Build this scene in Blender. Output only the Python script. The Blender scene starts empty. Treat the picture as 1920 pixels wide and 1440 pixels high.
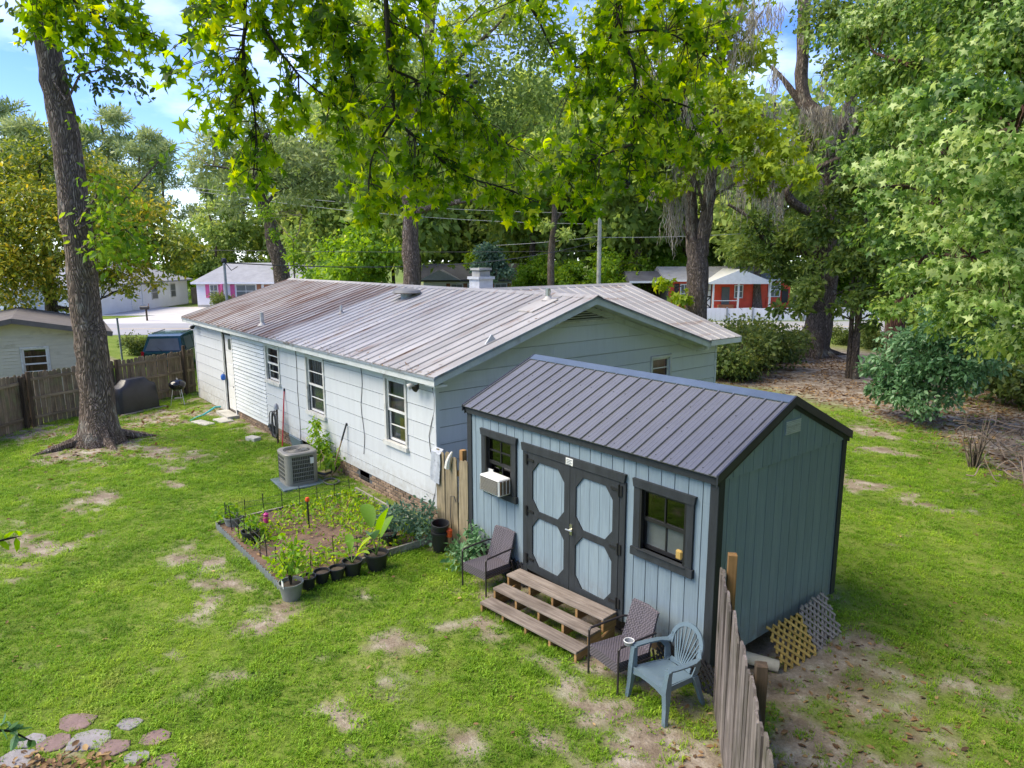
import bpy, math, random
import numpy as np
from mathutils import Vector, Matrix

# ------------------------------------------------------------------ camera, light, exposure
SC = bpy.context.scene
COL = SC.collection
CAM = np.array([4.385, -6.557, 5.098]); YAW, PIT, ROL, FPX = -0.890643, 0.181156, -0.003463, 1302.47

def cam_axes():
    sy, cy, sp, cp = math.sin(YAW), math.cos(YAW), math.sin(PIT), math.cos(PIT)
    F = np.array([sy*cp, cy*cp, -sp]); R = np.array([cy, -sy, 0.]); U = np.cross(R, F)
    sr, cr = math.sin(ROL), math.cos(ROL)
    return F, cr*R + sr*U, -sr*R + cr*U
AF, AR, AU = cam_axes()
cd = bpy.data.cameras.new('camera'); camo = bpy.data.objects.new('camera', cd); COL.objects.link(camo)
cd.sensor_width = 36; cd.lens = 36*FPX/1920; cd.clip_start = .05; cd.clip_end = 2000
M = Matrix.Identity(4)
for i in range(3):
    M[i][0], M[i][1], M[i][2], M[i][3] = AR[i], AU[i], -AF[i], CAM[i]
camo.matrix_world = M
SC.camera = camo

SUN_EL, SUN_AZ = math.radians(52), math.radians(212)      # azimuth clockwise from +Y
w = bpy.data.worlds.new('World'); SC.world = w; w.use_nodes = True
wn, wl = w.node_tree.nodes, w.node_tree.links
bg = wn['Background']; sky = wn.new('ShaderNodeTexSky'); sky.sky_type = 'NISHITA'; sky.sun_disc = False
sky.sun_elevation = SUN_EL; sky.sun_rotation = SUN_AZ
sky.altitude = 0; sky.air_density = 1.0; sky.dust_density = .3; sky.ozone_density = 5.0
# thin high cloud mixed into the sky, more of it towards the horizon all the way round
tc = wn.new('ShaderNodeTexCoord'); mp = wn.new('ShaderNodeMapping'); mp.inputs['Scale'].default_value = (1.6, 1.6, 4.5)
nz = wn.new('ShaderNodeTexNoise'); nz.inputs['Scale'].default_value = 2.2; nz.inputs['Detail'].default_value = 7; nz.inputs['Roughness'].default_value = .55
rp = wn.new('ShaderNodeValToRGB'); rp.color_ramp.elements[0].position = .44; rp.color_ramp.elements[1].position = .66
sx = wn.new('ShaderNodeSeparateXYZ'); mr = wn.new('ShaderNodeMapRange')
mr.inputs['From Min'].default_value = .02; mr.inputs['From Max'].default_value = .115; mr.inputs['To Min'].default_value = .45; mr.inputs['To Max'].default_value = .0
ad = wn.new('ShaderNodeMath'); ad.operation = 'ADD'; ad.use_clamp = True
ml = wn.new('ShaderNodeMath'); ml.operation = 'MULTIPLY'; ml.inputs[1].default_value = .42
mx = wn.new('ShaderNodeMix'); mx.data_type = 'RGBA'
mx.inputs['B'].default_value = (7.5, 8.2, 9.2, 1)
hs = wn.new('ShaderNodeHueSaturation'); hs.inputs['Hue'].default_value = .522; hs.inputs['Saturation'].default_value = 1.24; hs.inputs['Value'].default_value = .92
wl.new(tc.outputs['Generated'], mp.inputs['Vector']); wl.new(mp.outputs[0], nz.inputs['Vector']); wl.new(nz.outputs['Fac'], rp.inputs[0])
wl.new(tc.outputs['Generated'], sx.inputs[0]); wl.new(sx.outputs['Z'], mr.inputs['Value'])
wl.new(rp.outputs[0], ml.inputs[0]); wl.new(ml.outputs[0], ad.inputs[0]); wl.new(mr.outputs[0], ad.inputs[1])
wl.new(sky.outputs[0], hs.inputs['Color'])
wl.new(ad.outputs[0], mx.inputs['Factor']); wl.new(hs.outputs[0], mx.inputs['A']); wl.new(mx.outputs['Result'], bg.inputs['Color'])
bg.inputs['Strength'].default_value = .122

sd = bpy.data.lights.new('sun', 'SUN'); so = bpy.data.objects.new('sun', sd); COL.objects.link(so)
sd.energy = 2.5; sd.angle = math.radians(42); sd.color = (1, .89, .66)
sdir = Vector((math.sin(SUN_AZ)*math.cos(SUN_EL), math.cos(SUN_AZ)*math.cos(SUN_EL), math.sin(SUN_EL)))
so.rotation_euler = sdir.to_track_quat('Z', 'Y').to_euler()
SC.view_settings.view_transform = 'Standard'; SC.view_settings.look = 'None'; SC.view_settings.gamma = 1
SC.view_settings.use_curve_mapping = False
SC.view_settings.exposure = 1.45
SC.cycles.max_bounces = 6; SC.cycles.transparent_max_bounces = 12; SC.cycles.transmission_bounces = 4
SC.cycles.diffuse_bounces = 4; SC.cycles.caustics_reflective = False; SC.cycles.caustics_refractive = False

random.seed(7); RNG = np.random.default_rng(11)
Z3 = np.array([0, 0, 1.])
def at(px, py, dist):
    """world point at a horizontal distance from the camera, on the sight line of a photo pixel (used to survey positions)"""
    d = AF + (px-960)/FPX*AR - (py-720)/FPX*AU
    return CAM + d*dist/math.hypot(d[0], d[1])
HF = np.array([math.sin(YAW), math.cos(YAW)]); HR = np.array([math.cos(YAW), -math.sin(YAW)])
def street(u, v, z=0):
    """street frame: u along the street, v across it"""
    p = CAM[:2] + u*HR + v*HF
    return (float(p[0]), float(p[1]), z)
STREET_ROT = math.atan2(HR[1], HR[0])

# ------------------------------------------------------------------ materials
def _nm(name):
    m = bpy.data.materials.new(name); m.use_nodes = True
    return m, m.node_tree.nodes, m.node_tree.links, m.node_tree.nodes['Principled BSDF']
def ramp(n, stops):
    r = n.new('ShaderNodeValToRGB'); e = r.color_ramp.elements
    while len(e) < len(stops): e.new(.5)
    for k, (p, c) in enumerate(stops):
        e[k].position = p; e[k].color = (*c, 1)
    return r
def coords(n, l, scale=(1, 1, 1), rnd=True):
    tc = n.new('ShaderNodeTexCoord'); mp = n.new('ShaderNodeMapping'); mp.inputs['Scale'].default_value = scale
    if rnd:
        oi = n.new('ShaderNodeObjectInfo'); mu = n.new('ShaderNodeMath'); mu.operation = 'MULTIPLY'; mu.inputs[1].default_value = 37
        va = n.new('ShaderNodeVectorMath'); va.operation = 'ADD'
        l.new(oi.outputs['Random'], mu.inputs[0]); l.new(tc.outputs['Object'], va.inputs[0]); l.new(mu.outputs[0], va.inputs[1])
        l.new(va.outputs[0], mp.inputs['Vector'])
    else:
        l.new(tc.outputs['Object'], mp.inputs['Vector'])
    return mp.outputs[0]
def noise(n, l, vec, scale, detail=5, rough=.6):
    t = n.new('ShaderNodeTexNoise'); t.inputs['Scale'].default_value = scale; t.inputs['Detail'].default_value = detail; t.inputs['Roughness'].default_value = rough
    l.new(vec, t.inputs['Vector']); return t.outputs['Fac']
def mixc(n, l, fac, a, b, mode='MIX'):
    m = n.new('ShaderNodeMix'); m.data_type = 'RGBA'; m.blend_type = mode
    for s, v in (('A', a), ('B', b)):
        if isinstance(v, tuple): m.inputs[s].default_value = (*v[:3], 1)
        else: l.new(v, m.inputs[s])
    if isinstance(fac, (int, float)): m.inputs['Factor'].default_value = fac
    else: l.new(fac, m.inputs['Factor'])
    return m.outputs['Result']
def bump(n, l, p, h, strength=.3, dist=.01):
    b = n.new('ShaderNodeBump'); b.inputs['Strength'].default_value = strength; b.inputs['Distance'].default_value = dist
    l.new(h, b.inputs['Height']); l.new(b.outputs[0], p.inputs['Normal'])
def mat(name, col, rough=.6, var=.25, scale=3., stretch=(1, 1, 1), metal=0., bmp=.15, fine=40., spot=None, rnd_tint=.0, spec=.5):
    """plain painted / worn surface: base colour with broad and fine unevenness, optional stains of another colour"""
    m, n, l, p = _nm(name); v = coords(n, l, stretch)
    a = tuple(c*(1-var) for c in col); b = tuple(min(1, c*(1+var*.8)) for c in col)
    r = ramp(n, [(.3, a), (.7, b)]); l.new(noise(n, l, v, scale), r.inputs[0]); c = r.outputs[0]
    f = noise(n, l, v, fine, 3)
    fr = ramp(n, [(.3, (.8, .8, .8)), (.7, (1.15, 1.15, 1.15))]); l.new(f, fr.inputs[0])
    c = mixc(n, l, min(1, var*2), c, fr.outputs[0], 'MULTIPLY')
    if spot:
        sc, lo, hi, scol = spot
        s = ramp(n, [(lo, (0, 0, 0)), (hi, (1, 1, 1))]); l.new(noise(n, l, v, sc, 6), s.inputs[0]); c = mixc(n, l, s.outputs[0], c, scol)
    if rnd_tint:
        oi = n.new('ShaderNodeObjectInfo'); tr = ramp(n, [(0, (1-rnd_tint,)*3), (1, (1+rnd_tint*.6,)*3)]); l.new(oi.outputs['Random'], tr.inputs[0])
        c = mixc(n, l, 1., c, tr.outputs[0], 'MULTIPLY')
    l.new(c, p.inputs['Base Color']); p.inputs['Roughness'].default_value = rough; p.inputs['Metallic'].default_value = metal
    p.inputs['Specular IOR Level'].default_value = spec
    if bmp: bump(n, l, p, f, bmp, .01)
    return m
def leafmat(name, stops, trans=.5, rough=.55, patch=None):
    """leaves: colour by a per-leaf tint value stored on the mesh, light passes through"""
    m, n, l, p = _nm(name)
    at_ = n.new('ShaderNodeAttribute'); at_.attribute_name = 'tint'
    r = ramp(n, stops); l.new(at_.outputs['Fac'], r.inputs[0]); c = r.outputs[0]
    p.inputs['Roughness'].default_value = rough; p.inputs['Specular IOR Level'].default_value = .35
    tr = n.new('ShaderNodeBsdfTranslucent'); ms = n.new('ShaderNodeMixShader'); ms.inputs[0].default_value = trans
    br = n.new('ShaderNodeHueSaturation'); br.inputs['Value'].default_value = 1.9; br.inputs['Hue'].default_value = .48; br.inputs['Saturation'].default_value = 1.08
    l.new(c, p.inputs['Base Color']); l.new(c, br.inputs['Color']); l.new(br.outputs[0], tr.inputs['Color'])
    l.new(p.outputs[0], ms.inputs[1]); l.new(tr.outputs[0], ms.inputs[2])
    l.new(ms.outputs[0], n['Material Output'].inputs['Surface'])
    return m
def glassmat(name, tint=(.55, .6, .6), refl=1.35):
    m, n, l, p = _nm(name)
    n.remove(p); t = n.new('ShaderNodeBsdfTransparent'); t.inputs[0].default_value = (*tint, 1)
    g = n.new('ShaderNodeBsdfGlossy'); g.inputs['Roughness'].default_value = .03; g.inputs['Color'].default_value = (.9, .9, .9, 1)
    fr = n.new('ShaderNodeFresnel'); fr.inputs[0].default_value = 1.6
    ms = n.new('ShaderNodeMixShader'); mu = n.new('ShaderNodeMath'); mu.operation = 'MULTIPLY'; mu.use_clamp = True; mu.inputs[1].default_value = refl
    l.new(fr.outputs[0], mu.inputs[0]); l.new(mu.outputs[0], ms.inputs[0]); l.new(t.outputs[0], ms.inputs[1]); l.new(g.outputs[0], ms.inputs[2])
    l.new(ms.outputs[0], n['Material Output'].inputs['Surface'])
    return m
def wood(name, dark, light, along='Z', rough=.85, rnd=.25, moss=None):
    m, n, l, p = _nm(name); st = {'Z': (14, 14, .8), 'X': (.8, 14, 14), 'Y': (14, .8, 14)}[along]
    v = coords(n, l, st); g = noise(n, l, v, 2.2, 8, .65)
    r = ramp(n, [(.28, dark), (.72, light)]); l.new(g, r.inputs[0]); c = r.outputs[0]
    v2 = coords(n, l); b = noise(n, l, v2, 1.7, 4); br = ramp(n, [(.35, (.62,)*3), (.65, (1.12,)*3)]); l.new(b, br.inputs[0]); c = mixc(n, l, .8, c, br.outputs[0], 'MULTIPLY')
    oi = n.new('ShaderNodeObjectInfo'); tr = ramp(n, [(0, (1-rnd,)*3), (1, (1+rnd*.7,)*3)]); l.new(oi.outputs['Random'], tr.inputs[0]); c = mixc(n, l, 1., c, tr.outputs[0], 'MULTIPLY')
    if moss:
        s = ramp(n, [(.5, (0, 0, 0)), (.7, (1, 1, 1))]); l.new(noise(n, l, v2, 2.6, 6), s.inputs[0]); c = mixc(n, l, s.outputs[0], c, moss)
    l.new(c, p.inputs['Base Color']); p.inputs['Roughness'].default_value = rough; p.inputs['Specular IOR Level'].default_value = .25
    bump(n, l, p, g, .5, .006)
    return m
def barkmat(name, dark, light, lichen=(.3, .32, .28)):
    m, n, l, p = _nm(name); v = coords(n, l, (1, 1, .16), False)
    vo = n.new('ShaderNodeTexVoronoi'); vo.inputs['Scale'].default_value = 16; vo.feature = 'DISTANCE_TO_EDGE'
    dv = n.new('ShaderNodeVectorMath'); dv.operation = 'ADD'; nn = n.new('ShaderNodeTexNoise'); nn.inputs['Scale'].default_value = 3; l.new(v, nn.inputs['Vector'])
    l.new(v, dv.inputs[0]); l.new(nn.outputs['Color'], dv.inputs[1]); l.new(dv.outputs[0], vo.inputs['Vector'])
    r = ramp(n, [(.0, dark), (.16, tuple((a+b)/2 for a, b in zip(dark, light))), (.45, light)]); l.new(vo.outputs['Distance'], r.inputs[0]); c = r.outputs[0]
    v2 = coords(n, l, (1, 1, .5), False); s = ramp(n, [(.56, (0, 0, 0)), (.72, (1, 1, 1))]); l.new(noise(n, l, v2, 1.5, 8, .7), s.inputs[0])
    c = mixc(n, l, s.outputs[0], c, lichen)
    g = ramp(n, [(.3, (.6,)*3), (.7, (1.25,)*3)]); l.new(noise(n, l, v, 9, 8, .7), g.inputs[0]); c = mixc(n, l, 1., c, g.outputs[0], 'MULTIPLY')
    l.new(c, p.inputs['Base Color']); p.inputs['Roughness'].default_value = .95; p.inputs['Specular IOR Level'].default_value = .15
    hh = n.new('ShaderNodeMath'); hh.operation = 'MINIMUM'; hh.inputs[1].default_value = .3; l.new(vo.outputs['Distance'], hh.inputs[0])
    bump(n, l, p, hh.outputs[0], 1., .12)
    return m

MAT = {}
# house siding: pale blue-grey paint with chalky runs
MAT['vinyl'] = mat('vinyl_siding', (.66, .69, .70), .5, .08, 1.5, bmp=.04, spot=(2.5, .58, .8, (.42, .46, .40)), rnd_tint=.05)
MAT['gap'] = mat('dark_joint', (.09, .10, .11), .9, .2)
MAT['white'] = mat('white_trim_paint', (.72, .72, .70), .5, .08, 4, bmp=.08, spot=(6, .6, .8, (.50, .49, .45)))
MAT['offwhite'] = mat('weathered_white_trim', (.58, .58, .55), .65, .15, 3, bmp=.1, spot=(5, .52, .75, (.30, .29, .26)))
MAT['fascia'] = mat('fascia_paint', (.55, .58, .58), .6, .12, 2.5, bmp=.1, spot=(3, .55, .75, (.33, .33, .31)))
MAT['gutter'] = mat('gutter_metal', (.30, .35, .40), .5, .2, 4, metal=.3, spot=(4, .5, .7, (.16, .15, .13)))
def paint(name, col, grain, dirt, z0, z1, streak, rnd=.05, rough=.7, gb=.35):
    """outdoor board paint: fine vertical grain, chalky streaks, soil splashed up from the ground"""
    m, n, l, p = _nm(name); g = n.new('ShaderNodeNewGeometry'); mp = n.new('ShaderNodeMapping'); mp.inputs['Scale'].default_value = (34, 34, 1.6); l.new(g.outputs['Position'], mp.inputs['Vector'])
    f = noise(n, l, mp.outputs[0], 1.4, 7, .7); r = ramp(n, [(.25, tuple(c*(1-grain) for c in col)), (.75, tuple(min(1, c*(1+grain)) for c in col))]); l.new(f, r.inputs[0]); c = r.outputs[0]
    m2 = n.new('ShaderNodeMapping'); m2.inputs['Scale'].default_value = (5, 5, .55); l.new(g.outputs['Position'], m2.inputs['Vector']); sr = ramp(n, [(.50, (0, 0, 0)), (.80, (.75, .75, .75))]); l.new(noise(n, l, m2.outputs[0], 1.0, 7, .65), sr.inputs[0]); c = mixc(n, l, sr.outputs[0], c, streak)
    oi = n.new('ShaderNodeObjectInfo'); tr = ramp(n, [(0, (1-rnd,)*3), (1, (1+rnd,)*3)]); l.new(oi.outputs['Random'], tr.inputs[0]); c = mixc(n, l, 1., c, tr.outputs[0], 'MULTIPLY')
    sx = n.new('ShaderNodeSeparateXYZ'); l.new(g.outputs['Position'], sx.inputs[0]); mr = n.new('ShaderNodeMapRange'); mr.inputs['From Min'].default_value = z0; mr.inputs['From Max'].default_value = z1; mr.inputs['To Min'].default_value = .62; mr.inputs['To Max'].default_value = .0; l.new(sx.outputs['Z'], mr.inputs['Value'])
    dn = n.new('ShaderNodeMath'); dn.operation = 'MULTIPLY'; dr_ = ramp(n, [(.35, (0, 0, 0)), (.65, (1, 1, 1))]); l.new(noise(n, l, g.outputs['Position'], 7, 7, .7), dr_.inputs[0]); l.new(mr.outputs[0], dn.inputs[0]); l.new(dr_.outputs[0], dn.inputs[1]); c = mixc(n, l, dn.outputs[0], c, dirt)
    l.new(c, p.inputs['Base Color']); p.inputs['Roughness'].default_value = rough; p.inputs['Specular IOR Level'].default_value = .3; bump(n, l, p, f, gb, .008); return m
MAT['shed_blue'] = paint('shed_blue_siding', (.20, .262, .312), .20, (.16, .13, .10), .30, .75, (.27, .34, .38))
MAT['shed_green'] = MAT['shed_blue']
MAT['siding'] = paint('siding_paint', (.56, .585, .605), .05, (.30, .27, .22), .36, .95, (.49, .51, .53), .045, .6, .12)
MAT['shed_trim'] = mat('shed_charcoal_trim', (.028, .033, .038), .7, .25, 2, (5, 5, 1), bmp=.4, fine=18, spec=.35)
MAT['black_metal'] = mat('black_powder_metal', (.02, .02, .022), .45, .2, metal=.2)
MAT['chrome'] = mat('latch_metal', (.6, .58, .5), .3, .1, metal=.9)
MAT['dark_in'] = mat('dark_interior', (.03, .03, .03), .9, .3)
MAT['curtain'] = mat('curtain_cloth', (.32, .30, .27), .9, .2, 4, (8, 8, .5))
MAT['card'] = mat('cardboard', (.66, .42, .13), .8, .1)
MAT['glass'] = glassmat('window_glass', (.88, .9, .9), 1.5)
MAT['glass_dark'] = glassmat('window_glass_dark', (.25, .28, .25), 1.6)
MAT['frosted'] = mat('screened_pane', (.10, .115, .12), .28, .2, 3, spec=.7)
MAT['concrete'] = mat('concrete', (.42, .41, .38), .9, .2, 2, bmp=.3, spot=(1.5, .5, .8, (.25, .25, .22)))
MAT['brick'] = mat('brown_brick', (.27, .19, .13), .9, .25, 6, bmp=.5, fine=60, rnd_tint=.45, spot=(3, .6, .8, (.14, .15, .09)))
MAT['mortar'] = mat('mortar', (.16, .14, .12), .95, .3, 5, bmp=.4)
MAT['brick_grey'] = mat('painted_brick', (.60, .61, .62), .8, .12, 6, bmp=.3)
MAT['fence'] = wood('weathered_fence_wood', (.11, .08, .055), (.33, .255, .18), 'Z', moss=(.17, .17, .09))
MAT['fence_grey'] = wood('silvered_fence_wood', (.085, .066, .058), (.36, .31, .29), 'Z', rnd=.4, moss=(.10, .09, .07))
MAT['fence_tan'] = wood('tan_fence_wood', (.16, .13, .08), (.36, .30, .20), 'Z')
MAT['rail'] = wood('weathered_rail_wood', (.14, .105, .07), (.36, .28, .19), 'X')
MAT['post_new'] = wood('orange_post_wood', (.22, .12, .045), (.46, .27, .11), 'Z')
MAT['post_old'] = wood('dark_post_wood', (.05, .036, .024), (.13, .09, .06), 'Z')
MAT['tread'] = wood('grey_tread_wood', (.13, .10, .082), (.37, .315, .27), 'X', rnd=.15)
MAT['lumber'] = wood('orange_step_lumber', (.22, .12, .05), (.45, .28, .12), 'Y', rnd=.15)
MAT['bedboard'] = wood('grey_bed_board', (.17, .15, .12), (.42, .39, .34), 'X')
MAT['lattice_y'] = wood('yellow_lattice_wood', (.38, .24, .06), (.66, .46, .15), 'Z', rnd=.1)
MAT['lattice_g'] = wood('grey_lattice_wood', (.24, .20, .19), (.46, .40, .38), 'Z', rnd=.1)
MAT['lattice_b'] = mat('black_lattice', (.02, .02, .024), .7, .3)
MAT['wicker'] = None
MAT['frame_brown'] = mat('dark_chair_frame', (.03, .024, .026), .45, .2)
MAT['plastic'] = mat('blue_grey_plastic', (.12, .175, .215), .36, .10, 2, bmp=.03, spot=(3, .55, .8, (.17, .22, .25)))
MAT['ac_grey'] = mat('condenser_paint', (.21, .205, .185), .5, .1, 3, bmp=.05)
MAT['ac_dark'] = mat('condenser_coil', (.07, .068, .06), .7, .3, 8)
MAT['ac_white'] = mat('window_unit_white', (.72, .73, .72), .4, .05)
MAT['ac_fin'] = mat('rusty_fins', (.30, .19, .11), .6, .4, 9, metal=.3)
MAT['black_plastic'] = mat('black_pot_plastic', (.018, .019, .022), .45, .3)
MAT['grey_plastic'] = mat('grey_pot_plastic', (.20, .21, .20), .5, .15)
MAT['soil'] = mat('pot_soil', (.06, .045, .032), .95, .4, 12, bmp=.6)
MAT['cover'] = mat('grill_cover_vinyl', (.022, .022, .028), .38, .3, 2.5, bmp=.35, fine=6)
MAT['enamel'] = mat('black_enamel', (.010, .011, .016), .12, .1, bmp=0)
MAT['alu'] = mat('brushed_aluminium', (.55, .55, .55), .35, .1, metal=.9)
MAT['hose_teal'] = mat('teal_hose', (.05, .42, .46), .5, .1)
MAT['hose_grey'] = mat('grey_hose', (.10, .10, .10), .5, .2)
MAT['red'] = mat('red_pole_paint', (.52, .03, .05), .45, .15)
MAT['bluegrey'] = mat('blue_grey_board', (.10, .14, .17), .7, .2)
MAT['handle_wood'] = wood('handle_wood', (.25, .17, .09), (.5, .36, .2), 'Z')
MAT['towel'] = mat('grey_towel', (.42, .45, .50), .95, .15, 5, bmp=.5, fine=80, spot=(14, .55, .7, (.22, .24, .28)))
MAT['rag'] = mat('white_rag', (.7, .68, .64), .95, .1)
MAT['blue_pl'] = mat('blue_plastic', (.01, .10, .42), .5, .1)
MAT['orange_pl'] = mat('orange_plastic', (.75, .10, .02), .5, .1)
MAT['pink_pl'] = mat('magenta_plastic', (.45, .02, .20), .5, .1)
MAT['pvc'] = mat('cream_pipe', (.50, .45, .36), .6, .15)
MAT['asphalt'] = mat('street_asphalt', (.30, .30, .31), .95, .12, .4, bmp=.2, spot=(.12, .5, .75, (.36, .35, .34)))
MAT['drive'] = mat('driveway_concrete', (.50, .48, .46), .9, .12, .5, bmp=.15)
MAT['shingle'] = mat('grey_shingle', (.28, .285, .31), .9, .15, 1.5, bmp=.4, fine=9)
MAT['shingle_dark'] = mat('dark_shingle', (.075, .078, .095), .85, .25, 1.2, bmp=.4, fine=9)
MAT['shingle_brown'] = mat('brown_shingle', (.13, .115, .105), .9, .2, 2, bmp=.4, fine=9)
MAT['white_wall'] = mat('white_house_wall', (.74, .74, .76), .6, .05, 1)
MAT['tan_wall'] = mat('cream_lap_siding', (.55, .51, .38), .6, .1, 1.5, bmp=.05, spot=(1.6, .56, .78, (.30, .26, .16)))
MAT['red_wall'] = mat('red_house_wall', (.78, .085, .035), .6, .12, 2)
MAT['pink'] = mat('pink_shutter', (.62, .10, .26), .6, .1)
MAT['brown_sh'] = mat('brown_shutter', (.30, .12, .05), .6, .15)
MAT['van'] = mat('teal_car_paint', (.012, .062, .072), .18, .15, bmp=0)
MAT['tail'] = mat('red_tail_lamp', (.6, .01, .02), .2, .1)
MAT['rubber'] = mat('tyre_rubber', (.02, .02, .02), .8, .1)
MAT['pole_wood'] = wood('pole_wood', (.26, .25, .20), (.5, .5, .42), 'Z')
MAT['galv'] = mat('galvanised_steel', (.32, .34, .36), .5, .15, metal=.5)
MAT['wire'] = mat('cable_sheath', (.04, .04, .045), .6, .1)
MAT['wire_pale'] = mat('pale_cable', (.34, .35, .36), .6, .1)
MAT['stone_grey'] = mat('grey_paving_stone', (.25, .235, .24), .9, .2, 5, bmp=.5, spot=(9, .55, .7, (.22, .18, .19)))
MAT['stone_red'] = mat('red_paving_stone', (.20, .135, .125), .9, .25, 5, bmp=.5)
MAT['bark'] = barkmat('grey_brown_bark', (.075, .056, .045), (.40, .315, .255), (.50, .49, .44))
MAT['bark_dark'] = barkmat('dark_oak_bark', (.06, .045, .036), (.36, .29, .23), (.40, .39, .31))
MAT['bark_pale'] = barkmat('pale_bark', (.06, .05, .04), (.26, .21, .16))
MAT['bark_red'] = barkmat('reddish_bark', (.045, .022, .016), (.20, .115, .085), (.24, .2, .16))
MAT['twig'] = mat('twig_bark', (.035, .028, .02), .9, .3)
MAT['deadwood'] = mat('bleached_deadwood', (.26, .20, .16), .9, .3, rnd_tint=.3)
MAT['moss_hang'] = leafmat('hanging_moss', [(0, (.17, .155, .115)), (.5, (.29, .265, .205)), (1, (.44, .41, .33))], .35, .9)
MAT['lf_gum'] = leafmat('sweetgum_leaf', [(0, (.045, .11, .010)), (.35, (.14, .27, .014)), (.7, (.27, .41, .02)), (1, (.46, .52, .035))], .68)
MAT['lf_gum_pale'] = leafmat('pale_gum_leaf', [(0, (.04, .10, .016)), (.45, (.14, .26, .045)), (.75, (.27, .41, .10)), (1, (.46, .56, .22))], .4, .45)
MAT['lf_green2'] = leafmat('inner_gum_leaf', [(0, (.035, .085, .012)), (.5, (.12, .22, .035)), (1, (.30, .40, .09))], .5)
MAT['lf_green'] = leafmat('bright_green_leaf', [(0, (.06, .14, .012)), (.5, (.15, .28, .025)), (1, (.30, .42, .045))], .5)
MAT['lf_maple'] = leafmat('yellow_green_leaf', [(0, (.10, .17, .012)), (.5, (.24, .34, .025)), (1, (.42, .48, .045))], .5)
MAT['lf_magnolia'] = leafmat('magnolia_leaf', [(0, (.07, .12, .02)), (.4, (.20, .27, .03)), (.7, (.42, .43, .05)), (1, (.66, .52, .06))], .3, .35)
MAT['lf_oak'] = leafmat('dark_oak_leaf', [(0, (.04, .08, .012)), (.5, (.11, .18, .03)), (1, (.24, .31, .07))], .4)
MAT['lf_far'] = leafmat('far_wood_leaf', [(0, (.08, .14, .03)), (.5, (.21, .31, .07)), (1, (.42, .49, .13))], .45)
MAT['lf_pine'] = leafmat('pine_needle', [(0, (.11, .165, .06)), (.5, (.22, .29, .11)), (1, (.38, .43, .20))], .35)
MAT['lf_bush'] = leafmat('glossy_bush_leaf', [(0, (.035, .09, .03)), (.5, (.10, .22, .09)), (1, (.24, .38, .20))], .25, .35)
MAT['lf_azalea'] = leafmat('azalea_leaf', [(0, (.035, .07, .014)), (.5, (.09, .14, .03)), (1, (.21, .24, .05))], .35)
MAT['lf_plant'] = leafmat('garden_plant_leaf', [(0, (.06, .15, .015)), (.5, (.16, .32, .02)), (1, (.38, .48, .04))], .45)
MAT['lf_blue'] = leafmat('blue_green_leaf', [(0, (.03, .07, .045)), (.5, (.08, .15, .10)), (1, (.17, .25, .18))], .35)
MAT['lf_dead'] = leafmat('fallen_leaf', [(0, (.06, .034, .02)), (.4, (.22, .13, .06)), (1, (.52, .37, .17))], .15, .8)
def wicker():
    m, n, l, p = _nm('grey_brown_wicker')
    v = coords(n, l, (1, 1, 1), False); ch = n.new('ShaderNodeTexChecker'); ch.inputs['Scale'].default_value = 48; l.new(v, ch.inputs['Vector'])
    c = mixc(n, l, ch.outputs['Fac'], (.05, .042, .052), (.15, .13, .15)); l.new(c, p.inputs['Base Color']); p.inputs['Roughness'].default_value = .55
    bump(n, l, p, ch.outputs['Fac'], .8, .006); return m
MAT['wicker'] = wicker()
def roofmetal(name, a, b, rust, rustiness):
    m, n, l, p = _nm(name); v = coords(n, l, (1, .35, 1), False); oi = n.new('ShaderNodeObjectInfo')
    r = ramp(n, [(.3, a), (.7, b)]); l.new(noise(n, l, v, 1.1, 6), r.inputs[0]); c = r.outputs[0]
    tr = ramp(n, [(0, (.86,)*3), (1, (1.1,)*3)]); l.new(oi.outputs['Random'], tr.inputs[0]); c = mixc(n, l, 1., c, tr.outputs[0], 'MULTIPLY')
    v3 = coords(n, l, (7, .8, 1), False)
    s = ramp(n, [(1-rustiness, (0, 0, 0)), (min(1, 1-rustiness+.16), (1, 1, 1))]); l.new(noise(n, l, v3, .55, 8, .7), s.inputs[0]); c = mixc(n, l, s.outputs[0], c, rust)
    l.new(c, p.inputs['Base Color']); p.inputs['Roughness'].default_value = .55; p.inputs['Metallic'].default_value = .08
    bump(n, l, p, noise(n, l, v, 5, 3), .1, .01); return m
MAT['roof_old'] = roofmetal('old_metal_roof', (.29, .278, .265), (.415, .40, .385), (.185, .11, .07), .46)
MAT['roof_rust'] = roofmetal('rusty_metal_roof', (.22, .195, .175), (.385, .35, .32), (.155, .085, .05), .55)
MAT['roof_pale'] = roofmetal('replaced_metal_roof', (.37, .355, .33), (.475, .455, .43), (.235, .145, .085), .48)
MAT['shed_roof'] = mat('charcoal_steel_roof', (.185, .185, .195), .33, .12, 1.5, metal=.4, bmp=.05, spot=(9, .62, .8, (.19, .18, .21)))
MAT['shed_rib'] = mat('charcoal_roof_trim', (.05, .055, .075), .4, .15, metal=.45)
MAT['ridge'] = mat('blue_grey_ridge_cap', (.13, .17, .22), .35, .15, metal=.5)

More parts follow.
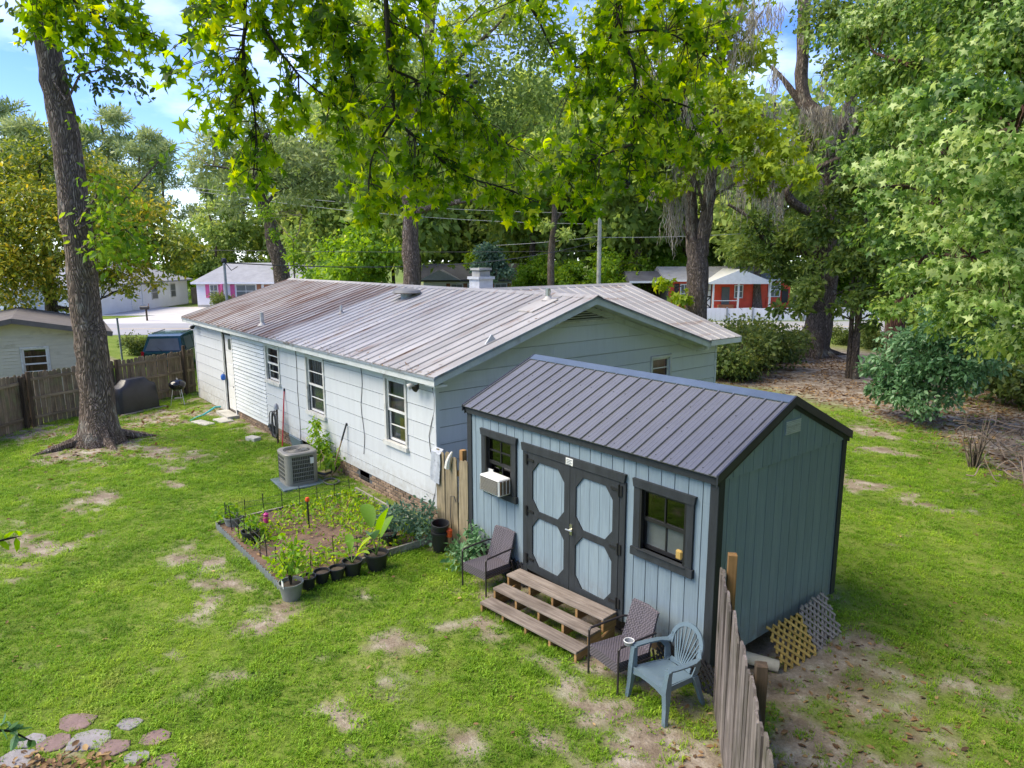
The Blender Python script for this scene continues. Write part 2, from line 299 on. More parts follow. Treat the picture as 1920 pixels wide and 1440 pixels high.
# ------------------------------------------------------------------ mesh helpers
class Fr:
    """a wall frame: u along a, d out along n, z up"""
    def __init__(s, o, a, n): s.o, s.a, s.n = np.array(o, float), np.array(a, float), np.array(n, float)
    def p(s, u, d, z): return s.o + s.a*u + s.n*d + Z3*z
WORLD = Fr((0, 0, 0), (1, 0, 0), (0, 1, 0))
class MB:
    def __init__(s): s.v, s.f, s.sm = [], [], False
    def add(s, vs, fs):
        k = len(s.v); s.v += [tuple(map(float, q)) for q in vs]; s.f += [tuple(i+k for i in f) for f in fs]; return s
    def hexa(s, P):
        return s.add(P, [(0, 3, 2, 1), (4, 5, 6, 7), (0, 1, 5, 4), (1, 2, 6, 5), (2, 3, 7, 6), (3, 0, 4, 7)])
    def box(s, u0, u1, d0, d1, z0, z1, fr=WORLD):
        return s.hexa([fr.p(*q) for q in ((u0, d0, z0), (u1, d0, z0), (u1, d1, z0), (u0, d1, z0), (u0, d0, z1), (u1, d0, z1), (u1, d1, z1), (u0, d1, z1))])
    def bbox(s, u0, u1, d0, d1, z0, z1, b=.01, fr=WORLD):
        """box with chamfered upright and top edges"""
        rings = []
        for z, i in ((z0, b), (z0+b, 0), (z1-b, 0), (z1, b)):
            q = [(u0+i, d0+b), (u0+b, d0+i), (u1-b, d0+i), (u1-i, d0+b), (u1-i, d1-b), (u1-b, d1-i), (u0+b, d1-i), (u0+i, d1-b)]
            rings.append([fr.p(x, y, z) for x, y in q])
        return s.loft(rings)
    def loft(s, rings, caps=True, closed=True):
        n = len(rings[0]); vs = [q for r in rings for q in r]; fs = []
        for i in range(len(rings)-1):
            for j in range(n if closed else n-1):
                a, b = i*n+j, i*n+(j+1) % n
                fs.append((a, b, b+n, a+n))
        if caps: fs += [tuple(range(n-1, -1, -1)), tuple((len(rings)-1)*n+j for j in range(n))]
        return s.add(vs, fs)
    def bar(s, a, b, w, h, up=Z3):
        a, b = np.array(a, float), np.array(b, float); t = b-a; t /= np.linalg.norm(t); up = np.array(up, float)
        x = np.cross(t, up)
        if np.linalg.norm(x) < 1e-4: x = np.cross(t, [1., 0, 0])
        x /= np.linalg.norm(x); y = np.cross(x, t)
        q = [(-1, -1), (1, -1), (1, 1), (-1, 1)]
        return s.hexa([a+x*i*w/2+y*j*h/2 for i, j in q] + [b+x*i*w/2+y*j*h/2 for i, j in q])
    def tube(s, pts, r, n=8, flat=None):
        pts = [np.array(p, float) for p in pts]; k = len(pts); r = [r]*k if np.isscalar(r) else list(r)
        rings = []; up = None
        for i in range(k):
            t = pts[min(i+1, k-1)]-pts[max(i-1, 0)]; t /= (np.linalg.norm(t)+1e-9)
            if up is None: up = np.cross(t, [0, 0, 1.]) if abs(t[2]) < .95 else np.cross(t, [1., 0, 0])
            up = up - t*np.dot(up, t); up /= (np.linalg.norm(up)+1e-9); w = np.cross(t, up)
            rings.append([pts[i]+r[i]*(math.cos(2*math.pi*j/n)*up + math.sin(2*math.pi*j/n)*w) for j in range(n)])
        s.sm = True
        return s.loft(rings)
    def lathe(s, prof, c=(0, 0, 0), n=16, caps=True):
        c = np.array(c, float)
        rings = [[c+np.array([r*math.cos(2*math.pi*j/n), r*math.sin(2*math.pi*j/n), z]) for j in range(n)] for r, z in prof]
        s.sm = True
        return s.loft(rings, caps)
    def prism(s, poly, t, fr=WORLD, d0=0.):
        """poly in (u,z), thickness t along the frame normal"""
        n = len(poly)
        vs = [fr.p(u, d0, z) for u, z in poly]+[fr.p(u, d0+t, z) for u, z in poly]
        return s.add(vs, [tuple(range(n)), tuple(range(2*n-1, n-1, -1))]+[(j, j+n, (j+1) % n+n, (j+1) % n) for j in range(n)])
    def plate(s, poly, z0, z1):
        n = len(poly)
        return s.add([(x, y, z0) for x, y in poly]+[(x, y, z1) for x, y in poly], [tuple(range(n-1, -1, -1)), tuple(range(n, 2*n))]+[(j, (j+1) % n, (j+1) % n+n, j+n) for j in range(n)])
    def quad(s, *q): return s.add(q, [tuple(range(len(q)))])

OFF = {}
def link(o, parent=None, label=None, cat=None, group=None, kind=None):
    COL.objects.link(o)
    if parent is not None: o.parent = parent
    tag(o, label, cat, group, kind); return o
def tag(o, label=None, cat=None, group=None, kind=None):
    for k, v in (('label', label), ('category', cat), ('group', group), ('kind', kind)):
        if v: o[k] = v
    return o
def thing(name, label, cat, loc=(0, 0, 0), rotz=0, group=None):
    o = bpy.data.objects.new(name, None); o.empty_display_size = .2; o.location = loc; o.rotation_euler = (0, 0, rotz)
    link(o, None, label, cat, group); OFF[o.name] = np.array(loc, float) if not rotz else None
    return o
def mesh_of(name, mb, m, off=None):
    me = bpy.data.meshes.new(name)
    vs = mb.v if off is None else [tuple(np.array(q)-off) for q in mb.v]
    me.from_pydata(vs, [], mb.f); me.materials.append(MAT[m] if isinstance(m, str) else m)
    if mb.sm:
        me.shade_smooth()
        try: me.set_sharp_from_angle(angle=math.radians(40))
        except Exception: pass
    return me
def part(name, mb, m, parent=None, label=None, cat=None, group=None, kind=None, local=False):
    """one mesh object; coordinates are world coordinates unless the parent is turned or local is set"""
    off = None
    if parent is not None and not local: off = OFF.get(parent.name)
    o = bpy.data.objects.new(name, mesh_of(name, mb, m, off)); link(o, parent, label, cat, group, kind)
    if parent is not None: OFF[o.name] = OFF.get(parent.name) if not local else None
    return o
def whole(name, mb, m, label, cat, group=None, loc=None, kind=None):
    """a thing that is one mesh, built in world coordinates, origin at its base"""
    V = np.array(mb.v); c = np.array([(V[:, 0].min()+V[:, 0].max())/2, (V[:, 1].min()+V[:, 1].max())/2, V[:, 2].min()]) if loc is None else np.array(loc, float)
    o = bpy.data.objects.new(name, mesh_of(name, mb, m, c)); o.location = c; return link(o, None, label, cat, group, kind)
def inst(name, me, loc, rot=(0, 0, 0), parent=None, scale=None):
    o = bpy.data.objects.new(name, me); o.location = loc; o.rotation_euler = rot
    if scale is not None: o.scale = scale
    COL.objects.link(o)
    if parent is not None: o.parent = parent
    return o
def copy_tree(root, loc, rotz=None, label=None, group=None, scale=None):
    r = root.copy(); COL.objects.link(r); r.location = loc
    if rotz is not None: r.rotation_euler = (0, 0, rotz)
    if scale is not None: r.scale = (scale,)*3 if np.isscalar(scale) else scale
    tag(r, label, None, group)
    for ch in list(root.children):
        c = ch.copy(); COL.objects.link(c); c.parent = r
        for g in list(ch.children):
            d = g.copy(); COL.objects.link(d); d.parent = c
    return r

# value noise in numpy, shared by the ground, the grass and the litter
_T = np.random.default_rng(3).random((256, 256))
def vnoise(x, y, s):
    x, y = np.asarray(x)*s, np.asarray(y)*s; xi, yi = np.floor(x).astype(int), np.floor(y).astype(int); fx, fy = x-xi, y-yi
    fx, fy = fx*fx*(3-2*fx), fy*fy*(3-2*fy); g = lambda a, b: _T[a % 256, b % 256]
    return (g(xi, yi)*(1-fx)+g(xi+1, yi)*fx)*(1-fy)+(g(xi, yi+1)*(1-fx)+g(xi+1, yi+1)*fx)*fy
def fbm(x, y, s): return (vnoise(x, y, s)+.5*vnoise(x+7, y+3, s*2.1)+.25*vnoise(x+1, y+9, s*4.3)+.125*vnoise(x+5, y+2, s*9))/1.875
def sstep(a, b, x): t = np.clip((x-a)/(b-a), 0, 1); return t*t*(3-2*t)
def height(x, y):
    x, y = np.asarray(x, float), np.asarray(y, float)
    yard = sstep(-60, -50, x)*sstep(45, 38, y)
    h = .05*sstep(-.9, .1, y)*sstep(-23.5, -22, x)*sstep(-6.1, -6.6, x)*sstep(9.5, 8.5, y)
    h = h + .10*np.exp(-((x+17.25)**2+(y+3.7)**2)/2.2)+.12*np.exp(-((x+13.3)**2+(y-27.4)**2)/6)
    return h + yard*.03*(fbm(x, y, .55)-.5)*sstep(2, 3.5, np.hypot(x+2.4, y-1.2))
# bare places: x, y, rx, ry, strength
BARE = [(-17.2, -3.9, 1.7, 1.3, 1.3), (-19.9, -1.6, 2.0, 1.8, .9), (-20.0, -5.0, 1.6, 1.2, .8), (-17.4, .1, 4.6, .7, 1.0), (-15.3, -2.6, .9, .45, .95), (-14.6, -2.0, .7, .4, .7), (-13.6, -2.8, .6, .35, .6), (-12.2, -3.0, .55, .3, .85), (-12.2, -4.6, 1.3, .5, .75), (-11.2, -4.4, .7, .4, .6), (-10.2, -6.0, 1.2, .7, 1.0),
        (-10.3, -3.5, .5, .3, .5), (-8.0, -3.95, .55, .4, .95), (-7.4, -3.5, .5, .3, .8), (-7.0, -4.0, .6, .35, .85), (-5.9, -4.0, .7, .4, .8), (-6.4, -3.5, .6, .3, .8), (-5.2, -3.3, .7, .35, .85), (-4.9, -3.7, .5, .35, .7), (-3.35, -2.5, .38, .22, .85), (-2.7, -1.25, .55, .25, .9), (-1.8, -1.15, .5, .22, .7), (-.85, -1.3, .5, .25, .8), (-.1, -1.2, .8, .4, .9),
        (-4.5, -2.1, .38, .22, .75), (-.6, -2.0, .6, .3, .6), (.5, -1.5, .8, .6, .9), (-2.4, -3.6, .4, .2, .5), (-1.2, -2.9, .4, .2, .5), (-4.0, -4.6, .6, .35, .45), (-2.6, 9.0, 1.0, .75, 1.15), (-1.1, 8.8, .8, .6, .9), (-3.2, 12.3, .6, .4, .7), (-4.4, 14.0, 1.2, .6, .8),
        (.35, 1.2, .8, 1.3, 1.2), (1.0, 1.3, 1.0, 1.2, .72), (1.4, -.2, 1.1, 1.1, .70), (2.1, .4, 1.0, 1.0, .5), (2.4, -1.5, .8, .9, .6), (.7, 2.3, .7, .8, .7), (-3.25, -6.25, .5, .35, 1.1), (-5.1, -.1, .9, .5, .8), (-8, .15, 2.5, .3, .6), (-12, .05, 2.5, .35, .9), (-2.4, 1.5, 2.6, 1.6, 1.5), (-1.0, -.45, 1.3, .35, .8), (-3.8, -.4, .8, .3, .5)]
LX, LY = [-40, -11, -8.4, -5.9, -3.6, -1.4, .4, 2, 6], [17.5, 17.5, 17.3, 16.4, 15.2, 13.2, 11.2, 9, 5]      # where the lawn gives way to leaf litter
def litter(x, y): return sstep(-.9, 1.1, np.asarray(y)-np.interp(x, LX, LY)+1.6*(fbm(x, y, .6)-.5))*sstep(34, 30, y)*sstep(-34, -20, x)
def bare(x, y):
    x, y = np.asarray(x, float), np.asarray(y, float); b = np.zeros_like(x)
    for bx, by, rx, ry, s in BARE: b = np.maximum(b, s*np.exp(-(((x-bx)/rx)**2+((y-by)/ry)**2)*.9))
    n = fbm(x, y, 1.6); n2 = fbm(x+40, y+11, .35); n3 = vnoise(x+3, y+5, 5.5)
    n4 = fbm(x+9, y-4, 3.4)
    b = b*.88 + .22*sstep(.50, .72, n2)+.18*sstep(4.0, 2.5, np.hypot(x+.5, y+1.2))+.22*sstep(8, 15, y)+.12*sstep(-.6, .6, x)*sstep(5, 2, y)
    return np.maximum(np.clip(sstep(.36, .84, b+(n-.5)*.9+(n4-.5)*1.1+(n3-.5)*.35), 0, 1), litter(x, y))

# ------------------------------------------------------------------ ground sheet, street
def lines(lo, hi, step, far, k=1.35):
    c = list(np.arange(lo, hi+1e-6, step)); d = step
    a = [lo]
    while a[-1] > -far: d *= k; a.append(a[-1]-d)
    b = [hi]; d = step
    while b[-1] < far: d *= k; b.append(b[-1]+d)
    return np.array(a[:0:-1]+c+b[1:])
gx, gy = lines(-24, 6, .16, 600), lines(-8, 28, .16, 600)
X, Y = np.meshgrid(gx, gy, indexing='ij'); Zg = height(X, Y); B = bare(X, Y)
V = np.stack([X, Y, Zg], -1).reshape(-1, 3); nx, ny = len(gx), len(gy)
idx = np.arange(nx*ny).reshape(nx, ny); Q = np.stack([idx[:-1, :-1], idx[1:, :-1], idx[1:, 1:], idx[:-1, 1:]], -1).reshape(-1, 4)
def np_mesh(name, V, Q, m, attrs=None, smooth=False):
    me = bpy.data.meshes.new(name); k = Q.shape[1]
    me.vertices.add(len(V)); me.vertices.foreach_set('co', np.ascontiguousarray(V, np.float32).ravel())
    me.loops.add(Q.size); me.loops.foreach_set('vertex_index', np.ascontiguousarray(Q, np.int32).ravel())
    me.polygons.add(len(Q)); me.polygons.foreach_set('loop_start', np.arange(0, Q.size, k, dtype=np.int32))
    me.update(calc_edges=True)
    if smooth: me.polygons.foreach_set('use_smooth', np.ones(len(Q), bool))
    for a, val in (attrs or {}).items():
        t = me.attributes.new(a, 'FLOAT', 'POINT'); t.data.foreach_set('value', np.ascontiguousarray(val, np.float32).ravel())
    me.materials.append(MAT[m] if isinstance(m, str) else m); return me
def groundmat():
    m, n, l, p = _nm('lawn_and_bare_soil'); v = coords(n, l, (1, 1, 1), False)
    g = ramp(n, [(.25, (.085, .13, .02)), (.5, (.14, .20, .03)), (.75, (.24, .27, .07))]); l.new(noise(n, l, v, .9, 6, .65), g.inputs[0]); c = g.outputs[0]
    gf = ramp(n, [(.3, (.55,)*3), (.7, (1.3,)*3)]); l.new(noise(n, l, v, 22, 5, .7), gf.inputs[0]); c = mixc(n, l, .9, c, gf.outputs[0], 'MULTIPLY')
    d = ramp(n, [(.28, (.13, .095, .065)), (.5, (.27, .22, .165)), (.72, (.50, .45, .38))]); l.new(noise(n, l, v, 2.3, 7, .65), d.inputs[0]); dc = d.outputs[0]
    df = ramp(n, [(.3, (.65,)*3), (.7, (1.2,)*3)]); l.new(noise(n, l, v, 30, 5, .7), df.inputs[0]); dc = mixc(n, l, .8, dc, df.outputs[0], 'MULTIPLY')
    a = n.new('ShaderNodeAttribute'); a.attribute_name = 'bare'
    l.new(mixc(n, l, a.outputs['Fac'], c, dc), p.inputs['Base Color']); p.inputs['Roughness'].default_value = .95; p.inputs['Specular IOR Level'].default_value = .1
    bump(n, l, p, noise(n, l, v, 26, 4, .7), .7, .03); return m
MAT['ground'] = groundmat()
ground = bpy.data.objects.new('ground', np_mesh('ground', V, Q, 'ground', {'bare': B.reshape(-1)}, True)); link(ground, kind='structure')

def strip(name, u0, u1, v0, v1, z, m, kind='structure', thick=.0):
    mb = MB(); c = [street(u, v) for u, v in ((u0, v0), (u1, v0), (u1, v1), (u0, v1))]
    mb.plate([q[:2] for q in c], z-.15, z); return part(name, mb, m, kind=kind)
strip('street', -160, 160, 46.5, 54.5, .035, 'asphalt')
mb = MB()
for k in range(-40, 40):
    c = [street(u, v) for u, v in ((k*4, 50.4), (k*4+4.02, 50.4), (k*4+4.02, 50.52), (k*4, 50.52))]
    mb.plate([q[:2] for q in c], .036, .040)
part('centre_line', mb, mat('road_yellow', (.62, .42, .12), .8, .2), kind='structure')
mb = MB(); mb.plate([street(u, v)[:2] for u, v in ((-37, 54.5), (-22.5, 54.5), (-20, 72), (-27.5, 72), (-33, 60))], -.1, .045); part('driveway', mb, 'drive', kind='structure')
mb = MB(); mb.plate([street(u, v)[:2] for u, v in ((-64, 62), (-31, 62.5), (-28.2, 73.5), (-60, 71))], -.1, .05); part('driveway', mb, 'drive', kind='structure')

# ------------------------------------------------------------------ shared builders: windows, walls with openings
def rects_minus(u0, u1, z0, z1, holes):
    """cover a rectangle with rectangles, leaving the holes out"""
    us = sorted({u0, u1, *[h for q in holes for h in q[:2] if u0 < h < u1]}); zs = sorted({z0, z1, *[h for q in holes for h in q[2:] if z0 < h < z1]})
    out = []
    for zi in range(len(zs)-1):
        run = None
        for ui in range(len(us)-1):
            cu, cz = (us[ui]+us[ui+1])/2, (zs[zi]+zs[zi+1])/2
            if any(a < cu < b and c < cz < d for a, b, c, d in holes):
                if run: out.append((*run, zs[zi], zs[zi+1])); run = None
            else: run = (run[0] if run else us[ui], us[ui+1])
        if run: out.append((*run, zs[zi], zs[zi+1]))
    return out
def wall_with_holes(fr, u0, u1, z0, z1, holes, d0, d1):
    mb = MB()
    for a, b, c, d in rects_minus(u0, u1, z0, z1, holes): mb.box(a, b, d0, d1, c, d, fr)
    return mb
def sash_window(parent, fr, u0, u1, z0, z1, trim='white', glass='glass', rows=(2, 2), cols=1, casing=.075, sill=.05, frame='white', backing=None, local=False, label=None, lower_glass=None, meet=None):
    """double-hung window set in an opening u0..u1, z0..z1: casing proud of the wall, upper sash in front, panes"""
    cw = MB()
    cw.box(u0-casing, u0, -.02, .035, z0, z1, fr); cw.box(u1, u1+casing, -.02, .035, z0, z1, fr); cw.box(u0-casing, u1+casing, -.02, .037, z1, z1+casing, fr)
    win = part('window', cw, trim, parent, label, local=local)
    sl = MB(); sl.box(u0-casing-.02, u1+casing+.02, -.06, .075, z0-sill, z0, fr); part('sill', sl, trim, win, local=local)
    zm = meet if meet else (z0+z1)/2; f = .045
    for (za, zb, d, nr, gl) in ((zm-.02, z1, -.02, rows[0], glass), (z0, zm+.02, -.055, rows[1], lower_glass or glass)):
        s = MB(); s.box(u0, u0+f, d-.03, d, za, zb, fr); s.box(u1-f, u1, d-.03, d, za, zb, fr); s.box(u0+f, u1-f, d-.03, d, za, za+f*1.1, fr); s.box(u0+f, u1-f, d-.03, d, zb-f, zb, fr)
        part('sash', s, frame, win, local=local)
        bars = MB()
        for k in range(1, nr): z = za+(zb-za)*k/nr; bars.box(u0+f, u1-f, d-.024, d-.006, z-.012, z+.012, fr)
        for k in range(1, cols): u = u0+(u1-u0)*k/cols; bars.box(u-.010, u+.010, d-.022, d-.004, za+f*1.1, zb-f, fr)
        if bars.v: part('glazing_bar', bars, frame, win, local=local)
        g = MB(); g.quad(fr.p(u0+f*.5, d-.017, za+f*.5), fr.p(u1-f*.5, d-.017, za+f*.5), fr.p(u1-f*.5, d-.017, zb-f*.5), fr.p(u0+f*.5, d-.017, zb-f*.5)); part('pane', g, gl, win, local=local)
    if backing:
        b = MB(); b.quad(fr.p(u0, -.14, z0), fr.p(u1, -.14, z0), fr.p(u1, -.14, z1), fr.p(u0, -.14, z1)); part('interior', b, backing, win, local=local)
    return win

# ------------------------------------------------------------------ garden shed
SL, SD, SZ0, SZE, SZR = 4.88, 2.98, .30, 2.66, 3.36
shed = thing('garden_shed', 'blue board shed with charcoal trim and ribbed dark metal roof', 'shed', (-SL/2, SD/2, 0))
FS = Fr((0, 0, 0), (1, 0, 0), (0, -1, 0)); FE = Fr((0, 0, 0), (0, 1, 0), (1, 0, 0)); FB = Fr((0, SD, 0), (1, 0, 0), (0, 1, 0)); FW = Fr((-SL, 0, 0), (0, 1, 0), (-1, 0, 0))
WR = (-1.115, -.40, 1.42, 2.22); WLh = (-4.385, -3.70, 1.42, 2.25); DO = (-3.32, -1.46, .34, 2.21)
part('wall', wall_with_holes(FS, -SL+.02, -.02, SZ0, SZE-.02, [WR, WLh], -.08, -.012), 'gap', shed)
part('wall', MB().box(.02, SD-.02, -.08, -.012, SZ0, SZE, FE), 'gap', shed)
part('wall', MB().box(-SL+.02, -.02, -.08, -.012, SZ0, SZE, FB), 'shed_blue', shed)
part('wall', MB().box(.02, SD-.02, -.08, -.012, SZ0, SZE, FW), 'shed_blue', shed)
def roof_z(y): return SZE+.02+(SZR-SZE-.02)*(1-abs(y-SD/2)/(SD/2))
for fr in (FE, FW):
    part('gable', MB().prism([(.02, SZE), (SD-.02, SZE), (SD/2, SZR-.03)], .05, fr, -.07), 'shed_green', shed)
part('floor', MB().box(-SL+.03, -.03, .03, SD-.03, SZ0-.005, SZ0+.08), 'gap', shed)
# grooved boards, each its own piece, 8 inches wide
BW = .2033
for k in range(24):
    a, b = -SL+k*BW+.006, -SL+(k+1)*BW-.006
    for u0, u1, z0, z1 in rects_minus(a, b, SZ0-.02, SZE-.03, [(-4.43, -3.65, 1.36, 2.30), (DO[0]-.03, DO[1]+.03, .2, 2.26), (-1.17, -.35, 1.36, 2.27)]):
        if u1-u0 > .02: part('siding_board', MB().box(u0, u1, -.012, 0, z0, z1, FS), 'shed_blue', shed)
for k in range(15):
    a, b = k*BW+.006, min(SD, (k+1)*BW-.006)
    if b-a > .03: part('siding_board', MB().box(a, b, -.012, 0, SZ0-.02, 2.60, FE), 'shed_green', shed)
    a2, b2 = k*BW+.05+.006, min(SD-.02, (k+1)*BW+.05-.006)
    if b2-a2 > .03:
        h = lambda y: SZE-.05+(SZR-SZE)*(1-abs(y-SD/2)/(SD/2))
        poly = [(a2, 2.585), (b2, 2.585), (b2, max(2.59, h(b2)))]+([(SD/2, h(SD/2))] if a2 < SD/2 < b2 else [])+[(a2, max(2.59, h(a2)))]
        part('gable_board', MB().prism(poly, .016, FE, -.002), 'shed_green', shed)
for fr, a, b in ((FS, -.095, .016), (FE, -.016, .095), (FS, -SL-.016, -SL+.095), (FE, SD-.095, SD+.016), (FB, -.095, .014), (FW, .0, .095)):
    part('corner_trim', MB().box(a, b, .001, .020, SZ0-.02, SZE-.04, fr), 'shed_trim', shed)
part('eave_trim', MB().box(-SL-.02, .02, .002, .05, SZE-.11, SZE-.02, FS), 'shed_trim', shed)
part('eave_trim', MB().box(-SL-.02, .02, .002, .05, SZE-.11, SZE-.02, FB), 'shed_trim', shed)
part('foundation_skid', MB().box(-SL+.1, -.1, .15, .27, .02, SZ0-.01), 'post_old', shed); part('foundation_skid', MB().box(-SL+.1, -.1, SD-.27, SD-.15, .02, SZ0-.01), 'post_old', shed)
# roof: ribbed steel sheets, one piece per pan
def roof_sheet(x0, x1, eave, ridge, m, parent, rib=.02, ribw=.035, name='roof_panel', thick=.012, n2=2, local=False):
    """one pan between two ribs; eave and ridge are (y,z) pairs"""
    ev, rg = np.array([0, *eave]), np.array([0, *ridge]); t = (rg-ev)/np.linalg.norm(rg-ev); n = np.cross([1., 0, 0], t); n = n if n[2] > 0 else -n
    prof = [(x0, 0), (x0+ribw*.25, rib), (x0+ribw*.75, rib), (x0+ribw, 0)]
    for k in range(n2):
        c = x0+ribw+(x1-x0-ribw)*(k+1)/(n2+1); prof += [(c-.014, 0), (c-.006, .004), (c+.006, .004), (c+.014, 0)]
    prof += [(x1, 0)]
    P = lambda q, base, d: base+np.array([q[0], 0, 0])+n*(q[1]-d)
    top = [P(q, b, 0) for b in (ev, rg) for q in prof]; bot = [P((prof[0][0], 0), b, thick) for b in (ev, rg)]+[P((prof[-1][0], 0), b, thick) for b in (ev, rg)]
    k = len(prof); mb = MB()
    fs = [(i, i+1, i+1+k, i+k) for i in range(k-1)]; o = 2*k
    fs += [(o, o+1, o+3, o+2), tuple(list(range(k))[::-1]+[o, o+2])]
    mb.add(top+bot, fs); return part(name, mb, m, parent, local=local)
rw = (SL+.06)/21.5
for k in range(22):
    x0, x1 = -SL-.03+k*rw, min(.03, -SL-.03+(k+1)*rw)
    roof_sheet(x0, x1, (-.09, SZE+.005), (SD/2, SZR), 'shed_roof', shed)
for k in range(22):
    x0, x1 = -SL-.03+k*rw, min(.03, -SL-.03+(k+1)*rw)
    roof_sheet(x0, x1, (SD+.09, SZE+.005), (SD/2, SZR), 'shed_roof', shed, n2=0)
mb = MB(); c = SD/2
mb.prism([(c-.13, SZR-.035), (c, SZR+.028), (c+.13, SZR-.035), (c+.13, SZR-.047), (c, SZR+.014), (c-.13, SZR-.047)], -(SL+.10), FE, .05); part('ridge_cap', mb, 'ridge', shed)
for fr, s in ((FE, 1), (FW, 1)):
    for a, b in ((-.10, SD/2), (SD+.10, SD/2)):
        za, zb = SZE-.005, SZR+.02
        part('rake_trim', MB().prism([(a, za-.075), (a, za+.035), (b, zb+.012), (b, zb-.098)], .022, fr, .03), 'shed_rib', shed)
        part('rake_board', MB().prism([(a+(.03 if a < b else -.03), za-.12), (a+(.03 if a < b else -.03), za-.06), (b, zb-.09), (b, zb-.15)], .02, fr, .008), 'shed_trim', shed)
# screws along the sheets, joined: far too small to pick apart
mb = MB(); t = np.array([0, SD/2+.09, SZR-SZE]); nn = np.cross([1, 0, 0], t); nn = nn/np.linalg.norm(nn)
for k in range(22):
    for f in (.05, .36, .66, .94):
        if (k*7+int(f*50)) % 3 == 0 and f not in (.05, .94): continue
        p = np.array([-SL-.03+k*rw+.10, -.09, SZE+.005])+t*f+nn*.002
        if p[0] < 0: mb.box(p[0]-.005, p[0]+.005, p[1]-.005, p[1]+.005, p[2]-.006, p[2]+.006)
part('screw', mb, 'black_metal', shed, kind='stuff')
# gable vent
gv = part('gable_vent', MB().box(1.31, 1.69, .002, .022, 2.90, 3.09, FE), 'shed_green', shed)
for k in range(8): part('louvre', MB().box(1.33, 1.67, .022, .032, 2.912+k*.0215, 2.926+k*.0215, FE), 'fascia', gv)
# doors
def octo(u0, u1, z0, z1, c): return [(u0+c, z0), (u1-c, z0), (u1, z0+c), (u1, z1-c), (u1-c, z1), (u0+c, z1), (u0, z1-c), (u0, z0+c)]
part('door_header', MB().prism([(-3.44, 2.22), (-1.38, 2.22), (-1.36, 2.335), (-3.46, 2.335)], .045, FS, .001), 'shed_trim', shed)
for a, b in ((-3.42, -3.325), (-1.455, -1.36)): part('door_jamb', MB().box(a, b, .001, .030, SZ0-.02, 2.22, FS), 'shed_trim', shed)
for i, (a, b) in enumerate(((-3.318, -2.394), (-2.386, -1.462))):
    dr = part('door', MB().box(a, b, -.02, .004, .335, 2.212, FS), 'gap', shed)
    for k in range(5):
        u0, u1 = a+k*(b-a)/5+.003, a+(k+1)*(b-a)/5-.003
        part('door_board', MB().box(u0, u1, .004, .012, .34, 2.205, FS), 'shed_blue', dr)
    zr = (.335, .50, 1.22, 1.36, 2.07, 2.212); sw = .112
    part('door_stile', MB().box(a, a+sw, .012, .034, .335, 2.212, FS), 'shed_trim', dr); part('door_stile', MB().box(b-sw, b, .012, .034, .335, 2.212, FS), 'shed_trim', dr)
    for z0, z1 in ((.335, .455), (1.235, 1.335), (2.10, 2.212)): part('door_rail', MB().box(a+sw, b-sw, .012, .033, z0, z1, FS), 'shed_trim', dr)
    for z0, z1 in ((.455, 1.235), (1.335, 2.10)):
        e = .14; u0, u1 = a+sw, b-sw
        for tri in ([(u0, z0), (u0+e, z0), (u0, z0+e*1.2)], [(u1, z0), (u1, z0+e*1.2), (u1-e, z0)], [(u0, z1), (u0, z1-e*1.2), (u0+e, z1)], [(u1, z1), (u1-e, z1), (u1, z1-e*1.2)]):
            part('corner_block', MB().prism(tri, .020, FS, .012), 'shed_trim', dr)
    hx = a if i == 0 else b; s = 1 if i == 0 else -1
    for z in (.52, 1.29, 2.10):
        hb = MB(); hb.box(min(hx-s*.05, hx+s*.02), max(hx-s*.05, hx+s*.02), .034, .046, z-.07, z+.07, FS); hb.box(min(hx, hx+s*.15), max(hx, hx+s*.15), .036, .044, z-.018, z+.018, FS)
        hb.tube([FS.p(hx, .05, z-.08), FS.p(hx, .05, z+.08)], .012, 8); part('hinge', hb, 'black_metal', dr)
    if i == 1:
        lk = MB(); lk.box(a+.01, a+.06, .034, .045, 1.20, 1.36, FS); lk.tube([FS.p(a+.035, .045, 1.28), FS.p(a+.035, .085, 1.28)], .016, 8); lk.tube([FS.p(a-.03, .085, 1.28), FS.p(a+.10, .085, 1.285)], .012, 8)
        part('latch', lk, 'chrome', dr)
pl = part('name_plate', MB().box(-2.46, -2.32, .046, .052, 2.225, 2.325, FS), 'white', shed)
lp = MB()
for k in range(4): lp.box(-2.445, -2.335-.02*(k % 2), .052, .0535, 2.305-k*.022-.010, 2.305-k*.022, FS)
part('lettering', lp, 'bluegrey', pl)
